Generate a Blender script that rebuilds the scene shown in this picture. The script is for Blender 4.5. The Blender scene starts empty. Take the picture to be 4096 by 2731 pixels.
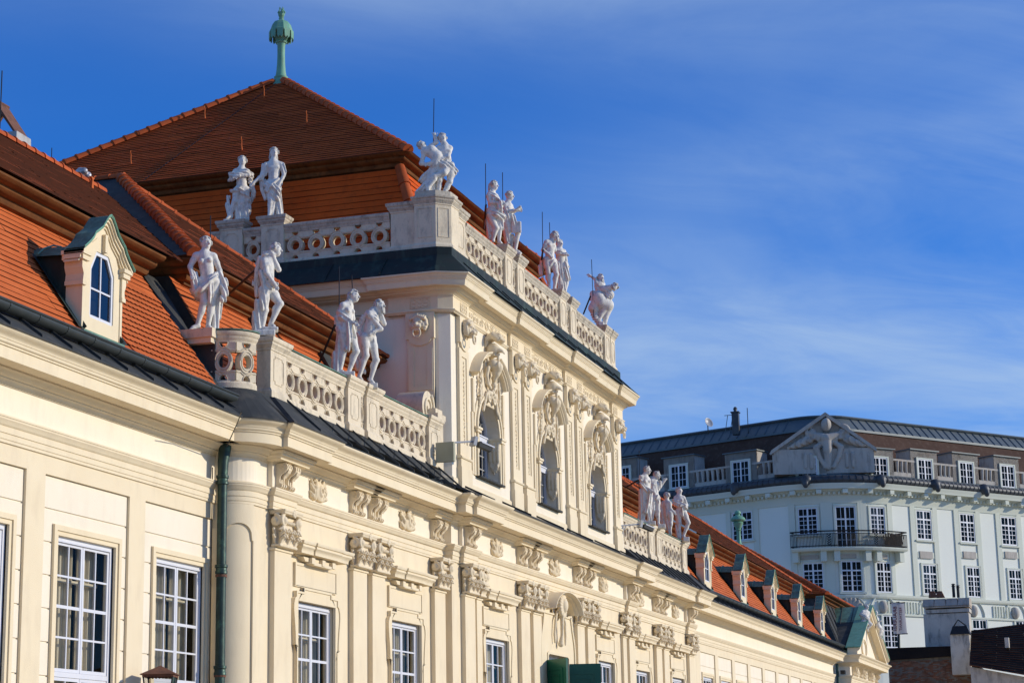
import bpy, math, random
import numpy as np
from mathutils import Vector, Matrix
random.seed(7); np.random.seed(7)
R = math.radians
SC = bpy.context.scene
COL = SC.collection

# ------------------------------------------------------------------ camera
CAM_F, CX, CY = 7920.0, 2048.0, 1365.5          # focal length and centre in photo pixels (4096 x 2731)
YAW, PITCH, ROLL = R(17.549), R(12.730), R(-1.1124)
EYE = np.array([0.0, 0.0, 1.6])
fw = np.array([math.cos(PITCH)*math.cos(YAW), math.cos(PITCH)*math.sin(YAW), math.sin(PITCH)])
rt = np.array([math.sin(YAW), -math.cos(YAW), 0.0]); up = np.cross(rt, fw)
r2 = rt*math.cos(ROLL)+up*math.sin(ROLL); u2 = -rt*math.sin(ROLL)+up*math.cos(ROLL)
CR = np.stack([r2, u2, -fw], 1)
cam_d = bpy.data.cameras.new('camera'); cam_d.sensor_width = 36.0; cam_d.lens = CAM_F/4096*36.0
cam_d.clip_start = 0.1; cam_d.clip_end = 6000
cam = bpy.data.objects.new('camera', cam_d); COL.objects.link(cam)
M = Matrix.Identity(4)
for i in range(3):
    for j in range(3): M[i][j] = CR[i, j]
    M[i][3] = EYE[i]
cam.matrix_world = M
SC.camera = cam

# ------------------------------------------------------------------ light
SUN_AZ, SUN_EL = R(20), R(18)                    # azimuth measured from -Y (facade normal) towards +X
world = bpy.data.worlds.new('World'); SC.world = world; world.use_nodes = True
nt = world.node_tree; nt.nodes.clear()
out = nt.nodes.new('ShaderNodeOutputWorld'); bg = nt.nodes.new('ShaderNodeBackground')
sky = nt.nodes.new('ShaderNodeTexSky'); sky.sky_type = 'NISHITA'; sky.sun_disc = False
sky.sun_elevation = SUN_EL; sky.sun_rotation = math.pi-SUN_AZ
sky.altitude = 200; sky.air_density = 1.0; sky.dust_density = 0.3; sky.ozone_density = 3.0
tint = nt.nodes.new('ShaderNodeMix'); tint.data_type = 'RGBA'; tint.blend_type = 'MULTIPLY'
tint.inputs[0].default_value = 1.0; tint.inputs[7].default_value = (0.17, 0.63, 1.36, 1)
tc = nt.nodes.new('ShaderNodeTexCoord')
# thin cirrus: noise on the direction projected on a high layer (x/z, y/z), so streaks run on over the whole sky
sep = nt.nodes.new('ShaderNodeSeparateXYZ'); nt.links.new(tc.outputs['Generated'], sep.inputs[0])
mx = nt.nodes.new('ShaderNodeMath'); mx.operation = 'ADD'; mx.inputs[1].default_value = 0.12
nt.links.new(sep.outputs['Z'], mx.inputs[0])
mxm = nt.nodes.new('ShaderNodeMath'); mxm.operation = 'MAXIMUM'; mxm.inputs[1].default_value = 0.05
nt.links.new(mx.outputs[0], mxm.inputs[0])
dx = nt.nodes.new('ShaderNodeMath'); dx.operation = 'DIVIDE'
dy = nt.nodes.new('ShaderNodeMath'); dy.operation = 'DIVIDE'
nt.links.new(sep.outputs['X'], dx.inputs[0]); nt.links.new(mxm.outputs[0], dx.inputs[1])
nt.links.new(sep.outputs['Y'], dy.inputs[0]); nt.links.new(mxm.outputs[0], dy.inputs[1])
cmb = nt.nodes.new('ShaderNodeCombineXYZ')
nt.links.new(dx.outputs[0], cmb.inputs[0]); nt.links.new(dy.outputs[0], cmb.inputs[1])
def cloud_noise(scale, rot, sx, sy, detail, rough, loc=(0, 0, 0), dist=0.0):
    m0 = nt.nodes.new('ShaderNodeMapping'); m0.inputs['Rotation'].default_value = (0, 0, rot)
    nt.links.new(cmb.outputs[0], m0.inputs[0])
    mp = nt.nodes.new('ShaderNodeMapping')
    mp.inputs['Scale'].default_value = (sx, sy, 1); mp.inputs['Location'].default_value = loc
    nt.links.new(m0.outputs[0], mp.inputs[0])
    nz = nt.nodes.new('ShaderNodeTexNoise'); nz.inputs['Scale'].default_value = scale
    nz.inputs['Detail'].default_value = detail; nz.inputs['Roughness'].default_value = rough
    nz.inputs['Distortion'].default_value = dist
    nt.links.new(mp.outputs[0], nz.inputs['Vector']); return nz
def ramp(src, a, b):
    r = nt.nodes.new('ShaderNodeMapRange'); r.interpolation_type = 'SMOOTHSTEP'
    r.inputs[1].default_value = a; r.inputs[2].default_value = b
    nt.links.new(src, r.inputs[0]); return r.outputs[0]
def mth(op, a, b):
    m = nt.nodes.new('ShaderNodeMath'); m.operation = op
    for i, q in enumerate((a, b)):
        if isinstance(q, (int, float)): m.inputs[i].default_value = q
        else: nt.links.new(q, m.inputs[i])
    return m.outputs[0]
CLOUD = dict(big_loc=(1.75, 4.95, 0))
n_big = cloud_noise(0.50, R(-38), 1.0, 0.75, 2, 0.5, CLOUD['big_loc'], 0.3)
n_mid = cloud_noise(1.3, R(-42), 1.0, 0.55, 6, 0.55, (0.4, 2.2, 0), 0.8)
n_fine = cloud_noise(4.2, R(-40), 1.1, 0.50, 8, 0.62, (1.0, 0.3, 0), 0.9)
veil = ramp(n_big.outputs['Fac'], 0.40, 0.60)
mid = ramp(n_mid.outputs['Fac'], 0.22, 0.66)
fin = ramp(n_fine.outputs['Fac'], 0.28, 0.75)
cl = mth('MULTIPLY', veil, mth('ADD', mth('MULTIPLY', mid, 0.62), mth('MULTIPLY', fin, 0.38)))
cl = mth('MULTIPLY', cl, 0.80)
cmix = nt.nodes.new('ShaderNodeMix'); cmix.data_type = 'RGBA'; cmix.blend_type = 'MIX'
cmix.inputs[7].default_value = (3.3, 4.5, 6.2, 1)
nt.links.new(cl, cmix.inputs[0])
nt.links.new(sky.outputs[0], tint.inputs[6]); nt.links.new(tint.outputs[2], cmix.inputs[6])
nt.links.new(cmix.outputs[2], bg.inputs[0]); bg.inputs[1].default_value = 0.13
nt.links.new(bg.outputs[0], out.inputs[0])

sun_d = bpy.data.lights.new('sun', 'SUN'); sun_d.energy = 3.55; sun_d.angle = R(0.53); sun_d.color = (1.0, 0.90, 0.74)
sun = bpy.data.objects.new('sun', sun_d); COL.objects.link(sun)
sdir = Vector((math.sin(SUN_AZ)*math.cos(SUN_EL), -math.cos(SUN_AZ)*math.cos(SUN_EL), math.sin(SUN_EL)))
sun.rotation_euler = sdir.to_track_quat('Z', 'Y').to_euler(); sun.location = (20, -40, 40)
vs = SC.view_settings; vs.view_transform = 'Standard'; vs.look = 'None'; vs.exposure = 0.0; vs.gamma = 1.0
vs.use_curve_mapping = False

# ------------------------------------------------------------------ photo pixel -> ray helpers (direction only; distance from what it touches)
def ray(px, py):
    a = np.array([px-CX, -(py-CY), -CAM_F]); return CR @ (a/np.linalg.norm(a))
def on_y(px, py, y): r = ray(px, py); return EYE+r*((y-EYE[1])/r[1])
def on_x(px, py, x): r = ray(px, py); return EYE+r*((x-EYE[0])/r[0])
def on_z(px, py, z): r = ray(px, py); return EYE+r*((z-EYE[2])/r[2])

# ------------------------------------------------------------------ materials
MATS = {}
def mat(name, c1, c2=None, scale=3.0, rough=0.75, bump=0.0, bscale=40.0, metal=0.0, stain=None, stain_amt=0.0,
        stain_scale=(1.2, 1.2, 0.35), spec=0.4, c3=None, c3_scale=18.0, c3_amt=0.25, rnd=0.0):
    m = bpy.data.materials.new(name); m.use_nodes = True; t = m.node_tree
    b = t.nodes['Principled BSDF']; b.inputs['Roughness'].default_value = rough; b.inputs['Metallic'].default_value = metal
    b.inputs['Specular IOR Level'].default_value = spec
    geo = t.nodes.new('ShaderNodeNewGeometry')
    def noise(sc, det=4, vec=None, ro=0.55):
        n = t.nodes.new('ShaderNodeTexNoise'); n.inputs['Scale'].default_value = sc; n.inputs['Detail'].default_value = det
        n.inputs['Roughness'].default_value = ro
        t.links.new(vec or geo.outputs['Position'], n.inputs['Vector']); return n
    def mix(fac, a, bcol, bt='MIX'):
        q = t.nodes.new('ShaderNodeMix'); q.data_type = 'RGBA'; q.blend_type = bt
        if isinstance(fac, (int, float)): q.inputs[0].default_value = fac
        else: t.links.new(fac, q.inputs[0])
        for idx, v in ((6, a), (7, bcol)):
            if isinstance(v, tuple): q.inputs[idx].default_value = (*v[:3], 1)
            else: t.links.new(v, q.inputs[idx])
        return q.outputs[2]
    def rmp(src, a, b_):
        r = t.nodes.new('ShaderNodeMapRange'); r.inputs[1].default_value = a; r.inputs[2].default_value = b_
        t.links.new(src, r.inputs[0]); return r.outputs[0]
    col = c1
    if c2: col = mix(rmp(noise(scale).outputs['Fac'], 0.33, 0.67), c1, c2)
    if c3:
        f = rmp(noise(c3_scale, 6, ro=0.7).outputs['Fac'], 0.5, 0.75)
        mm = t.nodes.new('ShaderNodeMath'); mm.operation = 'MULTIPLY'; mm.inputs[1].default_value = c3_amt
        t.links.new(f, mm.inputs[0]); col = mix(mm.outputs[0], col, c3)
    if stain:
        mp = t.nodes.new('ShaderNodeMapping'); mp.inputs['Scale'].default_value = stain_scale
        t.links.new(geo.outputs['Position'], mp.inputs[0])
        f = rmp(noise(2.2, 6, mp.outputs[0], 0.65).outputs['Fac'], 0.5, 0.72)
        mm = t.nodes.new('ShaderNodeMath'); mm.operation = 'MULTIPLY'; mm.inputs[1].default_value = stain_amt
        t.links.new(f, mm.inputs[0]); col = mix(mm.outputs[0], col, stain)
    if rnd:
        oi = t.nodes.new('ShaderNodeObjectInfo'); hs = t.nodes.new('ShaderNodeHueSaturation')
        mr = t.nodes.new('ShaderNodeMapRange'); mr.inputs[3].default_value = 1-rnd; mr.inputs[4].default_value = 1+rnd
        t.links.new(oi.outputs['Random'], mr.inputs[0]); t.links.new(mr.outputs[0], hs.inputs['Value'])
        if isinstance(col, tuple): hs.inputs['Color'].default_value = (*col[:3], 1)
        else: t.links.new(col, hs.inputs['Color'])
        col = hs.outputs[0]
    if isinstance(col, tuple): b.inputs['Base Color'].default_value = (*col[:3], 1)
    else: t.links.new(col, b.inputs['Base Color'])
    if bump:
        bp = t.nodes.new('ShaderNodeBump'); bp.inputs['Strength'].default_value = bump; bp.inputs['Distance'].default_value = 0.02
        t.links.new(noise(bscale, 5).outputs['Fac'], bp.inputs['Height']); t.links.new(bp.outputs[0], b.inputs['Normal'])
    MATS[name] = m; return m
mat('stucco', (0.77, 0.645, 0.435), (0.80, 0.68, 0.47), 0.8, 0.85, 0.25, 55, stain=(0.45, 0.36, 0.25), stain_amt=0.22)
mat('stucco_panel', (0.83, 0.735, 0.565), (0.85, 0.76, 0.60), 0.9, 0.85, 0.25, 55, stain=(0.5, 0.42, 0.31), stain_amt=0.18)
mat('stucco_frame', (0.77, 0.64, 0.42), (0.80, 0.675, 0.455), 1.2, 0.8, 0.2, 60, stain=(0.4, 0.33, 0.22), stain_amt=0.15)
mat('ornament', (0.73, 0.61, 0.415), (0.78, 0.66, 0.46), 2.5, 0.8, 0.3, 45, stain=(0.40, 0.33, 0.24), stain_amt=0.3, stain_scale=(3, 3, 1.5))
mat('balustrade_stone', (0.70, 0.59, 0.42), (0.75, 0.64, 0.46), 1.8, 0.85, 0.4, 40, stain=(0.22, 0.19, 0.15), stain_amt=0.5, stain_scale=(2, 2, 0.9), c3=(0.28, 0.25, 0.2), c3_amt=0.3)
mat('coping_stone', (0.50, 0.44, 0.34), (0.62, 0.54, 0.42), 3, 0.9, 0.5, 35, stain=(0.13, 0.12, 0.10), stain_amt=0.75, stain_scale=(2.5, 2.5, 2.5), c3=(0.12, 0.11, 0.09), c3_amt=0.5)
mat('statue_stone', (0.76, 0.72, 0.64), (0.82, 0.78, 0.70), 3.0, 0.8, 0.45, 50, stain=(0.20, 0.19, 0.17), stain_amt=0.6, stain_scale=(3.5, 3.5, 2.0), c3=(0.25, 0.24, 0.22), c3_scale=14, c3_amt=0.35)
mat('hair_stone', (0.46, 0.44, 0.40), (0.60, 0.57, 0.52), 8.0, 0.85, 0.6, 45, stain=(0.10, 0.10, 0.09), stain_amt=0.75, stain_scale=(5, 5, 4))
mat('tile_red', (0.52, 0.118, 0.032), (0.60, 0.15, 0.045), 1.5, 0.7, 0.25, 60, c3=(0.33, 0.08, 0.03), c3_scale=5, c3_amt=0.35, rnd=0.10, spec=0.08)
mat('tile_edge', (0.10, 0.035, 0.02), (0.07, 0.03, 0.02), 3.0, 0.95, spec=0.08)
mat('tile_deep', (0.60, 0.085, 0.012), (0.66, 0.105, 0.016), 1.1, 0.75, 0.3, 60, c3=(0.16, 0.04, 0.015), c3_scale=4, c3_amt=0.5, spec=0.08)
mat('tile_old', (0.36, 0.075, 0.02), (0.27, 0.058, 0.018), 1.3, 0.85, 0.4, 50, c3=(0.12, 0.05, 0.028), c3_scale=3, c3_amt=0.7, stain=(0.42, 0.13, 0.04), stain_amt=0.5, stain_scale=(0.5, 1.5, 1.5), spec=0.08)
mat('ridge_tile', (0.50, 0.11, 0.033), (0.40, 0.085, 0.027), 3, 0.7, 0.3, 50, c3=(0.2, 0.06, 0.03), c3_amt=0.5, rnd=0.15, spec=0.08)
mat('eave_wood', (0.13, 0.05, 0.017), (0.21, 0.085, 0.028), 2.0, 0.7, 0.4, 30, stain=(0.06, 0.03, 0.015), stain_amt=0.8, stain_scale=(0.4, 3, 3), spec=0.08)
mat('sheet_dark', (0.040, 0.043, 0.044), (0.055, 0.058, 0.058), 2.0, 0.75, 0.1, 20, metal=0.0, spec=0.15, stain=(0.14, 0.125, 0.10), stain_amt=0.5, stain_scale=(1, 1, 1))
mat('sheet_green', (0.022, 0.036, 0.033), (0.03, 0.034, 0.032), 2.0, 0.6, 0.1, 20, metal=0.0, spec=0.15, stain=(0.09, 0.16, 0.12), stain_amt=0.4)
mat('gutter_metal', (0.028, 0.034, 0.032), (0.04, 0.045, 0.042), 3.0, 0.5, 0.0, metal=0.0)
mat('copper_green', (0.13, 0.27, 0.19), (0.07, 0.145, 0.11), 2.2, 0.65, 0.2, 30, c3=(0.25, 0.42, 0.31), c3_scale=6, c3_amt=0.7, stain=(0.05, 0.055, 0.045), stain_amt=0.6, stain_scale=(2, 2, 1))
mat('verdigris', (0.17, 0.40, 0.27), (0.12, 0.30, 0.20), 3.0, 0.6, 0.2, 40, stain=(0.30, 0.17, 0.08), stain_amt=0.35, stain_scale=(4, 4, 1))
mat('pipe_metal', (0.028, 0.045, 0.038), (0.035, 0.06, 0.05), 5.0, 0.45, 0.1, 30, metal=0.5, c3=(0.10, 0.22, 0.15), c3_scale=6, c3_amt=0.6)
mat('window_paint', (0.66, 0.665, 0.70), (0.70, 0.70, 0.72), 5, 0.45, 0.05, 60)
mat('lead_bar', (0.34, 0.32, 0.28), (0.46, 0.44, 0.40), 6, 0.55)
mat('curtain', (0.62, 0.55, 0.40), (0.70, 0.63, 0.48), 2, 0.95)
mat('interior_wall', (0.20, 0.15, 0.08), (0.16, 0.12, 0.07), 1.0, 0.95)
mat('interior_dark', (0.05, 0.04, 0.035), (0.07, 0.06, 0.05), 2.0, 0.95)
mat('blind_pale', (0.62, 0.60, 0.56), (0.70, 0.68, 0.64), 2.0, 0.9)
mat('shutter_green', (0.008, 0.085, 0.05), (0.012, 0.105, 0.062), 2.0, 0.35, 0.08, 25, spec=0.5)
mat('rust', (0.13, 0.055, 0.035), (0.20, 0.085, 0.05), 7, 0.85, 0.5, 40, c3=(0.07, 0.045, 0.035), c3_scale=10, c3_amt=0.6)
mat('iron', (0.015, 0.016, 0.018), (0.022, 0.023, 0.026), 5, 0.5, metal=0.4)
mat('chimney_render', (0.50, 0.48, 0.46), (0.40, 0.39, 0.38), 2.0, 0.9, 0.6, 25, stain=(0.18, 0.17, 0.16), stain_amt=0.6)
mat('old_render', (0.60, 0.55, 0.47), (0.48, 0.44, 0.38), 0.8, 0.95, 0.8, 8, stain=(0.10, 0.09, 0.08), stain_amt=0.8, c3=(0.24, 0.17, 0.12), c3_scale=1.5, c3_amt=0.4)
mat('stone_block', (0.50, 0.43, 0.34), (0.36, 0.31, 0.26), 1.2, 0.95, 0.7, 10, stain=(0.10, 0.09, 0.07), stain_amt=0.6, c3=(0.40, 0.20, 0.06), c3_scale=1.6, c3_amt=0.35)
mat('brick', (0.24, 0.095, 0.05), (0.17, 0.075, 0.045), 1.5, 0.95, 0.5, 20, stain=(0.22, 0.20, 0.17), stain_amt=0.8, stain_scale=(0.7, 0.7, 0.9), rnd=0.3)
mat('mortar', (0.22, 0.19, 0.155), (0.15, 0.13, 0.11), 0.7, 0.95, 0.6, 12, stain=(0.06, 0.05, 0.04), stain_amt=0.7)
mat('dark_roof', (0.016, 0.013, 0.012), (0.024, 0.019, 0.017), 0.6, 0.95, 0.4, 5, spec=0.1)
mat('bg_wall', (0.60, 0.625, 0.52), (0.64, 0.66, 0.56), 0.25, 0.9, 0.2, 6)
mat('bg_wall_pale', (0.74, 0.755, 0.67), (0.77, 0.785, 0.70), 0.25, 0.9, 0.2, 6)
mat('bg_stone', (0.50, 0.46, 0.40), (0.42, 0.385, 0.335), 0.5, 0.9, 0.4, 5, stain=(0.17, 0.145, 0.12), stain_amt=0.6, c3=(0.40, 0.23, 0.12), c3_scale=0.6, c3_amt=0.35)
mat('bg_tile', (0.060, 0.028, 0.017), (0.08, 0.04, 0.025), 0.5, 0.95, 0.3, 6, c3=(0.17, 0.12, 0.09), c3_scale=2.5, c3_amt=0.4)
mat('bg_metal', (0.10, 0.125, 0.135), (0.135, 0.155, 0.16), 0.6, 0.5, 0.1, 5, metal=0.2)
mat('bg_lead', (0.045, 0.05, 0.058), (0.075, 0.08, 0.085), 1.5, 0.5, metal=0.3)
mat('bg_window', (0.68, 0.70, 0.74), (0.72, 0.73, 0.76), 1, 0.5)
mat('banner_ink', (0.22, 0.03, 0.05), (0.25, 0.04, 0.06), 2, 0.9)
mat('grey_plastic', (0.35, 0.36, 0.38), None, rough=0.4)
mat('box_olive', (0.34, 0.33, 0.22), (0.38, 0.37, 0.26), 3, 0.6)
mat('reed', (0.22, 0.085, 0.03), (0.12, 0.06, 0.03), 6, 0.9)
mat('ground_gravel', (0.42, 0.34, 0.235), (0.48, 0.39, 0.275), 0.3, 0.95, 0.5, 12)
mat('foil', (0.55, 0.53, 0.54), (0.35, 0.33, 0.34), 9, 0.35, 0.8, 14, metal=0.4)
def glass(name, tint_c, alpha, rough=0.02):
    m = bpy.data.materials.new(name); m.use_nodes = True; t = m.node_tree; t.nodes.clear()
    o = t.nodes.new('ShaderNodeOutputMaterial'); g = t.nodes.new('ShaderNodeBsdfGlossy'); g.inputs['Roughness'].default_value = rough
    tr = t.nodes.new('ShaderNodeBsdfTransparent'); tr.inputs[0].default_value = (*tint_c, 1)
    lw = t.nodes.new('ShaderNodeLayerWeight'); lw.inputs[0].default_value = alpha
    mxs = t.nodes.new('ShaderNodeMixShader'); t.links.new(lw.outputs['Fresnel'], mxs.inputs[0])
    nz = t.nodes.new('ShaderNodeTexNoise'); nz.inputs['Scale'].default_value = 1.3; bp = t.nodes.new('ShaderNodeBump')
    gp = t.nodes.new('ShaderNodeNewGeometry'); t.links.new(gp.outputs['Position'], nz.inputs['Vector'])
    bp.inputs['Strength'].default_value = 0.03; t.links.new(nz.outputs['Fac'], bp.inputs['Height']); t.links.new(bp.outputs[0], g.inputs['Normal'])
    t.links.new(tr.outputs[0], mxs.inputs[1]); t.links.new(g.outputs[0], mxs.inputs[2]); t.links.new(mxs.outputs[0], o.inputs[0])
    MATS[name] = m
glass('glass', (0.86, 0.86, 0.84), 0.12)
glass('glass_mirror', (0.30, 0.33, 0.36), 0.42)
glass('glass_far', (0.45, 0.47, 0.46), 0.16)
m_ = bpy.data.materials.new('banner_cloth'); m_.use_nodes = True; t_ = m_.node_tree; t_.nodes.clear()
o_ = t_.nodes.new('ShaderNodeOutputMaterial'); d1_ = t_.nodes.new('ShaderNodeBsdfDiffuse'); d2_ = t_.nodes.new('ShaderNodeBsdfTranslucent'); x_ = t_.nodes.new('ShaderNodeMixShader')
for q_ in (d1_, d2_): q_.inputs[0].default_value = (0.76, 0.69, 0.66, 1)
x_.inputs[0].default_value = 0.5; t_.links.new(d1_.outputs[0], x_.inputs[1]); t_.links.new(d2_.outputs[0], x_.inputs[2]); t_.links.new(x_.outputs[0], o_.inputs[0]); MATS['banner_cloth'] = m_

# ------------------------------------------------------------------ object helpers
def wloc(o):
    v = Vector((0, 0, 0))
    while o is not None: v += o.location; o = o.parent
    return v
def tag(o, label=None, cat=None, group=None, kind=None):
    if label: o['label'] = label
    if cat: o['category'] = cat
    if group: o['group'] = group
    if kind: o['kind'] = kind
    return o
def thing(name, loc, label, cat, group=None):
    o = bpy.data.objects.new(name, None); COL.objects.link(o); o.location = loc; o.empty_display_size = 0.2
    return tag(o, label, cat, group)
def link_mesh(name, me, material, parent=None, loc=None, rotz=0.0, scale=None):
    o = bpy.data.objects.new(name, me); COL.objects.link(o)
    if material and not me.materials: me.materials.append(MATS[material])
    if parent is not None: o.parent = parent
    if loc is not None: o.location = Vector(loc)-(wloc(parent) if parent is not None else Vector((0, 0, 0)))
    if rotz: o.rotation_euler = (0, 0, rotz)
    if scale: o.scale = scale
    return o
def np_mesh(name, V, F, smooth=None):
    me = bpy.data.meshes.new(name); V = np.asarray(V, dtype=np.float32)
    if isinstance(F, np.ndarray):
        n, k = F.shape
        me.vertices.add(len(V)); me.vertices.foreach_set('co', V.ravel())
        me.loops.add(n*k); me.loops.foreach_set('vertex_index', F.astype(np.int32).ravel())
        me.polygons.add(n); me.polygons.foreach_set('loop_start', np.arange(0, n*k, k, dtype=np.int32))
        me.update(calc_edges=True); me.validate()
    else:
        me.from_pydata(V.tolist(), [], F); me.update()
    if smooth is not None:
        me.polygons.foreach_set('use_smooth', np.ones(len(me.polygons), dtype=bool))
        if smooth < 3.1: me.set_sharp_from_angle(angle=smooth)
    return me
class MB:
    def __init__(s): s.v = []; s.f = []
    def add(s, V, F):
        b = len(s.v); s.v += [tuple(map(float, p)) for p in V]; s.f += [tuple(i+b for i in q) for q in F]; return s
    def box(s, x0, x1, y0, y1, z0, z1):
        return s.add([(x0,y0,z0),(x1,y0,z0),(x1,y1,z0),(x0,y1,z0),(x0,y0,z1),(x1,y0,z1),(x1,y1,z1),(x0,y1,z1)],
                     [(0,3,2,1),(4,5,6,7),(0,1,5,4),(1,2,6,5),(2,3,7,6),(3,0,4,7)])
    def quad(s, a, b, c, d): return s.add([a, b, c, d], [(0, 1, 2, 3)])
    def poly(s, P): return s.add(P, [tuple(range(len(P)))])
    def prism(s, P, Q):          # two matching polygons joined
        n = len(P); s.add(list(P)+list(Q), [tuple(range(n))[::-1], tuple(range(n, 2*n))]+[(i, (i+1) % n, n+(i+1) % n, n+i) for i in range(n)]); return s
    def extr_y(s, pts, y0, y1):  # polygon in (x,z) extruded along y
        return s.prism([(x, y1, z) for x, z in pts], [(x, y0, z) for x, z in pts])
    def extr_x(s, pts, x0, x1):  # polygon in (y,z) extruded along x
        return s.prism([(x0, y, z) for y, z in pts], [(x1, y, z) for y, z in pts])
    def ring_y(s, outer, inner, y0, y1):   # frame between two outlines with the same number of points, in (x,z)
        n = len(outer); V = []
        for P, y in ((outer, y0), (inner, y0), (outer, y1), (inner, y1)): V += [(x, y, z) for x, z in P]
        F = []
        for i in range(n):
            j = (i+1) % n
            F += [(i, j, n+j, n+i), (2*n+i, 3*n+i, 3*n+j, 2*n+j), (i, 2*n+i, 2*n+j, j), (n+i, n+j, 3*n+j, 3*n+i)]
        return s.add(V, F)
    def tube(s, pts, r, n=8, cap=True, r_end=None):
        P = [np.array(p, float) for p in pts]; m = len(P); rs = r if isinstance(r, (list, tuple)) else [r]*m
        V = []; prev = None
        for i, p in enumerate(P):
            d = P[min(i+1, m-1)]-P[max(i-1, 0)]; d /= np.linalg.norm(d)+1e-9
            if prev is None:
                a = np.array([0, 0, 1.0]) if abs(d[2]) < 0.9 else np.array([1.0, 0, 0]); u = np.cross(d, a)
            else: u = prev-d*(prev@d)
            u /= np.linalg.norm(u)+1e-9; w = np.cross(d, u); prev = u
            for k in range(n):
                t = 2*math.pi*k/n; V.append(p+rs[i]*(u*math.cos(t)+w*math.sin(t)))
        F = [(i*n+k, i*n+(k+1) % n, (i+1)*n+(k+1) % n, (i+1)*n+k) for i in range(m-1) for k in range(n)]
        if cap: F += [tuple(range(n))[::-1], tuple((m-1)*n+k for k in range(n))]
        return s.add(V, F)
    def lathe(s, prof, c, n=20, ang0=0.0):   # prof [(r,z)]
        V = []
        for r_, z in prof:
            for k in range(n):
                t = ang0+2*math.pi*k/n; V.append((c[0]+r_*math.cos(t), c[1]+r_*math.sin(t), c[2]+z))
        m = len(prof)
        F = [(i*n+k, i*n+(k+1) % n, (i+1)*n+(k+1) % n, (i+1)*n+k) for i in range(m-1) for k in range(n)]
        F += [tuple(range(n))[::-1], tuple((m-1)*n+k for k in range(n))]
        return s.add(V, F)
    def sweep(s, prof, path, closed_prof=False, caps=True):
        """prof: [(outward offset, z)]; path: [(x,y)]; outward is the right-hand side of travel"""
        P = [np.array(p, float) for p in path]; m = len(P); nrm = []
        for i in range(m-1):
            d = P[i+1]-P[i]; d /= np.linalg.norm(d); nrm.append(np.array([d[1], -d[0]]))
        mit = []
        for i in range(m):
            if i == 0: mit.append(nrm[0])
            elif i == m-1: mit.append(nrm[-1])
            else:
                a, b = nrm[i-1], nrm[i]; mit.append((a+b)/max(0.15, 1+a@b))
        k = len(prof); V = []
        for i in range(m):
            for o, z in prof: q = P[i]+mit[i]*o; V.append((q[0], q[1], z))
        F = []; kk = k if closed_prof else k-1
        for i in range(m-1):
            for j in range(kk):
                a = i*k+j; b = i*k+(j+1) % k; F.append((a, a+k, b+k, b))
        if caps: F += [tuple(range(k)), tuple(range((m-1)*k, m*k))[::-1]]
        return s.add(V, F)
    def wall(s, x0, x1, z0, z1, y, openings=(), depth=0.25):
        """flat wall facing -y with rectangular openings [(xa,xb,za,zb)] and reveals going back by depth"""
        xs = sorted({x0, x1}|{v for o in openings for v in o[:2]}); zs = sorted({z0, z1}|{v for o in openings for v in o[2:4]})
        for i in range(len(xs)-1):
            for j in range(len(zs)-1):
                cx_, cz_ = (xs[i]+xs[i+1])/2, (zs[j]+zs[j+1])/2
                if any(o[0] < cx_ < o[1] and o[2] < cz_ < o[3] for o in openings): continue
                s.quad((xs[i], y, zs[j]), (xs[i+1], y, zs[j]), (xs[i+1], y, zs[j+1]), (xs[i], y, zs[j+1]))
        for a, b, c, d in openings:
            s.quad((a,y,c),(a,y,d),(a,y+depth,d),(a,y+depth,c)); s.quad((b,y,c),(b,y+depth,c),(b,y+depth,d),(b,y,d))
            s.quad((a,y,d),(b,y,d),(b,y+depth,d),(a,y+depth,d)); s.quad((a,y,c),(a,y+depth,c),(b,y+depth,c),(b,y,c))
        return s
    def xf(s, fn): s.v = [tuple(fn(np.array(p))) for p in s.v]; return s
    def mesh(s, name, material=None, smooth=None, origin=(0, 0, 0)):
        V = np.array(s.v, dtype=np.float64)-np.array(origin, float); me = np_mesh(name, V, s.f, smooth)
        if material: me.materials.append(MATS[material])
        return me
    def build(s, name, material, parent=None, smooth=None, kind=None):
        o = bpy.data.objects.new(name, s.mesh(name, material, smooth, wloc(parent) if parent is not None else (0, 0, 0)))
        COL.objects.link(o)
        if parent is not None: o.parent = parent
        if kind: o['kind'] = kind
        if hasattr(s, 'edge') and s.edge.v:        # butt ends of the tile courses, in a darker brown
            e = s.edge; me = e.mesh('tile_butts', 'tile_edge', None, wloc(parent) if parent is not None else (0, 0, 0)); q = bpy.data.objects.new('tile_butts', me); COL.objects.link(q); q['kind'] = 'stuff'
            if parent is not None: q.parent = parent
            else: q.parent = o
        return o
SM = R(38)
def arc(cx_, cy_, r_, a0, a1, n):
    return [(cx_+r_*math.cos(R(a0+(a1-a0)*i/n)), cy_+r_*math.sin(R(a0+(a1-a0)*i/n))) for i in range(n+1)]
def copy_tree(o, parent=None, **kw):
    c = o.copy(); COL.objects.link(c); c.parent = parent
    for ch in list(o.children): copy_tree(ch, c)
    return c

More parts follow.
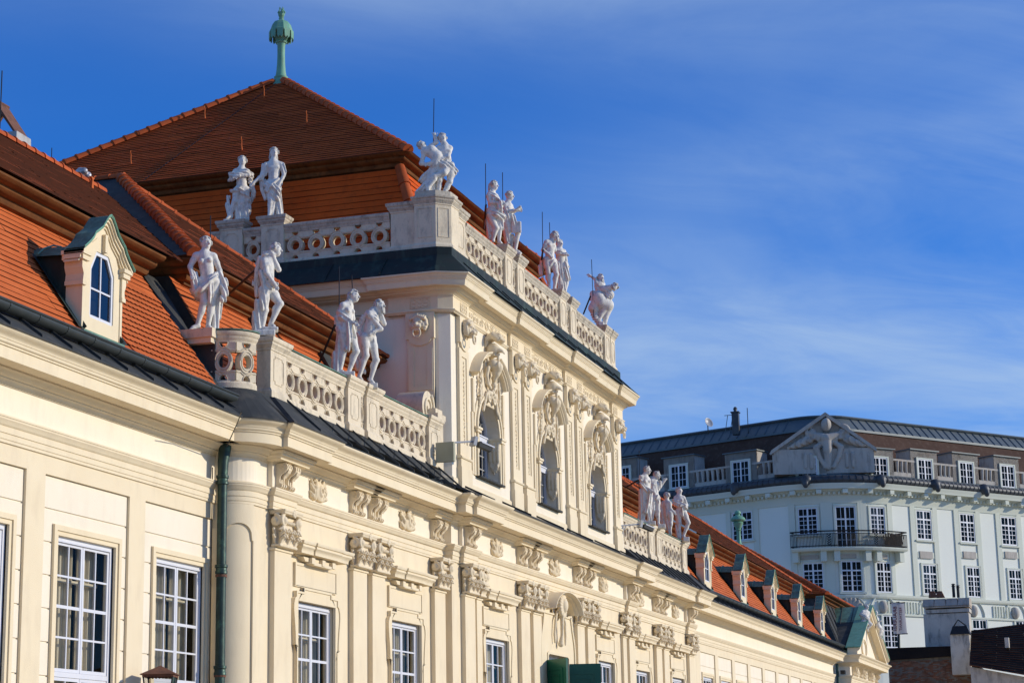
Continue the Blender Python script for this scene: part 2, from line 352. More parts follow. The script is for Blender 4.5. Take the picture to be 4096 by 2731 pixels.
# ------------------------------------------------------------------ implicit surfaces for carved stone (smooth union of cones and ellipsoids)
class Carve:
    def __init__(s, h=0.02, k=0.035): s.h = h; s.k = k; s.p = []
    def cone(s, a, b, r1, r2=None, k=None, fold=None):
        s.p.append(('c', np.array(a, float), np.array(b, float), r1, r1 if r2 is None else r2, k, fold)); return s
    def chain(s, pts, rs, k=None, fold=None):
        if not isinstance(rs, (list, tuple)): rs = [rs]*len(pts)
        for i in range(len(pts)-1): s.cone(pts[i], pts[i+1], rs[i], rs[i+1], k, fold)
        return s
    def ell(s, c, r, axes=None, k=None, sub=False):
        s.p.append(('e', np.array(c, float), np.array(r, float), None if axes is None else np.array(axes, float), sub, k, None)); return s
    def box(s, c, hs, rnd=0.01, axes=None, k=None, sub=False):
        s.p.append(('b', np.array(c, float), np.array(hs, float), None if axes is None else np.array(axes, float), sub, k, rnd)); return s
    def field(s):
        lo = np.full(3, 1e9); hi = -lo; bbs = []
        for q in s.p:
            if q[0] == 'c':
                rr = max(q[3], q[4]); a = np.minimum(q[1], q[2])-rr; b = np.maximum(q[1], q[2])+rr
            else:
                rr = np.max(q[2]) if q[3] is not None else q[2]
                if q[0] == 'b' and q[3] is not None: rr = np.linalg.norm(q[2])
                a = q[1]-rr; b = q[1]+rr
            bbs.append((a, b))
            if not (q[0] != 'c' and q[4]): lo = np.minimum(lo, a); hi = np.maximum(hi, b)
        pad = 3*s.h+0.02; lo -= pad; hi += pad
        N = np.ceil((hi-lo)/s.h).astype(int)+1
        Fd = np.full(N, 0.5, dtype=np.float32)
        ax = [lo[i]+s.h*np.arange(N[i]) for i in range(3)]
        for q, (a, b) in zip(s.p, bbs):
            k = q[5] if q[5] is not None else s.k
            m = k+3*s.h+0.02
            i0 = np.maximum(((a-m-lo)/s.h).astype(int), 0); i1 = np.minimum(((b+m-lo)/s.h).astype(int)+2, N)
            if np.any(i1 <= i0): continue
            X = ax[0][i0[0]:i1[0]][:, None, None]; Y = ax[1][i0[1]:i1[1]][None, :, None]; Z = ax[2][i0[2]:i1[2]][None, None, :]
            if q[0] == 'c':
                A, B = q[1], q[2]; d = B-A; L = max(d@d, 1e-9)
                t = np.clip(((X-A[0])*d[0]+(Y-A[1])*d[1]+(Z-A[2])*d[2])/L, 0, 1)
                D = np.sqrt((X-A[0]-t*d[0])**2+(Y-A[1]-t*d[1])**2+(Z-A[2]-t*d[2])**2)-(q[3]+(q[4]-q[3])*t)
                if q[6]:
                    amp, vec, lam, ph = q[6]; D = D+amp*np.sin((X*vec[0]+Y*vec[1]+Z*vec[2])*(2*math.pi/lam)+ph)
            else:
                c, r_, axs = q[1], q[2], q[3]
                if axs is None: U = (X-c[0], Y-c[1], Z-c[2])
                else: U = tuple((X-c[0])*e[0]+(Y-c[1])*e[1]+(Z-c[2])*e[2] for e in axs)
                if q[0] == 'e':
                    g = np.sqrt((U[0]/r_[0])**2+(U[1]/r_[1])**2+(U[2]/r_[2])**2); D = (g-1)*np.min(r_)
                else:
                    rn = q[6]; qx = [np.abs(U[i])-(r_[i]-rn) for i in range(3)]
                    D = np.sqrt(sum(np.maximum(v, 0)**2 for v in qx))+np.minimum(np.maximum(np.maximum(qx[0], qx[1]), qx[2]), 0)-rn
            sl = (slice(i0[0], i1[0]), slice(i0[1], i1[1]), slice(i0[2], i1[2]))
            G = Fd[sl]
            if q[0] != 'c' and q[4]:
                hh = np.clip(0.5-0.5*(G+D)/k, 0, 1); Fd[sl] = G+(-D-G)*hh+k*hh*(1-hh)
            else:
                hh = np.clip(0.5+0.5*(G-D)/max(k, 1e-4), 0, 1); Fd[sl] = G*(1-hh)+D*hh-k*hh*(1-hh)
        return Fd, lo
    def surface(s):
        Fd, org = s.field(); h = s.h; nx, ny, nz = Fd.shape; S = Fd < 0
        cr = [(i, j, k) for i in (0, 1) for j in (0, 1) for k in (0, 1)]
        cnt = sum(S[i:nx-1+i, j:ny-1+j, k:nz-1+k].astype(np.int8) for i, j, k in cr)
        act = (cnt > 0) & (cnt < 8); cells = np.argwhere(act); idx = np.full(act.shape, -1, np.int64); idx[act] = np.arange(len(cells))
        pos = np.zeros((len(cells), 3)); w = np.zeros(len(cells))
        for a in cr:
            for d in range(3):
                if a[d]: continue
                b = list(a); b[d] = 1
                fa = Fd[cells[:, 0]+a[0], cells[:, 1]+a[1], cells[:, 2]+a[2]]; fb = Fd[cells[:, 0]+b[0], cells[:, 1]+b[1], cells[:, 2]+b[2]]
                m = (fa < 0) != (fb < 0); t = fa[m]/(fa[m]-fb[m])
                p = np.tile(np.array(a, float), (m.sum(), 1)); p[:, d] = t; pos[m] += p; w[m] += 1
        V = org+h*(cells+pos/w[:, None]); Fs = []
        for d in range(3):
            e1, e2 = [(1, 2), (2, 0), (0, 1)][d]
            sl0 = [slice(1, None)]*3; n = [nx, ny, nz]
            lo_ = [slice(1, n[i]-1) for i in range(3)]; lo_[d] = slice(0, n[d]-1)
            hi_ = list(lo_); hi_[d] = slice(1, n[d])
            A = S[tuple(lo_)]; B = S[tuple(hi_)]; df = np.argwhere(A != B); av = A[A != B]
            df = df+np.array([lo_[i].start for i in range(3)])
            def cid(o1, o2):
                q = df.copy(); q[:, e1] -= o1; q[:, e2] -= o2; return idx[q[:, 0], q[:, 1], q[:, 2]]
            qd = np.stack([cid(1, 1), cid(0, 1), cid(0, 0), cid(1, 0)], 1)
            qd[~av] = qd[~av][:, ::-1]; Fs.append(qd)
        Fq = np.concatenate(Fs); Fq = Fq[(Fq >= 0).all(1)]
        return V, Fq
    def mesh(s, name, material, origin=(0, 0, 0)):
        V, Fq = s.surface(); me = np_mesh(name, V-np.array(origin, float), Fq, smooth=4.0)
        me.materials.append(MATS[material]); return me

# ================================================================== ground
g = MB(); g.quad((-400, -600, 0), (900, -600, 0), (900, 900, 0), (-400, 900, 0))
g.build('ground', 'ground_gravel').__setitem__('kind', 'structure')

# ================================================================== palace: levels read off the facade (metres)
YW, YS, YP, YU = 19.0, 18.35, 18.10, 18.20
WIN_S = [42.47, 48.32, 73.40, 79.25]; WIN_P = [55.07, 67.20]; DOOR = 61.15
left_wing = thing('palace_wing', (30, 19, 0), 'long cream palace wing with a single roof dormer, ending at the downpipe', 'palace wing')
hall = thing('palace_hall', (61.2, 18.3, 0), 'cream baroque palace centre block with pilasters, arched upper windows and red pyramid roof', 'palace')
right_wing = thing('palace_wing', (100, 19, 0), 'long cream palace wing with five green-capped roof dormers in a row', 'palace wing')

ARCH = [(0, 7.74), (.035, 7.74), (.035, 7.80), (.05, 7.80), (.05, 7.90), (.07, 7.905), (.07, 8.02), (.09, 8.03), (.105, 8.06), (.13, 8.10), (.15, 8.125), (.15, 8.16), (.165, 8.16), (.165, 8.195), (.03, 8.22), (0, 8.24)]
BED = [(0, 8.76), (.03, 8.76), (.03, 8.785), (.05, 8.785), (.065, 8.82), (.11, 8.85), (.125, 8.855), (.125, 8.875), (.16, 8.88), (.20, 8.90), (.24, 8.94), (.29, 8.965), (.31, 8.97), (.31, 9.0),
       (.64, 9.0), (.64, 8.985), (.67, 8.985), (.67, 9.20), (.70, 9.205), (.70, 9.23), (.735, 9.25), (.745, 9.275), (.745, 9.30), (.76, 9.30), (.765, 9.325), (.785, 9.35), (.83, 9.375), (.87, 9.40), (.90, 9.43), (.905, 9.445), (.905, 9.47), (0, 9.49)]
SKIRT = [(.935, 9.455), (.935, 9.485), (.0, 10.28), (-.25, 10.28)]
R_L = arc(39.24, 19.05, .70, 180, 270, 10)          # convex quarter round at the left end of the projecting centre
R_R = arc(82.7, 19.05, .70, 270, 360, 8)
PATH = R_L+[(39.83, YS), (39.83, YS-.12), (40.97, YS-.12), (40.97, YS), (51.33, YS), (51.33, YP), (51.93, YP), (51.93, YP-.12), (53.02, YP-.12), (53.02, YP),
       (70.08, YP), (70.08, YP-.12), (71.17, YP-.12), (71.17, YP), (71.35, YP), (71.35, YS), (80.98, YS), (80.98, YS-.12), (82.1, YS-.12), (82.1, YS)]+R_R
def entablature(path, parent, x0=None):
    m = MB(); m.sweep(ARCH, path); m.build('architrave', 'stucco', parent, SM)
    m = MB(); m.sweep([(0, 8.24), (0, 8.76)], path, caps=False); m.build('frieze', 'stucco_panel', parent)
    m = MB(); m.sweep(BED, path); m.build('cornice', 'stucco', parent, SM)
WPL = [(20, YW), (38.62, YW)]; WPR = [(83.3, YW), (125.2, YW)]
entablature(WPL, left_wing); entablature(PATH, hall); entablature(WPR, right_wing)

# ------------------------------------------------------------------ metal skirt roofs with standing seams
def skirt(path, parent, prof, seam_step, name='roof_skirt', material='sheet_dark', x_from=None, x_to=None):
    m = MB(); m.sweep(prof, path); sk = m.build(name, material, parent)
    (o0, z0), (o1, z1) = prof[1], prof[2]
    for i in range(len(path)-1):
        a, b = np.array(path[i]), np.array(path[i+1]); d = b-a; L = np.linalg.norm(d); d /= L
        if L < 1.0: continue
        nrm = np.array([d[1], -d[0]]); k = max(1, int(L/seam_step)); r_ = MB()
        for j in range(k):
            c = a+d*((j+.5)*L/k)
            for s_ in (0,):
                P = []
                for o, z in ((o0-.01, z0), (o1+.03, z1)):
                    q = c+nrm*o; P.append((q, z))
                V = []
                for (q, z) in P:
                    for e, hz in ((-.018, 0), (.018, 0), (.018, .062), (-.018, .062)):
                        V.append((q[0]+d[0]*e, q[1]+d[1]*e, z+hz))
                mm = MB(); mm.add(V, [(0, 1, 5, 4), (1, 2, 6, 5), (2, 3, 7, 6), (3, 0, 4, 7), (0, 3, 2, 1), (4, 5, 6, 7)])
                mm.build('seam', material, sk)
    return sk
SK_W = [(.935, 9.45), (.935, 9.485), (.40, 9.86), (.10, 10.12)]
skirt(WPL, left_wing, SK_W, 1.0)
skirt(WPR, right_wing, SK_W, 1.0)
skirt([p for p in PATH if p[0] < 51.4][:-1]+[(51.33, YS)], hall, [(.935, 9.45), (.935, 9.485), (.06, 10.24), (-.35, 10.27)], 0.95)
skirt([(51.33-.6, YP), (71.35, YP)], hall, [(.935, 9.45), (.935, 9.485), (.0, 9.93), (-.3, 9.95)], 3.0)
skirt([(71.35, YS)]+[p for p in PATH if p[0] > 71.4], hall, [(.935, 9.45), (.935, 9.485), (.06, 10.24), (-.35, 10.27)], 0.95)

# ------------------------------------------------------------------ windows
def casement_window(parent, xc, w, ztop, zbot, y, cols=2, rows_up=4, transom=None, row_h=.585, label=None):
    """white wooden window: outer frame, two leaves with glazing bars, a transom with further leaves below, curtains behind"""
    fr = MB(); t = .075
    fr.box(xc-w/2, xc-w/2+t, y-.03, y+.10, zbot, ztop); fr.box(xc+w/2-t, xc+w/2, y-.03, y+.10, zbot, ztop)
    fr.box(xc-w/2+t, xc+w/2-t, y-.032, y+.10, ztop-t, ztop); fr.box(xc-w/2+t, xc+w/2-t, y-.055, y+.02, ztop-t-.02, ztop-t+.012)
    if transom: fr.box(xc-w/2+t, xc+w/2-t, y-.028, y+.10, transom-.05, transom+.04)
    root = fr.build('window', 'window_paint', parent)
    leaf = MB(); bars = MB(); panes = []; zt = ztop-t-.01
    segs = []
    z_hi = zt; z_lo = (transom+.045) if transom else zbot
    segs.append((z_hi, z_lo, rows_up))
    if transom: segs.append((transom-.055, zbot, max(1, int(round((transom-zbot)/row_h)))))
    lw = (w-2*t)/2
    for si in (0, 1):
        xa = xc-w/2+t+si*lw+.006; xb = xa+lw-.012
        for zh, zl, rows in segs:
            s_ = .062
            leaf.box(xa, xa+s_, y-.012, y+.04, zl, zh); leaf.box(xb-s_, xb, y-.012, y+.04, zl, zh)
            leaf.box(xa+s_, xb-s_, y-.012, y+.04, zh-s_, zh); leaf.box(xa+s_, xb-s_, y-.012, y+.04, zl, zl+s_)
            gx0, gx1, gz0, gz1 = xa+s_, xb-s_, zl+s_, zh-s_
            cw = (gx1-gx0)/cols; rh = (gz1-gz0)/rows
            for c in range(1, cols): bars.box(gx0+c*cw-.016, gx0+c*cw+.016, y-.008, y+.03, gz0, gz1)
            for r_ in range(1, rows):
                th = .030 if (rows == 4 and r_ == 2) else .018
                bars.box(gx0, gx1, y-.0085, y+.03, gz0+r_*rh-th, gz0+r_*rh+th)
            for c in range(cols):
                for r_ in range(rows): panes.append((gx0+c*cw, gx0+(c+1)*cw, gz0+r_*rh, gz0+(r_+1)*rh))
    leaf.build('casement', 'window_paint', root); bars.build('glazing_bar', 'window_paint', root)
    for a, b, c, d in panes:
        q = MB(); q.quad((a, y+.012, c), (b, y+.012, c), (b, y+.012, d), (a, y+.012, d)); q.build('pane', 'glass', root)
    # curtains and a little room behind the glass
    cu = MB(); rngc = random.Random(int(xc*100)); n = 40
    for a, b in ((xc-w/2+.02, xc-w*.22), (xc-w*.16, xc+w*.08), (xc+w*.20, xc+w/2-.02)):
        P = []
        for i in range(n+1):
            u = i/n; P.append((a+(b-a)*u, y+.36+.045*math.sin(u*(b-a)*46+rngc.random()*.6)+.02*math.sin(u*17)))
        for i in range(n): cu.quad((P[i][0], P[i][1], zbot-.1), (P[i+1][0], P[i+1][1], zbot-.1), (P[i+1][0], P[i+1][1], ztop), (P[i][0], P[i][1], ztop))
    cu.build('curtain', 'curtain', root, 4.0)
    rm = MB(); rm.quad((xc-w*.9, y+1.9, zbot-.4), (xc+w*.9, y+1.9, zbot-.4), (xc+w*.9, y+1.9, ztop+.4), (xc-w*.9, y+1.9, ztop+.4))
    rm.quad((xc-w*.9, y+.3, ztop+.4), (xc+w*.9, y+.3, ztop+.4), (xc+w*.9, y+1.9, ztop+.4), (xc-w*.9, y+1.9, ztop+.4))
    rm.quad((xc-w*.9, y+.3, zbot-.4), (xc-w*.9, y+1.9, zbot-.4), (xc-w*.9, y+1.9, ztop+.4), (xc-w*.9, y+.3, ztop+.4))
    rm.quad((xc+w*.9, y+.3, zbot-.4), (xc+w*.9, y+.3, ztop+.4), (xc+w*.9, y+1.9, ztop+.4), (xc+w*.9, y+1.9, zbot-.4))
    rm.build('room_back', 'interior_wall', root)
    for zz in (ztop-.75, transom or zbot+1.0):          # inner wooden window boards seen through the panes
        bb = MB(); bb.box(xc-w/2+.1, xc+w/2-.1, y+.22, y+.26, zz-.03, zz+.03); bb.build('inner_bar', 'curtain', root)
    if label: root['label'] = label
    return root

# ------------------------------------------------------------------ the two wings: strips, sunk panels of rusticated blocks, framed windows
def wing_bays(parent, panels, xa, xb):
    wl = MB(); op = []
    PW, TOP = 3.18, 7.395
    for p in panels: op.append((p, p+PW, .3, TOP))
    wl.wall(xa, xb, 0, 7.745, YW, op, .085); wl.build('wall', 'stucco', parent)
    for p in panels:
        xc = p+PW/2+.06; tw = 2.53; x0, x1 = xc-tw/2, xc+tw/2; yb = YW+.085
        bk = MB(); bk.wall(p, p+PW, .3, TOP, yb, [(xc-1.08, xc+1.08, 1.2, 6.33)], .14); back = bk.build('panel', 'stucco_panel', parent)
        # block courses, each proud of the joint
        z = TOP; first = True
        courses = [(6.80, TOP)]; zz = 6.79
        while zz > 1.2: courses.append((zz-.60, zz-.025)); zz -= .605
        for za, zb in courses:
            zb2 = zb-.012 if zb == TOP else zb
            if za > 6.52: spans = [(p+.012, p+PW-.012)]
            elif zb > 6.52:
                b = MB(); b.box(p+.012, x0-.006, yb-.028, yb+.02, za, zb2); b.build('stone_block', 'stucco_panel', back)
                b = MB(); b.box(x1+.006, p+PW-.012, yb-.028, yb+.02, za, zb2); b.build('stone_block', 'stucco_panel', back)
                b = MB(); b.box(x0-.006, x1+.006, yb-.028, yb+.02, 6.53, zb2); b.build('stone_block', 'stucco_panel', back); continue
            else: spans = [(p+.012, x0-.006), (x1+.006, p+PW-.012)]
            for a, b_ in spans:
                b = MB(); b.box(a, b_, yb-.028, yb+.02, za, zb2); b.build('stone_block', 'stucco_panel', back)
        fm = MB(); o = [(x0, 1.0), (x0, 6.52), (x1, 6.52), (x1, 1.0)]; i_ = [(xc-1.08, 1.0), (xc-1.08, 6.335), (xc+1.08, 6.335), (xc+1.08, 1.0)]
        for A, B, d0 in ((o, [(x0+.10, 1.0), (x0+.10, 6.42), (x1-.10, 6.42), (x1-.10, 1.0)], .085), ([(x0+.10, 1.0), (x0+.10, 6.42), (x1-.10, 6.42), (x1-.10, 1.0)], i_, .055)):
            fm.ring_y(A, B, yb-d0-.0, yb+.03)
        fm.build('window_surround', 'stucco_frame', parent)
        casement_window(parent, xc, 2.16, 6.33, 1.3, yb+.06, 2, 4, 3.82)
wing_bays(left_wing, [27.78-3.83, 27.78, 31.61, 35.44], 20, 38.62)
wing_bays(right_wing, [86.75+3.84*i for i in range(9)], 83.3, 125.2)

# ------------------------------------------------------------------ centre block lower walls
def frame_outline(xc, grow=0.0):
    L = [(-.80-grow, 6.17+grow), (-.80-grow, 6.07+grow), (-1.22-grow, 6.07+grow), (-1.22-grow, 5.94+grow), (-1.30-grow, 5.90), (-1.36-grow, 5.78), (-1.37-grow, 5.66), (-1.335-grow, 5.45), (-1.295-grow, 5.25), (-1.27-grow, 5.05), (-1.265-grow, 4.86), (-1.19-grow, 4.86), (-1.19-grow, 1.0)]
    return [(xc+x, z) for x, z in L[::-1]]+[(xc-x, z) for x, z in L]
def frame_inner(xc):
    n = 13; L = [(-1.08, 5.86)]*4+[(-1.08, 5.86-.05*i) for i in range(1, 7)]+[(-1.08, 4.6), (-1.08, 4.4), (-1.08, 1.0)]
    return [(xc+x, z) for x, z in L[::-1]]+[(xc-x, z) for x, z in L]
HOOD = [(0, 6.86), (.05, 6.86), (.05, 6.90), (.26, 6.905), (.26, 6.95), (.28, 7.0), (.33, 7.04), (.33, 7.09), (.36, 7.10), (.38, 7.14), (.38, 7.17), (0, 7.22)]
def hall_window(xc, y):
    fm = MB(); fm.ring_y(frame_outline(xc), frame_inner(xc), y-.075, y+.02); fm.build('window_surround', 'stucco_frame', hall)
    f2 = MB(); a = frame_outline(xc, .0); b = [(xc+(x-xc)*.955, 1.0 if z < 1.1 else (z-.045 if z > 4.8 else z)) for x, z in a]
    f2.ring_y(a, b, y-.10, y-.07); f2.build('surround_bead', 'stucco_frame', hall)
    pn = MB(); o = [(xc-1.22, 6.20), (xc-1.22, 6.72), (xc+1.22, 6.72), (xc+1.22, 6.20)]; i_ = [(xc-1.15, 6.20), (xc-1.15, 6.66), (xc+1.15, 6.66), (xc+1.15, 6.20)]
    pn.box(xc-1.22, xc+1.22, y-.045, y+.02, 6.178, 6.72); pn.ring_y(o, i_, y-.065, y-.04); pn.build('sunk_panel', 'stucco', hall)
    h = MB(); h.sweep(HOOD, [(xc-1.12, y+.02), (xc-1.12, y-.02), (xc-.42, y-.02), (xc-.42, y-.055), (xc+.42, y-.055), (xc+.42, y-.02), (xc+1.12, y-.02), (xc+1.12, y+.02)]); h.build('window_hood', 'stucco', hall, SM)
    dr = MB()
    dr.extr_y([(xc-1.0, 6.855), (xc-.9, 6.76), (xc+.9, 6.76), (xc+1.0, 6.855)], y-.16, y+.02); dr.extr_y([(xc-.62, 6.765), (xc-.55, 6.70), (xc+.55, 6.70), (xc+.62, 6.765)], y-.22, y+.02)
    for s_ in (-.6, 0, .6): dr.box(xc+s_-.09, xc+s_+.09, y-.24, y, 6.72, 6.858)
    dr.build('hood_corbel', 'stucco', hall)
    # little ogee rises on the hood ends
    for s_ in (-1,):
        sp = MB(); pts = [(xc+s_*1.42, 7.20), (xc+s_*1.02, 7.20), (xc+s_*1.10, 7.27), (xc+s_*1.19, 7.38), (xc+s_*1.235, 7.55), (xc+s_*1.28, 7.40), (xc+s_*1.36, 7.28)]
        if s_ > 0: pts = pts[::-1]
        sp.extr_y(pts, y-.20, y); sp.build('hood_spike', 'stucco', hall)
    casement_window(hall, xc, 2.16, 5.84, 1.3, y+.10, 2, 4, 3.35, .55)
S_OPEN = lambda xc: (xc-1.08, xc+1.08, 1.2, 5.86)
w = MB()
w.wall(39.24, 51.33, 0, 7.745, YS, [S_OPEN(x) for x in WIN_S[:2]], .25); w.wall(71.35, 82.7, 0, 7.745, YS, [S_OPEN(x) for x in WIN_S[2:]], .25)
w.wall(51.33, 71.35, 0, 7.745, YP, [S_OPEN(x) for x in WIN_P]+[(DOOR-1.15, DOOR+1.15, .3, 5.75)], .3)
w.quad((51.33, YS, 0), (51.33, YP, 0), (51.33, YP, 7.745), (51.33, YS, 7.745)); w.quad((71.35, YP, 0), (71.35, YS, 0), (71.35, YS, 7.745), (71.35, YP, 7.745))
w.build('wall', 'stucco', hall)
for pa in (R_L, R_R):
    w = MB(); w.sweep([(0, 0), (0, 7.745)], pa, caps=False); w.build('round_corner', 'stucco', hall, SM)
# sunk arched panel on the round corner (raised band around it)
def rc(t, o): a = R(180+90*t); return (39.24+(.70+o)*math.cos(a), 19.05+(.70+o)*math.sin(a))
for (ta, tb) in ((0.0, .20), (.86, 1.0)):
    m = MB(); n = 8
    m.sweep([(.0, 0), (.045, 0), (.045, 7.2), (0, 7.2)], [rc(ta+(tb-ta)*i/n, 0) for i in range(n+1)]); m.build('corner_band', 'stucco', hall)
m = MB(); N = 24; V = []
for i in range(N+1):
    u = i/N; t = .20+.66*u; s_ = abs(2*u-1)
    zlow = 6.95 if s_ > .9 else 7.02+.30*math.sqrt(max(0, 1-(s_/.9)**2))
    for o, z in ((.0, zlow), (.045, zlow), (.045, 7.735), (0, 7.735)): q = rc(t, o); V.append((q[0], q[1], z))
m.add(V, [(i*4+j, i*4+4+j, i*4+5+j, i*4+1+j) for i in range(N) for j in range(3)]); m.build('corner_arch', 'stucco', hall)
for xc in WIN_S: hall_window(xc, YS)
for xc in WIN_P: hall_window(xc, YP)

# ------------------------------------------------------------------ carved pieces shared by copies
def volute(cv, c, r0, turns, tube, ax_u, ax_v, sgn=1, start=90):
    pts = []; rs = []; n = int(14*turns)
    for i in range(n+1):
        t = i/n; a = R(start)+sgn*2*math.pi*turns*t; r_ = r0*(1-t)**.85
        pts.append(np.array(c)+r_*(np.array(ax_u)*math.cos(a)+np.array(ax_v)*math.sin(a))); rs.append(tube*(1-.45*t))
    cv.chain(pts, rs, k=.004); cv.ell(c, (tube*1.5,)*3, k=.01)
def make_capital(wd):
    """composite capital for a pilaster of width wd; origin at the bottom centre on the wall plane, front towards -y"""
    cv = Carve(.0165, .014); X, Z, Y = (1, 0, 0), (0, 0, 1), (0, 1, 0); hw = wd/2
    cv.box((0, -.09, .03), (hw+.02, .12, .03), .02)
    cv.box((0, -.05, .35), (hw-.06, .12, .36), .05, k=.03)
    for row, z0, n, hgt in ((0, .07, 3, .20), (1, .22, 4, .17)):
        for i in range(n):
            x = (i-(n-1)/2)*(2*hw-.16)/max(1, n-1)
            for dx_, s_ in ((0, 1.0), (-.05, .75), (.05, .75)):
                cv.chain([(x+dx_*.6, -.17, z0), (x+dx_, -.20, z0+hgt*.55*s_), (x+dx_*1.2, -.27, z0+hgt*s_), (x+dx_*1.3, -.31, z0+hgt*s_-.035)], [.03, .034, .03, .02], k=.012)
    for s_ in (-1, 1):                     # leaves on the sides
        for zz in (.10, .24): cv.chain([(s_*(hw-.02), -.06, zz), (s_*(hw+.02), -.06, zz+.10), (s_*(hw+.08), -.07, zz+.15), (s_*(hw+.09), -.07, zz+.12)], [.035, .04, .03, .02])
    for s_ in (-1, 1):                     # front and side volutes
        volute(cv, (s_*(hw-.07), -.25, .575), .135, 2.0, .036, X, Z, -s_)
        cv.cone((s_*(hw-.07), -.10, .575), (s_*(hw-.07), -.235, .575), .115, .10)
        volute(cv, (s_*(hw+.055), -.10, .575), .13, 1.8, .034, Y, Z, 1)
        cv.cone((s_*(hw-.04), -.10, .575), (s_*(hw+.03), -.10, .575), .11, .095)
        cv.chain([(s_*(hw-.10), -.24, .42), (s_*(hw-.02), -.24, .40), (s_*(hw+.04), -.20, .38)], [.035, .045, .03])
    for i in range(7): cv.ell(((i-3)*.075, -.20, .555), (.032, .04, .05), k=.008)      # egg band
    cv.box((0, -.13, .745), (hw+.035, .19, .028), .015)
    cv.box((0, -.13, .795), (hw+.055, .21, .024), .012)
    for i in range(5):
        a = 2*math.pi*i/5; cv.ell((.06*math.cos(a), -.33, .75+.06*math.sin(a)), (.04, .03, .04), k=.01)
    cv.ell((0, -.34, .75), (.035, .035, .035))
    return cv.mesh('capital', 'ornament')
CAP = make_capital(.86); CAP_N = make_capital(.30)
CONS_PTS = [(0, 0), (-.10, 0), (-.135, .03), (-.14, .07), (-.115, .10), (-.085, .105), (-.075, .16), (-.085, .24), (-.13, .30), (-.20, .345), (-.255, .40), (-.275, .46), (-.26, .52), (-.22, .555), (0, .555)]
def make_bracket():
    m = MB(); m.extr_x(CONS_PTS, -.127, .127)
    for a, b in ((-.133, -.085), (.085, .133), (-.03, .03)):
        m.extr_x([(y-.022 if y < -.01 else y+.004, .003+z*.988) for y, z in CONS_PTS], a, b)
    for s_ in (-1, 1):                                   # side scrolls
        pts = []
        for i in range(18):
            t = i/17; a = R(100)+2*math.pi*1.3*t; r_ = .085*(1-t*.9); pts.append((s_*.135, -.155+r_*math.cos(a), .44+r_*math.sin(a)))
        m.tube(pts, .014, 5)
        pts = [(s_*.135, -.085+.035*math.cos(2*math.pi*i/8), .055+.035*math.sin(2*math.pi*i/8)) for i in range(9)]; m.tube(pts, .012, 5)
    # hanging leaf
    m.extr_x([(-.275, .46), (-.30, .40), (-.27, .33), (-.20, .27), (-.16, .22), (-.15, .26), (-.19, .33), (-.245, .40)], -.07, .07)
    return m.mesh('bracket', 'ornament')
BRK = make_bracket()
def put_pilaster(parent, x0, x1, y, depth=.12, brk=2, cap=True, zcap=6.92, narrow=False):
    root = MB(); root.box(x0, x1, y-depth, y+.02, 0, zcap); root.box(x0-.03, x1+.03, y-depth-.03, y+.02, zcap-.075, zcap-.03)
    p = root.build('pilaster', 'stucco', parent)
    if not narrow:
        pn = MB(); o = [(x0+.11, .6), (x0+.11, zcap-.3), (x1-.11, zcap-.3), (x1-.11, .6)]
    if cap: link_mesh('capital', CAP_N if narrow else CAP, None, p, ((x0+x1)/2, y-depth+.06, zcap), 0, ((x1-x0)/(.30 if narrow else .86), 1, 1))
    return p
BRK_N = [0]
def put_brackets(x0, x1, y):
    w_ = x1-x0; cs = [x0+w_*.20, x0+w_*.72] if w_ > .5 else [(x0+x1)/2]
    for c in cs:
        link_mesh('bracket', BRK, None, hall, (c, y, 8.225))
    m = MB(); prof = [(0, 8.775), (.05, 8.775), (.05, 8.80), (.30, 8.805), (.30, 8.83), (.33, 8.86), (.37, 8.88), (.37, 8.915), (.41, 8.93), (.43, 8.96), (.43, 8.985), (0, 8.99)]
    m.sweep(prof, [(x0-.04, y+.05), (x0-.04, y), (x1+.04, y), (x1+.04, y+.05)]); m.build('bracket_cap', 'stucco', hall, SM)
PIL = [(39.95, 40.85, YS), (44.52, 45.40, YS), (45.76, 46.62, YS), (50.28, 51.12, YS), (52.05, 52.90, YP), (57.20, 58.08, YP), (58.44, 59.30, YP),
       (63.38, 64.24, YP), (64.62, 65.50, YP), (70.20, 71.05, YP), (75.38, 76.26, YS), (76.64, 77.5, YS), (81.1, 81.98, YS)]
for x0, x1, y in PIL:
    res = any(abs(x0-q) < .01 for q in (39.95, 52.05, 70.20, 81.1))
    put_pilaster(hall, x0, x1, y, .135); put_brackets(x0, x1, y-(.12 if res else 0))
put_pilaster(hall, 69.45, 69.95, YP, .10, narrow=True); put_pilaster(hall, 53.15, 53.6, YP, .10, narrow=True)

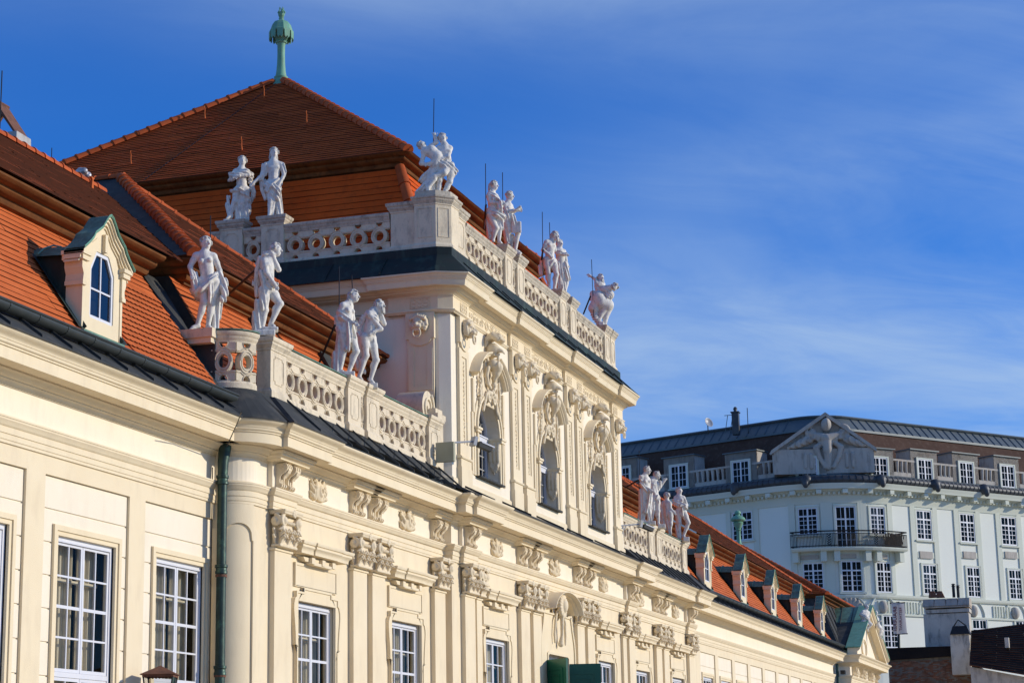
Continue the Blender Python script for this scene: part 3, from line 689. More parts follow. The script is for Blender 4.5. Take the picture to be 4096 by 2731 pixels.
# ------------------------------------------------------------------ trophies between the brackets
def make_trophy(seed):
    rg = random.Random(seed); cv = Carve(.017, .012)
    cv.ell((.05, -.035, .24), (.20, .075, .23), k=.02)                        # shield
    cv.ell((.05, -.10, .24), (.10, .05, .13), k=.01); cv.ell((.05, -.13, .24), (.05, .05, .06), sub=True, k=.02)
    for i in range(9):
        a = rg.uniform(-1.1, 1.1); L = rg.uniform(.30, .46); x0 = rg.uniform(-.12, .14)
        p = (x0+math.sin(a)*L, -.05, .20+abs(math.cos(a))*L*.72); q = (x0-math.sin(a)*.2, -.03, .08)
        cv.cone(q, p, .018, .022); cv.chain([p, (p[0]+math.sin(a)*.05, -.06, p[2]+.04)], [.035, .005])
    for s_ in (-1, 1):                                                         # banners
        x = s_*.30; cv.chain([(x*.6, -.03, .06), (x*.9, -.06, .22), (x*1.05, -.03, .38), (x*1.25, -.05, .47)], [.05, .065, .05, .015], fold=(.012, (1, 0, .4), .06, rg.random()*6))
        cv.chain([(x*.5, -.03, .05), (x*1.1, -.05, .10), (x*1.3, -.03, .20)], [.04, .05, .015], fold=(.012, (1, 0, .3), .06, rg.random()*6))
    if seed % 2: cv.ell((-.05, -.09, .36), (.10, .07, .09)); cv.chain([(-.12, -.1, .42), (-.02, -.12, .47), (.07, -.1, .42)], [.03, .035, .02])
    else: cv.chain([(-.20, -.06, .10), (-.24, -.1, .30), (-.16, -.08, .44)], [.05, .06, .03])
    return cv.mesh('trophy_relief', 'ornament')
TRO = [make_trophy(i) for i in range(4)]
cent = [42.55, 48.45, 55.2, 61.15, 67.1, 73.3, 79.2]
for i, xc in enumerate(cent):
    y = YS if (xc < 51 or xc > 71.5) else YP
    link_mesh('trophy_relief', TRO[i % 4], None, hall, (xc, y, 8.25), 0, (1.25 if i % 2 else 1.15, 1.15, 1.04))

# ================================================================== upper storey of the pavilion
XF, XS2 = 51.77, 70.75; CH, CHY = .15, .31                   # front corners, chamfer
XSIDE = XF-CH; UWIN = [54.98, 61.10, 67.10]
U_TOP = 15.0
def arch_pts(xc, hw, zs, n=16): return [(xc-hw*math.cos(math.pi*i/n), zs+hw*math.sin(math.pi*i/n)) for i in range(n+1)]
def arched_wall(m, x0, x1, z0, z1, y, arches, depth):
    """wall facing -y with round-headed openings (xc, hw, zsill, zspring)"""
    xs = [x0]
    for xc, hw, zb, zs in arches:
        m.quad((xs[-1], y, z0), (xc-hw, y, z0), (xc-hw, y, z1), (xs[-1], y, z1))
        m.quad((xc-hw, y, z0), (xc+hw, y, z0), (xc+hw, y, zb), (xc-hw, y, zb))
        A = arch_pts(xc, hw, zs)
        for i in range(len(A)-1):
            a, b = A[i], A[i+1]; m.quad((a[0], y, a[1]), (b[0], y, b[1]), (b[0], y, z1), (a[0], y, z1))
            m.quad((a[0], y, a[1]), (a[0], y+depth, a[1]), (b[0], y+depth, b[1]), (b[0], y, b[1]))
        m.quad((xc-hw, y, zb), (xc-hw, y, zs), (xc-hw, y+depth, zs), (xc-hw, y+depth, zb)); m.quad((xc+hw, y, zb), (xc+hw, y+depth, zb), (xc+hw, y+depth, zs), (xc+hw, y, zs))
        m.quad((xc-hw, y, zb), (xc-hw, y+depth, zb), (xc+hw, y+depth, zb), (xc+hw, y, zb)); xs.append(xc+hw)
    m.quad((xs[-1], y, z0), (x1, y, z0), (x1, y, z1), (xs[-1], y, z1))
w = MB(); HWU, ZSP, ZSIL = 1.0, 11.85, 10.47
arched_wall(w, XF, XS2, 9.7, U_TOP, YU, [(x, HWU, ZSIL, ZSP) for x in UWIN], .48)
UP = [(XSIDE, 34.0), (XSIDE, YU+CHY), (XF, YU), (XS2, YU), (XS2+CH, YU+CHY), (XS2+CH, 34.0)]
w.sweep([(0, 9.3), (0, U_TOP)], UP[:3], caps=False); w.sweep([(0, 9.3), (0, U_TOP)], UP[3:], caps=False)
w.build('upper_wall', 'stucco_panel', hall)
# plinth along the foot
m = MB(); m.sweep([(0, 9.7), (.05, 9.7), (.05, 10.12), (.03, 10.16), (0, 10.17)], [(XSIDE, 19.0), (XSIDE, YU+CHY), (XF, YU), (XS2, YU), (XS2+CH, YU+CHY)]); m.build('plinth', 'stucco', hall)

UPIL = [(52.22, 53.05), (57.15, 57.95), (58.42, 59.22), (63.20, 64.0), (64.45, 65.25), (69.35, 70.05), (70.25, 70.72)]
# entablature path with breaks over the pilasters
def upath():
    P = [(XSIDE, 33.0), (XSIDE, 20.05), (XSIDE-.07, 20.05), (XSIDE-.07, 18.95), (XSIDE, 18.95), (XSIDE, YU+CHY), (XF, YU)]
    P = [(XSIDE, 33.0), (XSIDE, 20.0), (XSIDE-.10, 20.0), (XSIDE-.10, YU+CHY-.02), (XF-.045, YU-.10), (53.12, YU-.10), (53.12, YU)]
    for a, b in ((57.08, 59.29), (63.13, 65.32)): P += [(a, YU), (a, YU-.10), (b, YU-.10), (b, YU)]
    P += [(69.28, YU), (69.28, YU-.10), (XS2+.045, YU-.10), (XS2+CH+.10, YU+CHY-.02), (XS2+CH+.10, 33.0)]
    return P
UPA = upath()
m = MB(); m.sweep([(0, 14.86), (.025, 14.87), (.04, 14.90), (.075, 14.925), (.075, 14.955), (.02, 14.97), (0, 14.98)], UPA); m.build('string_course', 'stucco', hall, SM)
m = MB(); m.sweep([(0, 14.97), (0, 15.36)], UPA, caps=False); m.build('upper_frieze', 'stucco', hall)
UC = [(0, 15.34), (.02, 15.34), (.02, 15.37), (.05, 15.385), (.07, 15.42), (.12, 15.445), (.15, 15.45), (.15, 15.475), (.19, 15.49), (.22, 15.53), (.24, 15.545), (.24, 15.56),
      (.42, 15.565), (.42, 15.55), (.45, 15.55), (.46, 15.58), (.475, 15.66), (.475, 15.70), (.50, 15.74), (.515, 15.745), (.515, 15.775), (.53, 15.78), (.545, 15.82), (.575, 15.855), (.60, 15.87), (.60, 15.91), (0, 15.95)]
m = MB(); m.sweep(UC, UPA); m.build('upper_cornice', 'stucco', hall, SM)
UPB = [(XSIDE-.05, 33.0), (XSIDE-.05, YU+CHY), (XF, YU-.05), (XS2, YU-.05), (XS2+CH+.05, YU+CHY), (XS2+CH+.05, 33.0)]
m = MB(); m.sweep([(.64, 15.90), (.64, 15.935), (.02, 16.56), (.02, 16.80), (-.5, 16.82)], UPB); usk = m.build('roof_skirt', 'sheet_green', hall)
def seams_on(path, o0, z0, o1, z1, step, root, material):
    for i in range(len(path)-1):
        a, b = np.array(path[i]), np.array(path[i+1]); d = b-a; L = np.linalg.norm(d); d /= L
        if L < .9: continue
        nr = np.array([d[1], -d[0]]); k = int(L/step)
        for j in range(k):
            c = a+d*(j+.5)*L/k; p0, p1 = c+nr*o0, c+nr*o1; V = []
            for q, z in ((p0, z0), (p1, z1)):
                for e, hz in ((-.014, -.01), (.014, -.01), (.014, .045), (-.014, .045)): V.append((q[0]+d[0]*e, q[1]+d[1]*e, z+hz))
            mm = MB(); mm.add(V, [(0, 1, 5, 4), (1, 2, 6, 5), (2, 3, 7, 6), (3, 0, 4, 7), (0, 3, 2, 1), (4, 5, 6, 7)]); mm.build('seam', material, root)
seams_on([(XSIDE-.05, 31.0), (XSIDE-.05, 19.2)], .64, 15.935, .02, 16.56, 1.6, usk, 'sheet_green'); seams_on([(52.2, YU-.05), (70.4, YU-.05)], .64, 15.935, .02, 16.56, 1.15, usk, 'sheet_green')

# ------------------------------------------------------------------ lion masks, helmets, cartouches
def make_lion():
    cv = Carve(.0145, .018)
    cv.ell((0, -.14, .30), (.17, .17, .20), k=.03); cv.ell((0, -.25, .20), (.105, .12, .10), k=.04)     # skull, muzzle
    cv.cone((0, -.22, .34), (0, -.36, .24), .05, .045, k=.03); cv.ell((0, -.365, .235), (.05, .035, .035))
    for s_ in (-1, 1):
        cv.ell((s_*.075, -.25, .345), (.06, .05, .03), k=.02); cv.ell((s_*.085, -.285, .315), (.035, .03, .025), sub=True, k=.015)
        cv.ell((s_*.08, -.30, .19), (.065, .06, .055), k=.03); cv.ell((s_*.16, -.16, .25), (.06, .08, .09), k=.03)
        cv.ell((s_*.175, -.12, .42), (.045, .04, .05))
    cv.ell((0, -.30, .135), (.06, .07, .025), sub=True, k=.015); cv.ell((0, -.24, .09), (.075, .08, .04), k=.02)
    rg = random.Random(3)
    for i in range(26):                                                                                     # mane locks
        a = R(-40+260*i/25); r0 = .20; c = (r0*math.cos(a), -.09, .31+r0*1.12*math.sin(a)); e = (c[0]*1.32, -.03-.03*rg.random(), .31+(c[2]-.31)*1.30)
        cv.chain([c, ((c[0]+e[0])/2+.02*rg.uniform(-1, 1), -.14, (c[2]+e[2])/2), e], [.045, .05, .022], k=.008)
    for i in range(9):
        x = (i-4)*.045; cv.chain([(x, -.21, .44), (x*1.15, -.23, .52-abs(x)*.5), (x*1.3, -.15, .60-abs(x)*.5)], [.035, .04, .02], k=.008)
    pts = [(.115*math.cos(t), -.29, .01+.125*math.sin(t)) for t in np.linspace(0, 2*math.pi, 22)]
    cv.chain(pts, .028, k=.005)
    cv.box((0, .0, .29), (.20, .035, .24), .02, k=.02)
    return cv.mesh('lion_mask', 'ornament')
LION = make_lion()
def make_helmet():
    cv = Carve(.016, .018)
    cv.ell((0, -.20, .42), (.17, .22, .20)); cv.chain([(-.0, -.36, .40), (.0, -.50, .33), (.02, -.56, .29)], [.10, .07, .03]); cv.ell((0, -.42, .28), (.13, .12, .05), sub=True, k=.02)
    cv.ell((0, -.37, .16), (.05, .05, .10)); cv.box((0, -.15, .24), (.17, .16, .02), .01); cv.chain([(-.16, -.12, .22), (0, -.40, .27), (.16, -.12, .22)], .03)
    for i in range(6):                                                          # ostrich plume curling forward
        x = (i-2.5)*.055; cv.chain([(x, .0, .52), (x*1.1, -.05, .72), (x*1.2, -.22, .86-abs(x)*.4), (x*1.4, -.42, .82-abs(x)), (x*1.4, -.50, .70)], [.05, .07, .085, .075, .045], k=.01, fold=(.010, (1, 0, 0), .05, i))
    cv.chain([(-.02, .05, .55), (-.03, .06, .35), (-.08, .04, .18), (-.10, -.02, .05)], [.05, .06, .05, .03], fold=(.012, (0, .5, 1), .07, 0))
    for s_ in (-1, 1): cv.chain([(s_*.15, -.05, .20), (s_*.20, -.08, .08), (s_*.16, -.12, -.02)], [.04, .05, .02])
    return cv.mesh('helmet', 'ornament')
HELM = make_helmet()
def make_cartouche():
    """scroll work and drops between the broken pediment and the window arch; origin at arch crown, wall plane"""
    cv = Carve(.018, .016); X, Z, Y = (1, 0, 0), (0, 0, 1), (0, 1, 0)
    cv.box((0, -.02, .35), (.62, .05, .42), .04, k=.03)
    cv.box((0, -.02, .90), (.30, .06, .42), .05, k=.03)
    cv.chain([(-.10, -.24, 1.18), (-.02, -.34, 1.10), (0, -.30, .92), (.0, -.24, .72)], [.16, .17, .12, .05], k=.03)
    volute(cv, (-.06, -.42, 1.12), .13, 1.7, .036, X, Z, 1); cv.cone((-.06, -.2, 1.12), (-.06, -.40, 1.12), .11)
    cv.chain([(.10, -.28, 1.12), (.16, -.30, .98), (.10, -.28, .84)], [.07, .07, .04], fold=(.012, (0, 0, 1), .05, 0))
    for z0, r_ in ((.80, .085), (.70, .07), (.58, .095), (.44, .06), (.34, .04)): cv.ell((.06, -.20, z0), (r_*.8, r_*.9, r_), k=.02)
    for s_ in (-1, 1):
        cv.chain([(s_*.14, -.14, 1.15), (s_*.34, -.16, 1.02), (s_*.42, -.14, .78), (s_*.34, -.15, .55), (s_*.16, -.17, .46)], [.05, .06, .055, .06, .05], k=.01)
        volute(cv, (s_*.22, -.15, .14), .14, 1.8, .036, X, Z, -s_); cv.ell((s_*.22, -.08, .14), (.12, .08, .12))
        cv.chain([(s_*.05, -.13, .20), (s_*.12, -.17, .30), (s_*.30, -.15, .33), (s_*.44, -.12, .22), (s_*.50, -.12, .05), (s_*.58, -.10, -.12), (s_*.66, -.10, -.20)], [.05, .055, .05, .05, .045, .045, .05], k=.01)
        for i in range(6): cv.ell((s_*(.56+.035*i), -.12, .0-.06*i), (.045, .05, .045), k=.012)
        cv.chain([(s_*.88, -.09, .80), (s_*.82, -.11, .55), (s_*.92, -.09, .30), (s_*.86, -.09, .10), (s_*.97, -.08, -.20)], [.035, .05, .04, .045, .03], k=.01)
        for i in range(7): cv.ell((s_*(.93+.02*(i % 2)), -.09, .66-.13*i), (.04, .045, .055), k=.012)
        cv.chain([(s_*.64, -.07, .92), (s_*.74, -.08, .60), (s_*.66, -.07, .40), (s_*.78, -.07, .22)], .03, k=.01)
    for i in range(5): cv.ell(((i-2)*.10, -.17, .26+.05*(2-abs(i-2))), (.05, .06, .08), k=.012)
    return cv.mesh('cartouche', 'ornament')
CART = make_cartouche()
def curved_hood(xc, zc, r_in, y, a0, a1, name, parent, out=.32, n=14, squash=.80):
    """segment of a curved pediment cornice from angle a0 to a1"""
    prof = [(0, 0), (0, .10), (.02, .10), (.05, .13), (.05, .16), (out*.55, .17), (out*.55, .20), (out*.72, .23), (out*.72, .27), (out*.9, .30), (out, .34), (out, .38), (0, .42)]
    V = []; k = len(prof)
    for i in range(n+1):
        a = R(a0+(a1-a0)*i/n)
        for o, d in prof: r_ = r_in+d; V.append((xc+r_*math.cos(a), y-o, zc+squash*r_*math.sin(a)))
    F = [(i*k+j, i*k+j+1, i*k+k+j+1, i*k+k+j) for i in range(n) for j in range(k-1)]+[(i*k+k-1, i*k, i*k+k, i*k+2*k-1) for i in range(n)]
    F += [tuple(range(k)), tuple(range(n*k, n*k+k))[::-1]]
    m = MB(); m.add(V, F); return m.build(name, 'stucco', parent, SM)
def scroll_frieze():
    """flat arabesque relief for one bay, 3 m wide, .30 high"""
    m = MB(); rg = random.Random(5)
    def tb(pts, r_=.013): m.tube(pts, r_, 5)
    for s_ in (-1, 1):
        tb([(s_*(.35+.75*t), -.005, .04) for t in np.linspace(0, 1, 3)]); tb([(s_*(.35+.75*t), -.005, .27) for t in np.linspace(0, 1, 3)]); tb([(s_*1.1, -.005, .04), (s_*1.1, -.005, .27)])
        for c, r0 in ((.50, .085), (.78, .075), (1.0, .06), (1.24, .06), (1.40, .05)):
            pts = []
            for i in range(22):
                t = i/21; a = R(60)+2*math.pi*1.4*t*s_; r_ = r0*(1-.8*t); pts.append((s_*c+r_*math.cos(a), -.008, .155+r_*math.sin(a)))
            tb(pts, .014)
            for j in range(4):
                a = rg.uniform(0, 6.28); tb([(s_*c+r0*.8*math.cos(a), -.008, .155+r0*.8*math.sin(a)), (s_*c+r0*1.5*math.cos(a), -.008, .155+min(1, 1.1)*r0*1.3*math.sin(a))], .016)
        tb([(s_*1.1+s_*.5*t, -.006, .155+.05*math.sin(9*t)) for t in np.linspace(0, 1, 12)])
    tb([(.13*math.cos(t), -.008, .155+.12*math.sin(t)) for t in np.linspace(0, 6.29, 18)], .016); tb([(.07*math.cos(t), -.008, .155+.07*math.sin(t)) for t in np.linspace(0, 6.29, 14)], .014)
    for s_ in (-1, 1): tb([(s_*.13, -.006, .155), (s_*.35, -.006, .25), (s_*.35, -.006, .06), (s_*.13, -.006, .155)])
    return m.mesh('arabesque_relief', 'ornament', 4.0)
ARAB = scroll_frieze()
def block_relief():
    m = MB(); tb = lambda p: m.tube(p, .012, 5)
    tb([(-.3, -.004, .02), (.3, -.004, .02), (.3, -.004, .30), (-.3, -.004, .30), (-.3, -.004, .02)])
    for k in range(3):
        x = (k-1)*.18
        for s_ in (-1, 1): tb([(x+s_*.09*math.sin(t*math.pi*2), -.006, .05+.22*t) for t in np.linspace(0, 1, 12)])
    return m.mesh('interlace_relief', 'ornament', 4.0)
BLK = block_relief()

def upper_pilaster(x0, x1, y, d=.10, side=False, parent=hall):
    """panelled pilaster strip with a lion mask; built facing -y"""
    m = MB(); zb = 10.84
    m.box(x0-.05, x1+.05, y-d-.05, y+.02, 9.7, 10.50); m.box(x0-.03, x1+.03, y-d-.03, y+.02, 10.50, 10.74)
    m.extr_x([(y+.02, 10.74), (y-d-.06, 10.74), (y-d-.075, 10.77), (y-d-.06, 10.80), (y-d, 10.84), (y+.02, 10.84)], x0-.06, x1+.06)
    m.box(x0, x1, y-d+.03, y+.02, zb, 14.86)
    fr = MB(); xm = (x0+x1)/2; hw = (x1-x0)/2
    o = [(x0, zb), (x0, 13.95), (x1, 13.95), (x1, zb)]; i_ = [(xm-hw*.52, zb+.35), (xm-hw*.52, 13.72), (xm+hw*.52, 13.72), (xm+hw*.52, zb+.35)]
    fr.ring_y(o, i_, y-d, y-d+.035)
    root = m.build('upper_pilaster', 'stucco', parent); fr.build('pilaster_panel', 'stucco', root)
    b = MB(); pts = [(x0-.02, 14.10), (x0-.02, 14.862), (x1+.02, 14.862), (x1+.02, 14.10), (xm+hw*.82, 14.10)]+[(xm+hw*.82*math.cos(t), 14.10-.20*math.sin(t)) for t in np.linspace(.2, math.pi-.2, 9)]+[(xm-hw*.82, 14.10)]
    b.extr_y(pts[::-1], y-d-.04, y); b.build('mask_block', 'stucco', root)
    link_mesh('lion_mask', LION, None, root, (xm, y-d-.03, 14.22), 0, (1.02, 1.0, 1.0))
    link_mesh('interlace_relief', BLK, None, root, (xm, YU-.10, 15.0), 0, (.95, 1, .95))
    dr = MB(); rg = random.Random(int(x0*10))
    for i in range(22):
        z = 13.60-.118*i; dr.tube([(xm+.035*math.sin(i*1.7), y-d+.022, z), (xm-.03*math.sin(i*1.7), y-d+.018, z-.085)], [.018+.018*rg.random(), .012], 5)
    dr.build('husk_drop', 'ornament', root)
    return root
for a, b in UPIL[:-1]: upper_pilaster(a, b, YU)

def upper_window(xc):
    y = YU+.40; hw = HWU
    f = MB(); A = arch_pts(xc, hw+.01, ZSP, 20); B = arch_pts(xc, hw-.09, ZSP, 20)
    o = [(xc-hw-.01, ZSIL)]+A+[(xc+hw+.01, ZSIL)]; i_ = [(xc-hw+.09, ZSIL+.1)]+B+[(xc+hw-.09, ZSIL+.1)]
    f.ring_y(o, i_, y-.06, y+.06); f.box(xc-hw+.09, xc+hw-.09, y-.10, y+.05, ZSP-.14, ZSP+.02); f.box(xc-hw+.09, xc+hw-.09, y-.13, y+.05, ZSP+.02, ZSP+.06)
    root = f.build('arched_window', 'window_paint', hall)
    br = MB()
    for u in (-.33, 0, .33): br.box(xc+u*1.82-.018, xc+u*1.82+.018, y-.02, y+.02, ZSIL+.1, ZSP-.14)
    for z in (10.92, 11.32): br.box(xc-hw+.09, xc+hw-.09, y-.018, y+.018, z-.016, z+.016)
    for a in (35, 68, 112, 145): br.tube([(xc+.28*math.cos(R(a)), y, ZSP+.06+.28*math.sin(R(a))), (xc+.92*math.cos(R(a)), y, ZSP+.92*math.sin(R(a)))], .018, 6)
    br.tube([(xc+.30*math.cos(t), y, ZSP+.06+.30*math.sin(t)) for t in np.linspace(0, math.pi, 12)], .018, 6); br.tube([(xc+.62*math.cos(t), y, ZSP+.04+.62*math.sin(t)) for t in np.linspace(.0, math.pi, 14)], .016, 6)
    br.build('glazing_bar', 'lead_bar', root)
    xs = [xc-hw+.09+i*(2*hw-.18)/4 for i in range(5)]
    for i in range(4):
        for za, zb in ((ZSIL+.1, 10.92), (10.92, 11.32), (11.32, ZSP-.14)):
            q = MB(); q.quad((xs[i], y+.005, za), (xs[i+1], y+.005, za), (xs[i+1], y+.005, zb), (xs[i], y+.005, zb)); q.build('pane', 'glass', root)
    q = MB(); q.poly([(x, y+.005, z) for x, z in [(xc-hw+.09, ZSP+.02)]+B[1:-1]+[(xc+hw-.09, ZSP+.02)]][::-1]); q.build('pane', 'glass', root)
    q = MB(); q.quad((xc-1.3, y+1.4, 10), (xc+1.3, y+1.4, 10), (xc+1.3, y+1.4, 13.4), (xc-1.3, y+1.4, 13.4)); q.quad((xc-1.3, y+.2, 10), (xc-1.3, y+1.4, 10), (xc-1.3, y+1.4, 13.4), (xc-1.3, y+.2, 13.4)); q.quad((xc+1.3, y+.2, 10), (xc+1.3, y+.2, 13.4), (xc+1.3, y+1.4, 13.4), (xc+1.3, y+1.4, 10))
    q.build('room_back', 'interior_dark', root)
    sl = MB(); sl.box(xc-hw-.14, xc+hw+.14, YU-.16, YU+.46, ZSIL-.035, ZSIL+.012); sl.build('window_sill', 'sheet_dark', root)
    # moulded surround following the arch
    for d0, d1, dep in ((.0, .12, .06), (.12, .20, .10), (.20, .34, .045)):
        s = MB(); A = arch_pts(xc, hw+d1, ZSP, 20); B = arch_pts(xc, hw+d0, ZSP, 20)
        s.ring_y([(xc-hw-d1, ZSIL)]+A+[(xc+hw+d1, ZSIL)], [(xc-hw-d0, ZSIL)]+B+[(xc+hw+d0, ZSIL)], YU-dep, YU+.01); s.build('arch_moulding', 'stucco', hall, SM)
    for s_ in (-1, 1):                                     # outer strips with ears, imposts, carved consoles in the reveal
        s = MB(); x = xc+s_*(hw+.42); s.box(min(x, x+s_*.12), max(x, x+s_*.12), YU-.05, YU+.01, ZSIL, 12.3); s.box(min(x-s_*.08, x+s_*.06), max(x-s_*.08, x+s_*.06), YU-.07, YU+.01, 12.3, 13.3); s.build('surround_strip', 'stucco', hall)
        im = MB(); xr = xc+s_*hw
        im.box(min(xr-s_*.06, xr+s_*.30), max(xr-s_*.06, xr+s_*.30), YU-.13, YU+.36, ZSP-.10, ZSP-.02); im.box(min(xr-s_*.09, xr+s_*.34), max(xr-s_*.09, xr+s_*.34), YU-.16, YU+.36, ZSP-.02, ZSP+.05); im.build('impost', 'stucco', hall)
        cv = Carve(.02, .015)
        for yy in (YU+.0, YU+.12, YU+.24): cv.chain([(xr-s_*.02, yy, ZSP-.12), (xr-s_*.07, yy, ZSP-.35), (xr-s_*.05, yy, ZSP-.62), (xr-s_*.01, yy, ZSP-.8)], [.07, .065, .06, .03])
        for i in range(5): cv.chain([(xr-s_*.03, YU+.02+.05*i, ZSP-.62), (xr-s_*.07, YU+.02+.05*i, ZSP-.80-.06*(2-abs(i-2))), (xr-s_*.05, YU+.02+.05*i, ZSP-.92-.06*(2-abs(i-2)))], [.03, .04, .02], k=.006)
        o = link_mesh('reveal_console', cv.mesh('reveal_console', 'ornament', (xr, YU, ZSP)), None, hall, (xr, YU, ZSP))
    link_mesh('cartouche', CART, None, hall, (xc, YU, ZSP+hw-.08)); link_mesh('helmet', HELM, None, hall, (xc+.0, YU-.02, 13.98), 0, (1.0, .95, 1.05))
    zc = 12.95
    curved_hood(xc, zc, 1.32, YU, 101, 158, 'broken_pediment', hall); curved_hood(xc, zc, 1.32, YU, 22, 72, 'broken_pediment', hall)
    fl = MB(); A = arch_pts(xc, 1.40, 12.62, 16); fl.extr_y([(x, 12.62+(z-12.62)*.8) for x, z in A if z > 12.9]+[(xc+1.25, 12.2), (xc-1.25, 12.2)], YU-.04, YU+.005); 
    link_mesh('arabesque_relief', ARAB, None, hall, (xc+.05, YU, 15.005), 0, (1.12, 1, 1.08))
for xc in UWIN: upper_window(xc)

# ------------------------------------------------------------------ side wall: scroll pilaster with lion mask
def side_scroll():
    y0, y1, x = 18.62, 19.42, XSIDE
    m = MB(); m.box(x-.10, x+.02, y0, y1, 11.2, 14.86); root = m.build('scroll_pilaster', 'stucco', hall)
    b = MB(); b.box(x-.15, x, y0-.03, y1+.03, 14.12, 14.862); b.extr_x([(y0+.06, 14.12), (y1-.06, 14.12)]+[((y0+y1)/2+.34*math.cos(t), 14.12-.20*math.sin(t)) for t in np.linspace(.2, math.pi-.2, 9)], x-.15, x); b.build('mask_block', 'stucco', root)
    o = link_mesh('lion_mask', LION, None, root, (x-.14, (y0+y1)/2, 14.22), R(-90)); link_mesh('interlace_relief', BLK, None, root, (x-.10, (y0+y1)/2, 15.0), R(-90))
    p = MB()
    for a, b_ in ((y0+.04, y0+.20), (y1-.20, y1-.04)): p.box(x-.125, x-.095, a, b_, 12.75, 13.84)
    p.box(x-.125, x-.095, y0+.04, y1-.04, 12.62, 12.75); p.build('pilaster_panel', 'stucco', root)
    # big volute: rolled end standing on the pedestal, profile curve sweeping up into the wall
    pr = []; cx_, cz_ = x-.62, 12.02
    for i in range(30):
        t = i/29; a = R(-30)+R(560)*t; r_ = .50*(1-.80*t); pr.append((cx_+r_*math.cos(a), cz_+r_*math.sin(a)))
    sc = MB()
    outer = [(x-.02, 13.0), (x-.10, 12.6), (x-.16, 12.2), (x-.20, 11.92)]
    curve = outer+[(x-.26, 11.80), (x-.36, 11.72)]
    drum = [(cx_+.46*math.cos(t), cz_+.46*math.sin(t)) for t in np.linspace(0, 2*math.pi, 28, endpoint=False)]
    sc.prism([(a, y1, z) for a, z in drum], [(a, y0, z) for a, z in drum])
    sc.prism([(a, y1, z) for a, z in [(x, 11.2), (x, 13.3), (x-.04, 12.75), (x-.10, 12.35), (x-.18, 12.15), (x-.5, 11.95), (x-.9, 11.55), (x-.9, 11.2)]], [(a, y0, z) for a, z in [(x, 11.2), (x, 13.3), (x-.04, 12.75), (x-.10, 12.35), (x-.18, 12.15), (x-.5, 11.95), (x-.9, 11.55), (x-.9, 11.2)]])
    sc.build('volute', 'balustrade_stone', root, SM)
    sp = MB(); pts = []
    for i in range(34):
        t = i/33; a = R(60)-R(620)*t; r_ = .43*(1-.86*t); pts.append((cx_+r_*math.cos(a), y0-.015, cz_+r_*math.sin(a)))
    sp.tube(pts, [.05*(1-.4*i/33) for i in range(34)], 6); sp.build('volute_spiral', 'stucco', root, 4.0)
side_scroll()
m = MB(); m.box(XS2+CH, XS2+CH+.75, 18.62, 19.4, 11.2, 11.7); m.lathe([(0, 0), (.45, 0), (.45, .8), (0, .8)], (0, 0, 0), 20); 
vb = MB(); vb.prism([(XS2+CH+.42+.44*math.cos(t), 19.4, 12.05+.44*math.sin(t)) for t in np.linspace(0, 2*math.pi, 24, endpoint=False)], [(XS2+CH+.42+.44*math.cos(t), 18.62, 12.05+.44*math.sin(t)) for t in np.linspace(0, 2*math.pi, 24, endpoint=False)])
vb.box(XS2+CH, XS2+CH+.7, 18.64, 19.38, 11.2, 11.75); vb.build('volute', 'stucco', hall, SM)
# thin raised border on the flat side wall
m = MB(); m.box(XSIDE-.02, XSIDE, 19.6, 26, 14.80, 14.86); m.build('side_band', 'stucco', hall)

# ================================================================== door portal with arched hood and open green leaves
y = YP
curved_hood(DOOR, 6.93, 1.25, y, 12, 168, 'arched_hood', hall, .55, 22, .36+.12)
pt = MB(); outer = [(DOOR-1.95, .3), (DOOR-1.95, 5.9), (DOOR-1.90, 6.2), (DOOR-1.80, 6.42), (DOOR-1.70, 6.62), (DOOR-1.55, 7.02), (DOOR+1.55, 7.02), (DOOR+1.70, 6.62), (DOOR+1.80, 6.42), (DOOR+1.90, 6.2), (DOOR+1.95, 5.9), (DOOR+1.95, .3)]
inner = [(DOOR-1.22, .3), (DOOR-1.22, 5.0), (DOOR-1.22, 5.4), (DOOR-1.22, 5.6), (DOOR-1.22, 5.75), (DOOR-1.1, 5.80), (DOOR+1.1, 5.80), (DOOR+1.22, 5.75), (DOOR+1.22, 5.6), (DOOR+1.22, 5.4), (DOOR+1.22, 5.0), (DOOR+1.22, .3)]
pt.ring_y(outer, inner, y-.10, y+.01)
pt.ring_y([(DOOR+(x-DOOR)*.99, z) for x, z in outer], [(DOOR+(x-DOOR)*.94, z if z < 1 else z-.05) for x, z in outer], y-.14, y-.09)
pt.ring_y([(x, z) for x, z in inner], [(DOOR+(x-DOOR)*.93, z if z < 1 else z-.08) for x, z in inner], y-.13, y+.05)
pt.build('door_surround', 'stucco_frame', hall)
cv = Carve(.018, .016)
cv.ell((0, -.25, 1.05), (.20, .14, .24)); cv.ell((0, -.30, 1.02), (.09, .09, .12))
rg = random.Random(4)
for i in range(22):
    a = 2*math.pi*i/22; cv.chain([(.16*math.cos(a), -.24, 1.05+.20*math.sin(a)), (.32*math.cos(a)+.03*rg.uniform(-1, 1), -.22, 1.05+.36*math.sin(a)), (.40*math.cos(a+.2), -.14, 1.05+.40*math.sin(a+.2))], [.05, .06, .025], k=.008)
for s_ in (-1, 1): cv.chain([(s_*.30, -.1, .85), (s_*.52, -.12, .55), (s_*.62, -.1, .1), (s_*.58, -.1, -.15)], [.04, .045, .04, .03], k=.01)
cv.chain([(-.05, -.2, .75), (-.08, -.2, .45), (-.05, -.18, .10), (-.10, -.15, -.18)], [.07, .06, .05, .09], k=.02); cv.box((0, 0, .6), (.45, .03, .75), .02)
link_mesh('keystone_mask', cv.mesh('keystone_mask', 'ornament'), None, hall, (DOOR, y-.08, 6.25))
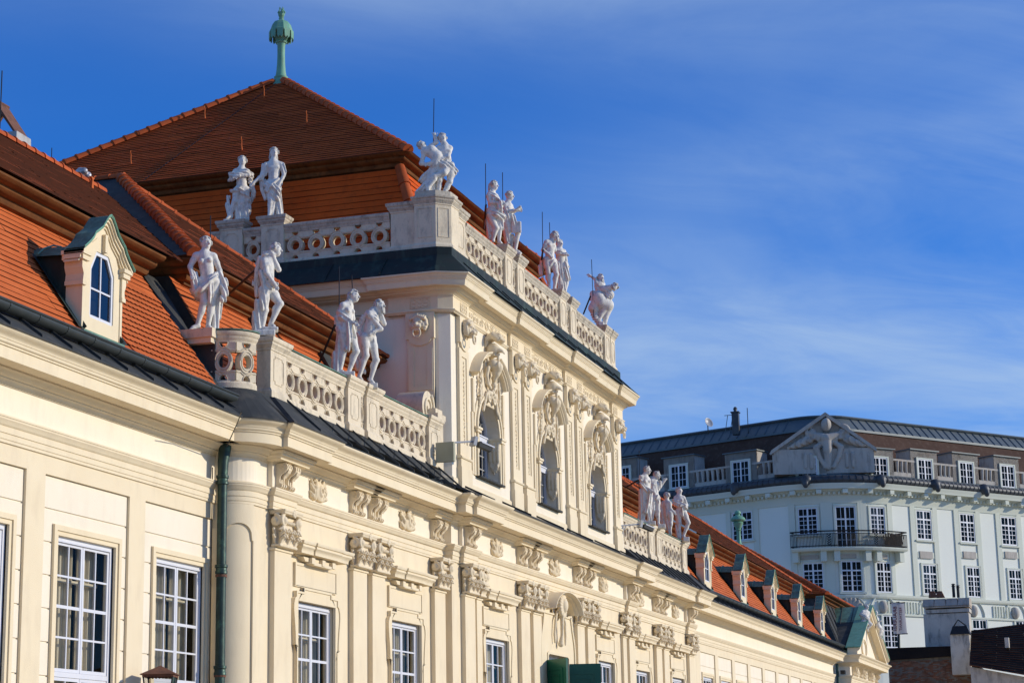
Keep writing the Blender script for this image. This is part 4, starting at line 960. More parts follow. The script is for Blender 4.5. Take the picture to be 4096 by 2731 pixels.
gl = MB(); gl.box(DOOR-1.13, DOOR+1.13, y+.20, y+.26, 5.62, 5.75); gl.build('door_head', 'window_paint', hall)
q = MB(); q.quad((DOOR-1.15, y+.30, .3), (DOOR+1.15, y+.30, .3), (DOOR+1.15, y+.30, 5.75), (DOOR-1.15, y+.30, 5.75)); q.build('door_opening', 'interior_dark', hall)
def door_leaf(hx, hy, ang, ztop, label):
    """panelled leaf hinged at (hx,hy); ang: direction it points, degrees from +x"""
    t = thing('door_leaf', (hx, hy, .3), label, 'door')
    W, T = 1.12, .07
    m = MB(); m.box(0, W, -T/2, T/2, 0, ztop-.3)
    leaf = m.mesh('leaf', 'shutter_green'); o = link_mesh('leaf', leaf, None, t); o.rotation_euler = (0, 0, R(ang))
    for s_ in (-1, 1):
        for za, zb in ((ztop-.3-1.75, ztop-.3-.28), (ztop-.3-3.6, ztop-.3-2.0)):
            f = MB(); A = [(.16, za), (.16, zb), (W-.16, zb), (W-.16, za)]; B = [(.21, za+.05), (.21, zb-.05), (W-.21, zb-.05), (W-.21, za+.05)]
            f.ring_y(A, B, s_*(T/2+.012)-.014, s_*(T/2+.012)+.014); C = [(.32, za+.20), (.32, zb-.20), (W-.32, zb-.20), (W-.32, za+.20)]; D = [(.34, za+.22), (.34, zb-.22), (W-.34, zb-.22), (W-.34, za+.22)]
            f.ring_y(C, D, s_*(T/2+.01)-.012, s_*(T/2+.01)+.012)
            p = link_mesh('panel_moulding', f.mesh('panel_moulding', 'shutter_green'), None, t); p.rotation_euler = (0, 0, R(ang))
    return t
door_leaf(DOOR-1.16, YP-.02, -127, 5.52, 'green panelled door leaf standing open in the shade of the arched portal')
door_leaf(DOOR+1.16, YP-.02, -74, 5.52, 'green panelled door leaf swung out towards the next window')

# ================================================================== balustrades of interlaced rings
def make_ring_unit(pitch=.72, H=.86, T=.16):
    """one unit of the pierced parapet: a ring with a round hole between two plates that leave half-round holes above and below it; origin bottom centre"""
    m = MB(); n = 32; zc = H/2; ro, ri, hp = .275, .150, pitch/2
    def circ(r_): return [(r_*math.cos(2*math.pi*i/n), zc+r_*math.sin(2*math.pi*i/n)) for i in range(n)]
    m.ring_y(circ(ro), circ(ri), -T/2, T/2)
    m.ring_y(circ(ro-.015), circ(ro-.045), -T/2-.016, T/2+.016); m.ring_y(circ(ri+.045), circ(ri+.018), -T/2-.016, T/2+.016)
    notch = [(.115*math.cos(R(180*k/10)), H-.115*math.sin(R(180*k/10))) for k in range(11)]
    top = [(-hp, zc+.205), (-.20, zc+.205), (-.13, zc+.235), (.13, zc+.235), (.20, zc+.205), (hp, zc+.205), (hp, H)]+notch+[(-hp, H)]
    bot = [(x, H-z) for x, z in top]
    m.extr_y(top, -T/2+.006, T/2-.006); m.extr_y(bot[::-1], -T/2+.006, T/2-.006)
    for s_ in (-1, 1):                               # raised band edges running tangent from ring to ring (the interlace)
        a = [(-hp, zc+s_*.24), (-.21, zc+s_*.24), (-.15, zc+s_*.275), (-.09, zc+s_*.30)]; b = [(hp, zc+s_*.24), (.21, zc+s_*.24), (.15, zc+s_*.275), (.09, zc+s_*.30)]
        for pl_ in (a, b): m.tube([(x, -T/2-.002, z) for x, z in pl_], .014, 5)
        m.tube([(x*1.18, -T/2-.002, (H if s_ > 0 else 0)-s_*(abs((H-z))*1.18)) for x, z in notch], .012, 5)
    # the band crosses over the ring on one diagonal only: a shallow lap on the ring face
    lap = [(.235*math.cos(R(a)), zc+.235*math.sin(R(a))) for a in range(118, 182, 8)]; m.tube([(x, -T/2-.004, z) for x, z in lap], .03, 6); m.tube([(-x, -T/2-.004, 2*zc-z) for x, z in lap], .03, 6)
    return m.mesh('ring', 'balustrade_stone', R(35))
RING = make_ring_unit()
RAIL = [(-.02, 0), (.09, 0), (.09, .03), (.11, .06), (.14, .10), (.14, .13), (.17, .16), (.185, .20), (.185, .235), (.15, .26), (-.15, .26), (-.185, .235), (-.185, .20), (-.14, .13), (-.09, .03), (-.09, 0)]
BASE = [(.12, 0), (.12, .13), (.10, .15), (.09, .185), (-.09, .185), (-.12, .13), (-.12, 0)]
def rings_between(root, p0, p1, z, n, H=.86):
    p0, p1 = np.array(p0, float), np.array(p1, float); d = p1-p0; L = np.linalg.norm(d); a = math.atan2(d[1], d[0]); st = L/n
    for i in range(n):
        c = p0+d*((i+.5)/n); link_mesh('ring', RING, None, root, (c[0], c[1], z), a, (st/.72, 1, H/.86))
def pedestal(root, cx_, cy_, w_, d_, z0, z1, rot=0.0, cap_mat='coping_stone', panel=True):
    """moulded pedestal: base, die with sunk panel, coping"""
    m = MB(); hw, hd = w_/2, d_/2
    def sq(o): return [(-hw-o, -hd-o), (hw+o, -hd-o), (hw+o, hd+o), (-hw-o, hd+o)]
    lev = [(.06, z0), (.06, z0+.15), (.045, z0+.17), (.03, z0+.20), (0, z0+.23), (0, z1-.30), (.02, z1-.29), (.02, z1-.26)]
    V = []
    for o, z in lev: V += [(x, y, z) for x, y in sq(o)]
    F = [(i*4+j, i*4+(j+1) % 4, i*4+4+(j+1) % 4, i*4+4+j) for i in range(len(lev)-1) for j in range(4)]+[(3, 2, 1, 0), tuple(range(4*len(lev)-4, 4*len(lev)))]
    m.add(V, F); M_ = MB(); lev2 = [(.02, z1-.26), (.04, z1-.22), (.08, z1-.17), (.08, z1-.13), (.11, z1-.10), (.125, z1-.05), (.125, z1-.015), (.10, z1)]
    V = []
    for o, z in lev2: V += [(x, y, z) for x, y in sq(o)]
    F = [(i*4+j, i*4+(j+1) % 4, i*4+4+(j+1) % 4, i*4+4+j) for i in range(len(lev2)-1) for j in range(4)]+[(3, 2, 1, 0), tuple(range(4*len(lev2)-4, 4*len(lev2)))]
    M_.add(V, F)
    o = link_mesh('pedestal', m.mesh('pedestal', 'balustrade_stone', R(20)), None, root, (cx_, cy_, 0), rot)
    c = bpy.data.objects.new('coping', M_.mesh('coping', cap_mat, R(20))); COL.objects.link(c); c.parent = o
    if panel:
        f = MB(); k = .035; za, zb = z0+.34, z1-.40; e = min(.07, hw*.3); 
        def outl(g): return [(-hw*.62+g, za+e+g*.4), (-hw*.62+e+g, za+e), (-hw*.62+e+g, za+g), (hw*.62-e-g, za+g), (hw*.62-e-g, za+e), (hw*.62-g, za+e+g*.4), (hw*.62-g, zb-e-g*.4), (hw*.62-e-g, zb-e), (hw*.62-e-g, zb-g), (-hw*.62+e+g, zb-g), (-hw*.62+e+g, zb-e), (-hw*.62+g, zb-e-g*.4)]
        f.ring_y(outl(0)[::-1], outl(.02)[::-1], -hd-.014, -hd+.01)
        if d_ > .5:
            g2 = MB(); g2.ring_y(outl(0)[::-1], outl(.02)[::-1], -hw-.014, -hw+.01); g2.xf(lambda p: np.array([p[1], -p[0], p[2]])); f.add(g2.v, g2.f)
        q = bpy.data.objects.new('panel_bead', f.mesh('panel_bead', 'balustrade_stone')); COL.objects.link(q); q.parent = o
    return o
YB = 18.52                                   # centre line of the lower balustrades, pedestal fronts at 18.35
ZB = 10.28
def rail_piece(root, path, z, material='coping_stone'):
    m = MB(); m.sweep([(o, z+h) for o, h in RAIL], path, closed_prof=True); m.build('rail', 'balustrade_stone' if material == 'balustrade_stone' else material, root, SM)
def base_piece(root, path, z):
    m = MB(); m.sweep([(o, z+h) for o, h in BASE], path, closed_prof=True); m.build('base_course', 'balustrade_stone', root, SM)
def lead_piece(root, path, z):
    m = MB(); m.sweep([(.16, z-.22), (.16, z+.01), (-.16, z+.01), (-.16, z-.22)], path, closed_prof=True); m.build('lead_flashing', 'sheet_dark', root)
def copper_strip(root, path, z):
    m = MB(); m.sweep([(.20, z-.012), (.20, z+.012), (-.20, z+.012), (-.20, z-.012)], path, closed_prof=True); m.build('copper_capping', 'copper_green', root)

bl = thing('balustrade', (45, 18.5, 10.2), 'pierced ring balustrade curving round at the downpipe, two statue pairs on it', 'balustrade', 'pierced ring balustrades of the palace')
# curved end
A0 = arc(39.30, 19.10, .62, 172, 268, 10)
rail_piece(bl, A0, ZB+.185+.86, 'balustrade_stone'); base_piece(bl, A0, ZB); copper_strip(bl, A0, 11.60)
lead_piece(bl, A0+[(51.3, YB)], ZB)
for t in (.27, .73):
    a = R(172+96*t); link_mesh('ring', RING, None, bl, (39.30+.62*math.cos(a), 19.10+.62*math.sin(a), ZB+.185), a+math.pi/2, (.74, 1, 1))
m = MB(); m.box(38.35, 38.92, 19.05, 20.1, ZB+1.0, 11.58); m.box(38.30, 38.97, 19.0, 20.15, 11.40, 11.60); m.build('end_block', 'balustrade_stone', bl)
m = MB(); m.box(38.55, 38.95, 19.05, 20.1, 9.8, ZB+1.05); m.build('end_pier', 'sheet_dark', bl)
PEDL = [(40.38, .86), (44.95, .86), (46.18, .86), (50.75, .86)]
for cx_, w_ in PEDL: pedestal(bl, cx_, YB, w_, .34, ZB, 11.67, cap_mat='balustrade_stone')
for (a, b, n) in ((40.81, 44.52, 5), (45.38, 45.75, 1), (46.61, 50.32, 5)):
    rings_between(bl, (a, YB), (b, YB), ZB+.185, n) if n > 1 else link_mesh('ring', RING, None, bl, ((a+b)/2, YB, ZB+.185), 0, (.55, 1, 1))
    rail_piece(bl, [(a, YB), (b, YB)], ZB+.185+.86, 'balustrade_stone'); base_piece(bl, [(a, YB), (b, YB)], ZB); copper_strip(bl, [(a, YB), (b, YB)], 11.60)
m = MB(); m.box(51.18, 51.5, YB-.16, YB+.17, ZB, 11.75); m.box(50.85, 51.5, YB-.24, YB+.3, 11.67, 11.82); m.box(50.95, 51.5, YB-.14, YB+.3, 11.82, 11.98); m.build('end_block', 'balustrade_stone', bl)
br = thing('balustrade', (77, 18.5, 10.2), 'pierced ring balustrade in front of the five-dormer roof, statue pairs on it', 'balustrade', 'pierced ring balustrades of the palace')
for cx_, w_ in ((75.82, .86), (77.06, .86), (81.55, .80)): pedestal(br, cx_, YB, w_, .34, ZB, 11.67, cap_mat='balustrade_stone')
pedestal(br, 82.55, YB+.25, .7, .34, ZB, 11.67, R(35), cap_mat='balustrade_stone')
for (a, b, n) in ((71.5, 75.39, 5), (76.25, 76.63, 1), (77.49, 81.15, 5)):
    rings_between(br, (a, YB), (b, YB), ZB+.185, n) if n > 1 else link_mesh('ring', RING, None, br, ((a+b)/2, YB, ZB+.185), 0, (.55, 1, 1))
    rail_piece(br, [(a, YB), (b, YB)], ZB+.185+.86, 'balustrade_stone'); base_piece(br, [(a, YB), (b, YB)], ZB); copper_strip(br, [(a, YB), (b, YB)], 11.60)
lead_piece(br, [(71.1, YB), (82.6, YB)], ZB)

# upper balustrade: front run, chamfered corner pedestals, side run
bu = thing('balustrade', (61, 18.4, 16.8), 'pierced ring balustrade around the foot of the big pyramid roof', 'balustrade', 'pierced ring balustrades of the palace')
YB2 = 18.44; ZB2 = 16.77; XB = 51.90; ZR2 = ZB2+.185+.82
def zz(a, b, n, path=None):
    rings_between(bu, a, b, ZB2+.185, n, .82); rail_piece(bu, [a, b], ZR2, 'coping_stone'); base_piece(bu, [a, b], ZB2)
for cx_ in (57.62, 58.88, 63.72, 64.98, 69.55, 70.32): pedestal(bu, cx_, YB2, .74 if cx_ < 70 else .62, .34, ZB2, 18.30)
zz((53.55, YB2), (57.25, YB2), 5); zz((57.99, YB2), (58.51, YB2), 1); zz((59.25, YB2), (63.35, YB2), 5); zz((64.09, YB2), (64.61, YB2), 1); zz((65.35, YB2), (69.18, YB2), 5)
lead_piece(bu, [(XB, 32), (XB, 19.0), (52.3, YB2+.02), (70.6, YB2+.02)], ZB2)
# corner: front pier, diagonal pedestal, side pier
pedestal(bu, 53.05, YB2, .84, .30, ZB2, 18.28); pedestal(bu, XB+.02, 19.62, .30, .76, ZB2, 18.28, 0, panel=False)
CP = [(51.64, 19.22), (51.68, 18.58), (52.02, 18.22), (52.62, 18.20), (52.75, 19.0), (52.4, 19.3)]
def cpoly(o):
    c = np.array([52.2, 18.78]); out_ = []
    for p_ in CP: v_ = np.array(p_)-c; out_.append(c+v_*(1+o/np.linalg.norm(v_)))
    return out_
def cstack(lev, name, material, smooth=R(20)):
    m = MB(); V = []; k = len(CP)
    for o, z in lev: V += [(q[0], q[1], z) for q in cpoly(o)]
    m.add(V, [(i*k+j, i*k+(j+1) % k, i*k+k+(j+1) % k, i*k+k+j) for i in range(len(lev)-1) for j in range(k)]+[tuple(range(k))[::-1], tuple(range(k*len(lev)-k, k*len(lev)))]); return m.build(name, material, bu, smooth)
z0_, z1_ = ZB2-.05, 18.36
cstack([(.06, z0_), (.06, z0_+.18), (.045, z0_+.20), (.03, z0_+.23), (0, z0_+.26), (0, z1_-.26), (.02, z1_-.25), (.02, z1_-.22)], 'corner_pedestal', 'balustrade_stone')
cstack([(.02, z1_-.22), (.05, z1_-.17), (.09, z1_-.12), (.09, z1_-.09), (.13, z1_-.05), (.13, z1_), (.08, z1_+.01)], 'corner_coping', 'coping_stone')
cstack([(-.02, z1_+.005), (-.02, z1_+.18)], 'corner_plinth', 'coping_stone')
for a_, b_ in ((CP[0], CP[1]), (CP[1], CP[2])):              # sunk panels on the two visible faces
    a_, b_ = np.array(a_), np.array(b_); d_ = (b_-a_)/np.linalg.norm(b_-a_); nr_ = np.array([d_[1], -d_[0]]); L_ = np.linalg.norm(b_-a_); f = MB()
    P4 = [(.16, z0_+.42), (.16, z1_-.36), (.84, z1_-.36), (.84, z0_+.42), (.16, z0_+.42)]
    f.tube([(*(a_+d_*L_*u+nr_*.004), z) for u, z in P4], .014, 4); f.build('panel_bead', 'balustrade_stone', bu)
zz((XB, 23.38), (XB, 20.05), 5); zz((XB, 24.70), (XB, 24.10), 1); zz((XB, 31.0), (XB, 25.45), 8)
for cy_ in (23.74, 25.08): pedestal(bu, XB, cy_, .72, .34, ZB2, 18.32, R(-90))

# ================================================================== roofs
def tile_courses(m, A, B, C, D, n, lift=.028, wave=0.0, seed=0):
    if not hasattr(m, 'edge'): m.edge = MB()
    """slope A(low left) B(low right) C(high right) D(high left) laid as n overlapping courses; each course is a real step with an uneven edge"""
    A, B, C, D = [np.array(p, float) for p in (A, B, C, D)]
    nrm = np.cross(B-A, D-A); nrm /= np.linalg.norm(nrm)
    if nrm[2] < 0: nrm = -nrm
    rg = random.Random(seed)
    for i in range(n):
        t0, t1 = i/n, min(1, (i+1.15)/n)
        a, b = A+(D-A)*t0, B+(C-B)*t0; c, d = B+(C-B)*t1, A+(D-A)*t1
        L = np.linalg.norm(b-a); k = max(1, int(L/.9)) if wave else 1
        for j in range(k):
            u0, u1 = j/k, (j+1)/k; l0 = lift*(1+wave*rg.uniform(-1, 1))
            p0 = a+(b-a)*u0; p1 = a+(b-a)*u1; q1 = d+(c-d)*u1; q0 = d+(c-d)*u0
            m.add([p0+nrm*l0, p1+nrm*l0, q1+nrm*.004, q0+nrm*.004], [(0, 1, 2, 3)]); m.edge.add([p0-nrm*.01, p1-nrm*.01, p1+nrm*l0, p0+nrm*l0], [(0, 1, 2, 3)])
def ridge_tiles(root, p0, p1, r_=.11, L=.40, up_=(0, 0, 1), material='ridge_tile', max_n=120, name='ridge_tile'):
    """overlapping half-round ridge tiles from p0 to p1, one object each, shared mesh"""
    p0, p1 = np.array(p0, float), np.array(p1, float); d = p1-p0; T = np.linalg.norm(d); d /= T; n = max(1, int(T/L)); st = T/n
    upv = np.array(up_, float); upv = upv-d*(upv@d); upv /= np.linalg.norm(upv); sd = np.cross(d, upv)
    m = MB(); V = []; K = 8
    for x, rr in ((0, r_*1.16), (.06, r_*1.16), (.06, r_*1.03), (st*1.12, r_*.92)):
        for k in range(K+1):
            a = math.pi*(-.08+1.16*k/K); V.append((x, rr*math.cos(a), rr*math.sin(a)-.02))
    F = [(i*(K+1)+k, (i+1)*(K+1)+k, (i+1)*(K+1)+k+1, i*(K+1)+k+1) for i in range(3) for k in range(K)]
    F += [tuple(range(K+1))]
    m.add(V, F); me = m.mesh(name, material, R(40))
    M3 = Matrix(((d[0], sd[0], upv[0]), (d[1], sd[1], upv[1]), (d[2], sd[2], upv[2])))
    q = M3.to_euler()
    for i in range(n):
        o = link_mesh(name, me, None, root, tuple(p0+d*(st*i))); o.rotation_euler = q
    return n
def lump(m, pts, r_, n=8): m.tube(pts, r_, n)
EAVE = [(0, -.42), (.06, -.40), (.06, -.34), (.16, -.32), (.20, -.26), (.20, -.20), (.34, -.18), (.40, -.12), (.40, -.06), (.56, -.04), (.62, .02), (.62, .06), (.0, .10)]
GUT_Y, GUT_Z = 18.50, 10.00
def wing_roof(parent, x0, x1, xr1=None, xl_up=None, tiles_as_parts=False, hip_end=None, gutter_x=None):
    # mansard slope
    y0, z0, y1, z1 = 18.78, 10.10, 20.90, 13.12
    m = MB()
    if tiles_as_parts: pass
    tile_courses(m, (x0, y0, z0), (x1, y0, z0), (x1, y1, z1), (x0, y1, z1), 20, .026, .35, 3)
    rf = m.build('mansard_roof', 'tile_red', parent, kind=None)
    # gutter
    gx0, gx1 = gutter_x or (x0, x1)
    g = MB(); P = [(GUT_Y+.135*math.cos(t), GUT_Z+.135*math.sin(t)) for t in np.linspace(math.pi*.93, 2*math.pi+.2, 12)]; Pi = [(GUT_Y+.118*math.cos(t), GUT_Z+.118*math.sin(t)) for t in np.linspace(2*math.pi+.2, math.pi*.93, 12)]
    g.extr_x(P+Pi, gx0, gx1); g.tube([(gx0, GUT_Y-.135, GUT_Z+.03), (gx1, GUT_Y-.135, GUT_Z+.03)], .028, 6); gt = g.build('gutter', 'gutter_metal', parent, SM)
    for i in range(int((gx1-gx0)/.98)):
        c = MB(); xx = gx0+.4+i*.98; Q = [(GUT_Y+.145*math.cos(t), GUT_Z+.145*math.sin(t)) for t in np.linspace(math.pi*.93, 2*math.pi+.2, 10)]; Q2 = [(GUT_Y+.13*math.cos(t), GUT_Z+.13*math.sin(t)) for t in np.linspace(2*math.pi+.2, math.pi*.93, 10)]
        c.extr_x(Q+Q2, xx, xx+.045); c.build('gutter_bracket', 'gutter_metal', gt)
    # wooden eaves cornice and upper slope
    e = MB(); e.sweep([(o, 13.26+h) for o, h in EAVE], [(x0, 20.80), (x1, 20.80)]); e.build('eaves_cornice', 'eave_wood', parent, SM)
    return rf
def upper_slope(parent, A, B, C, D, n, material='tile_old', seed=1, lift=.03):
    m = MB(); tile_courses(m, A, B, C, D, n, lift, .4, seed); return m.build('upper_roof', material, parent)

# --- left wing
XLE = 39.02
lw = wing_roof(left_wing, 20, 38.35)
RZ, RY = 16.80, 24.70
upper_slope(left_wing, (20, 20.12, 13.37), (XLE, 20.12, 13.37), (43.6, RY, RZ), (20, RY, RZ), 34)
bk = MB(); bk.quad((20, RY, RZ), (43.6, RY, RZ), (43.6, 30, 13.2), (20, 30, 13.2)); bk.build('roof_back', 'tile_old', left_wing)
ridge_tiles(left_wing, (27.5, RY, RZ+.02), (43.4, RY, RZ+.02), .12, .42)
for xx in (37.1, 41.9, 33.0):            # snow hooks / roof steps
    yy = 20.12+(RY-20.12)*.88; zz_ = 13.37+(RZ-13.37)*.88; s = MB(); s.extr_y([(xx-.05, zz_), (xx+.05, zz_), (xx+.02, zz_+.22), (xx+.09, zz_+.28), (xx-.09, zz_+.28), (xx-.02, zz_+.22)], yy-.03, yy+.03); s.build('roof_hook', 'tile_red', left_wing)
# individually laid tiles near the verge of the mansard (those that show largest), over the stepped courses
tm = MB(); tm.add([(-.094, -.045, 0), (-.05, -.045, -.022), (0, -.045, -.03), (.05, -.045, -.022), (.094, -.045, 0), (.094, -.008, .20), (-.094, -.008, .20), (-.094, 0, 0), (-.05, 0, -.022), (0, 0, -.03), (.05, 0, -.022), (.094, 0, 0)],
                [(0, 1, 2, 3, 4, 5, 6), (0, 7, 8, 1), (1, 8, 9, 2), (2, 9, 10, 3), (3, 10, 11, 4), (0, 6, 7), (4, 11, 5)])
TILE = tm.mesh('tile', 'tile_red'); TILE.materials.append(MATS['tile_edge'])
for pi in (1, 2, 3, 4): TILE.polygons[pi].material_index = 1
sl = math.atan2(20.90-18.78, 13.12-10.10); cnt = 0
for r_ in range(20):
    for c in range(40):
        xx = 34.55+.19*c+(.095 if r_ % 2 else 0)
        if xx > 38.2 or cnt >= 295: continue
        t = r_/20
        o = link_mesh('tile', TILE, None, lw, (xx, 18.78+2.12*t-.012, 10.10+3.02*t+.010)); o.rotation_euler = (-sl, random.uniform(-.01, .01), 0); cnt += 1
# --- dormers
def make_dormer_parts(x, root_parent, first=False):
    """front plane y=18.95; white painted front with ogee gable, copper roof, dark cheeks"""
    yF = 18.92; hw = .70; z0, zs, za = 10.30, 11.62, 12.60
    half = [(.70, z0), (.70, 11.72), (.60, 11.86), (.50, 12.06), (.42, 12.16), (.30, 12.24), (.16, 12.44), (.08, 12.56), (0, 12.60)]
    body = [(x+a, z) for a, z in half]+[(x-a, z) for a, z in half[::-1][1:]]
    win_h = [(.46, 10.62), (.46, 11.62), (.24, 11.98)]
    win = [(x+a, z) for a, z in win_h]+[(x-a, z) for a, z in win_h[::-1]]
    m = MB()
    # front board with window opening: fan of quads between body outline and opening
    # sample outlines at matching angles about the window centre so the two rings correspond
    def at_angles(P, n=28):
        c = np.array([x, 11.3]); out_ = []
        for k in range(n):
            a = 2*math.pi*k/n+.02; d = np.array([math.cos(a), math.sin(a)]); best = None
            for i in range(len(P)):
                p, q = np.array(P[i]), np.array(P[(i+1) % len(P)]); e = q-p; den = d[0]*e[1]-d[1]*e[0]
                if abs(den) < 1e-9: continue
                w_ = p-c; t = (w_[0]*e[1]-w_[1]*e[0])/den; s_ = (w_[0]*d[1]-w_[1]*d[0])/den
                if t > 0 and -1e-6 <= s_ <= 1+1e-6 and (best is None or t > best): best = t
            out_.append(tuple(c+d*best))
        return out_
    N = 96; m.ring_y(at_angles(body, N)[::-1], at_angles(win, N)[::-1], yF, yF+.10)
    root = m.build('dormer', 'stucco_frame', root_parent)
    for q in (-1, 1):                                   # side pilaster blocks
        s = MB()
        s.box(min(x+q*.70, x+q*.78), max(x+q*.70, x+q*.78), yF-.02, yF+.34, z0, 11.18)
        s.box(min(x+q*.70, x+q*.84), max(x+q*.70, x+q*.84), yF-.06, yF+.34, 11.18, 11.26)
        s.extr_y([(x+q*.70, 11.26), (x+q*.82, 11.26), (x+q*.80, 11.40), (x+q*.86, 11.52), (x+q*.86, 11.66), (x+q*.70, 11.66)][::-q], yF-.05, yF+.34)
        s.box(min(x+q*.66, x+q*.93), max(x+q*.66, x+q*.93), yF-.10, yF+.36, 11.66, 11.76); s.box(min(x+q*.64, x+q*.97), max(x+q*.64, x+q*.97), yF-.13, yF+.36, 11.76, 11.84)
        s.build('dormer_pilaster', 'stucco_frame', root)
    # gable moulding: stepped cornice following the ogee
    g = MB(); P = [(.97, 11.84), (.74, 12.02), (.62, 12.14), (.56, 12.24), (.44, 12.32), (.30, 12.42), (.16, 12.60), (.07, 12.70), (0, 12.73)]
    full = [(x-a, z) for a, z in P]+[(x+a, z) for a, z in P[::-1][1:]]
    for off, y_, th in ((.0, yF-.14, .05), (-.055, yF-.10, .05), (-.11, yF-.06, .06), (-.20, yF-.03, .03)):
        V = []
        for i, (a, z) in enumerate(full): V += [(a, y_, z+off), (a, yF+.3, z+off), (a, yF+.3, z+off-th), (a, y_, z+off-th)]
        n = len(full); g.add(V, [(i*4+j, i*4+(j+1) % 4, i*4+4+(j+1) % 4, i*4+4+j) for i in range(n-1) for j in range(4)]+[(0, 1, 2, 3), (4*n-1, 4*n-2, 4*n-3, 4*n-4)])
    g.build('gable_moulding', 'stucco_frame', root)
    k = MB(); k.box(x-.05, x+.05, yF-.08, yF, 12.0, 12.36); k.box(x-.012, x+.012, yF-.02, yF, 11.98, 12.02); k.build('keystone', 'stucco_frame', root)
    # copper roof: front ogee cap, then a low barrel back to the slope
    c = MB()
    V = []; sec = []
    for (y_, grow, dz) in ((yF-.17, .03, .0), (yF+.28, .03, .0)):
        for a, z in full: V.append((x+(a-x)*(1+grow), y_, z+.025))
    n = len(full); c.add(V, [(i, i+1, n+i+1, n+i) for i in range(n-1)]); c.add([(p[0], p[1], p[2]-.035) for p in V], [(i, n+i, n+i+1, i+1) for i in range(n-1)])
    c.add([V[i] for i in range(n)]+[(V[i][0], V[i][1], V[i][2]-.035) for i in range(n)], [(i, n+i, n+i+1, i+1) for i in range(n-1)])
    prof = [(-.86, 11.78), (-.62, 11.96), (-.30, 12.10), (0, 12.15), (.30, 12.10), (.62, 11.96), (.86, 11.78)]
    V = []
    ys = (yF+.27, 19.5, 20.32)
    for y_, f, dz in ((ys[0], 1.0, 0), (ys[1], 1.0, 0.02), (ys[2], .92, .07)): V += [(x+a*f, y_, z+dz) for a, z in prof]
    c.add(V, [(r_*7+i, r_*7+i+1, r_*7+8+i, r_*7+7+i) for r_ in range(2) for i in range(6)]+[tuple(range(7))])
    c.build('dormer_roof', 'copper_green', root)
    for y_ in (19.32, 19.86): 
        sm = MB(); sm.tube([(x+a, y_, z+.03+(.02 if y_ < 19.6 else .045)) for a, z in prof], .018, 5); sm.build('roof_seam', 'verdigris', root)
    ed = MB(); ed.tube([(V_[0], yF-.17, V_[2]) for V_ in [(x+(a-x)*1.03, 0, z+.03) for a, z in full]], .018, 5); ed.build('roof_edge', 'verdigris', root)
    # cheeks: from the front back to the mansard slope
    def sly(z): return 18.78+(z-10.10)*(20.90-18.78)/(13.12-10.10)
    for q in (-1, 1):
        ck = MB(); xx = x+q*.70; P = [(yF+.05, z0), (yF+.05, 11.84), (sly(11.84)+.1, 11.84), (sly(z0), z0)]
        ck.extr_x(P if q > 0 else P[::-1], min(xx, xx+q*.03), max(xx, xx+q*.03)); ck.build('dormer_cheek', 'sheet_green', root)
        fl = MB(); a0, a1 = (sly(z0)-.02, z0), (sly(11.84)-.02, 11.84); nx = (-.82*.03, .57*.03)
        fl.add([(xx+q*.02, a0[0]-.03, a0[1]+.02), (xx+q*.26, a0[0]-.05, a0[1]+.03), (xx+q*.26, a1[0]-.05, a1[1]+.03), (xx+q*.02, a1[0]-.03, a1[1]+.02), (xx+q*.02, a0[0]-.09, a0[1]+.06), (xx+q*.02, a1[0]-.09, a1[1]+.06)], [(0, 1, 2, 3), (4, 0, 3, 5)]); fl.build('flashing', 'sheet_green', root)
    ap = MB(); ap.box(x-.80, x+.80, yF-.09, yF+.02, 10.08, 10.31); ap.build('copper_apron', 'copper_green', root)
    # window
    wf = MB(); ins = [(x+a*.86, 11.25+(z-11.25)*.90) for a, z in win_h]+[(x-a*.86, 11.25+(z-11.25)*.90) for a, z in win_h[::-1]]
    wf.ring_y(win[::-1], ins[::-1], yF+.02, yF+.09); wf.box(x-.018, x+.018, yF+.035, yF+.075, 10.68, 11.9); wf.box(x-.40, x+.40, yF+.036, yF+.074, 11.20, 11.235)
    wr = wf.build('dormer_window', 'window_paint', root)
    cx0 = x
    for (pp) in ([(x-.40, 10.68), (x, 10.68), (x, 11.21), (x-.40, 11.21)], [(x, 10.68), (x+.40, 10.68), (x+.40, 11.21), (x, 11.21)], [(x-.40, 11.21), (x, 11.21), (x, 11.91), (x-.20, 11.91), (x-.40, 11.58)], [(x, 11.21), (x+.40, 11.21), (x+.40, 11.58), (x+.20, 11.91), (x, 11.91)]):
        pa = MB(); pa.poly([(a, yF+.056, z) for a, z in pp]); pa.build('pane', 'glass_mirror', root)
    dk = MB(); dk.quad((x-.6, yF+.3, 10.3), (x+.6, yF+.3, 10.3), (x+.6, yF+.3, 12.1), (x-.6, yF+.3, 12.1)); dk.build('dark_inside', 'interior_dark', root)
    return root
make_dormer_parts(33.33, left_wing)
d0 = make_dormer_parts(88.6, right_wing)
for xx in (96.9, 105.0, 113.2, 121.3):
    c = copy_tree(d0, right_wing); c.location = d0.location+Vector((xx-88.6, 0, 0))
# dark metal valley at the right end of the left mansard
v = MB(); v.quad((38.30, 18.74, 10.05), (38.60, 18.74, 10.05), (38.60, 20.98, 13.16), (38.30, 20.86, 13.16)); v.quad((38.60, 18.74, 10.05), (39.6, 20.5, 10.2), (39.6, 21.0, 13.16), (38.60, 20.98, 13.16)); v.build('valley_sheet', 'sheet_dark', left_wing)

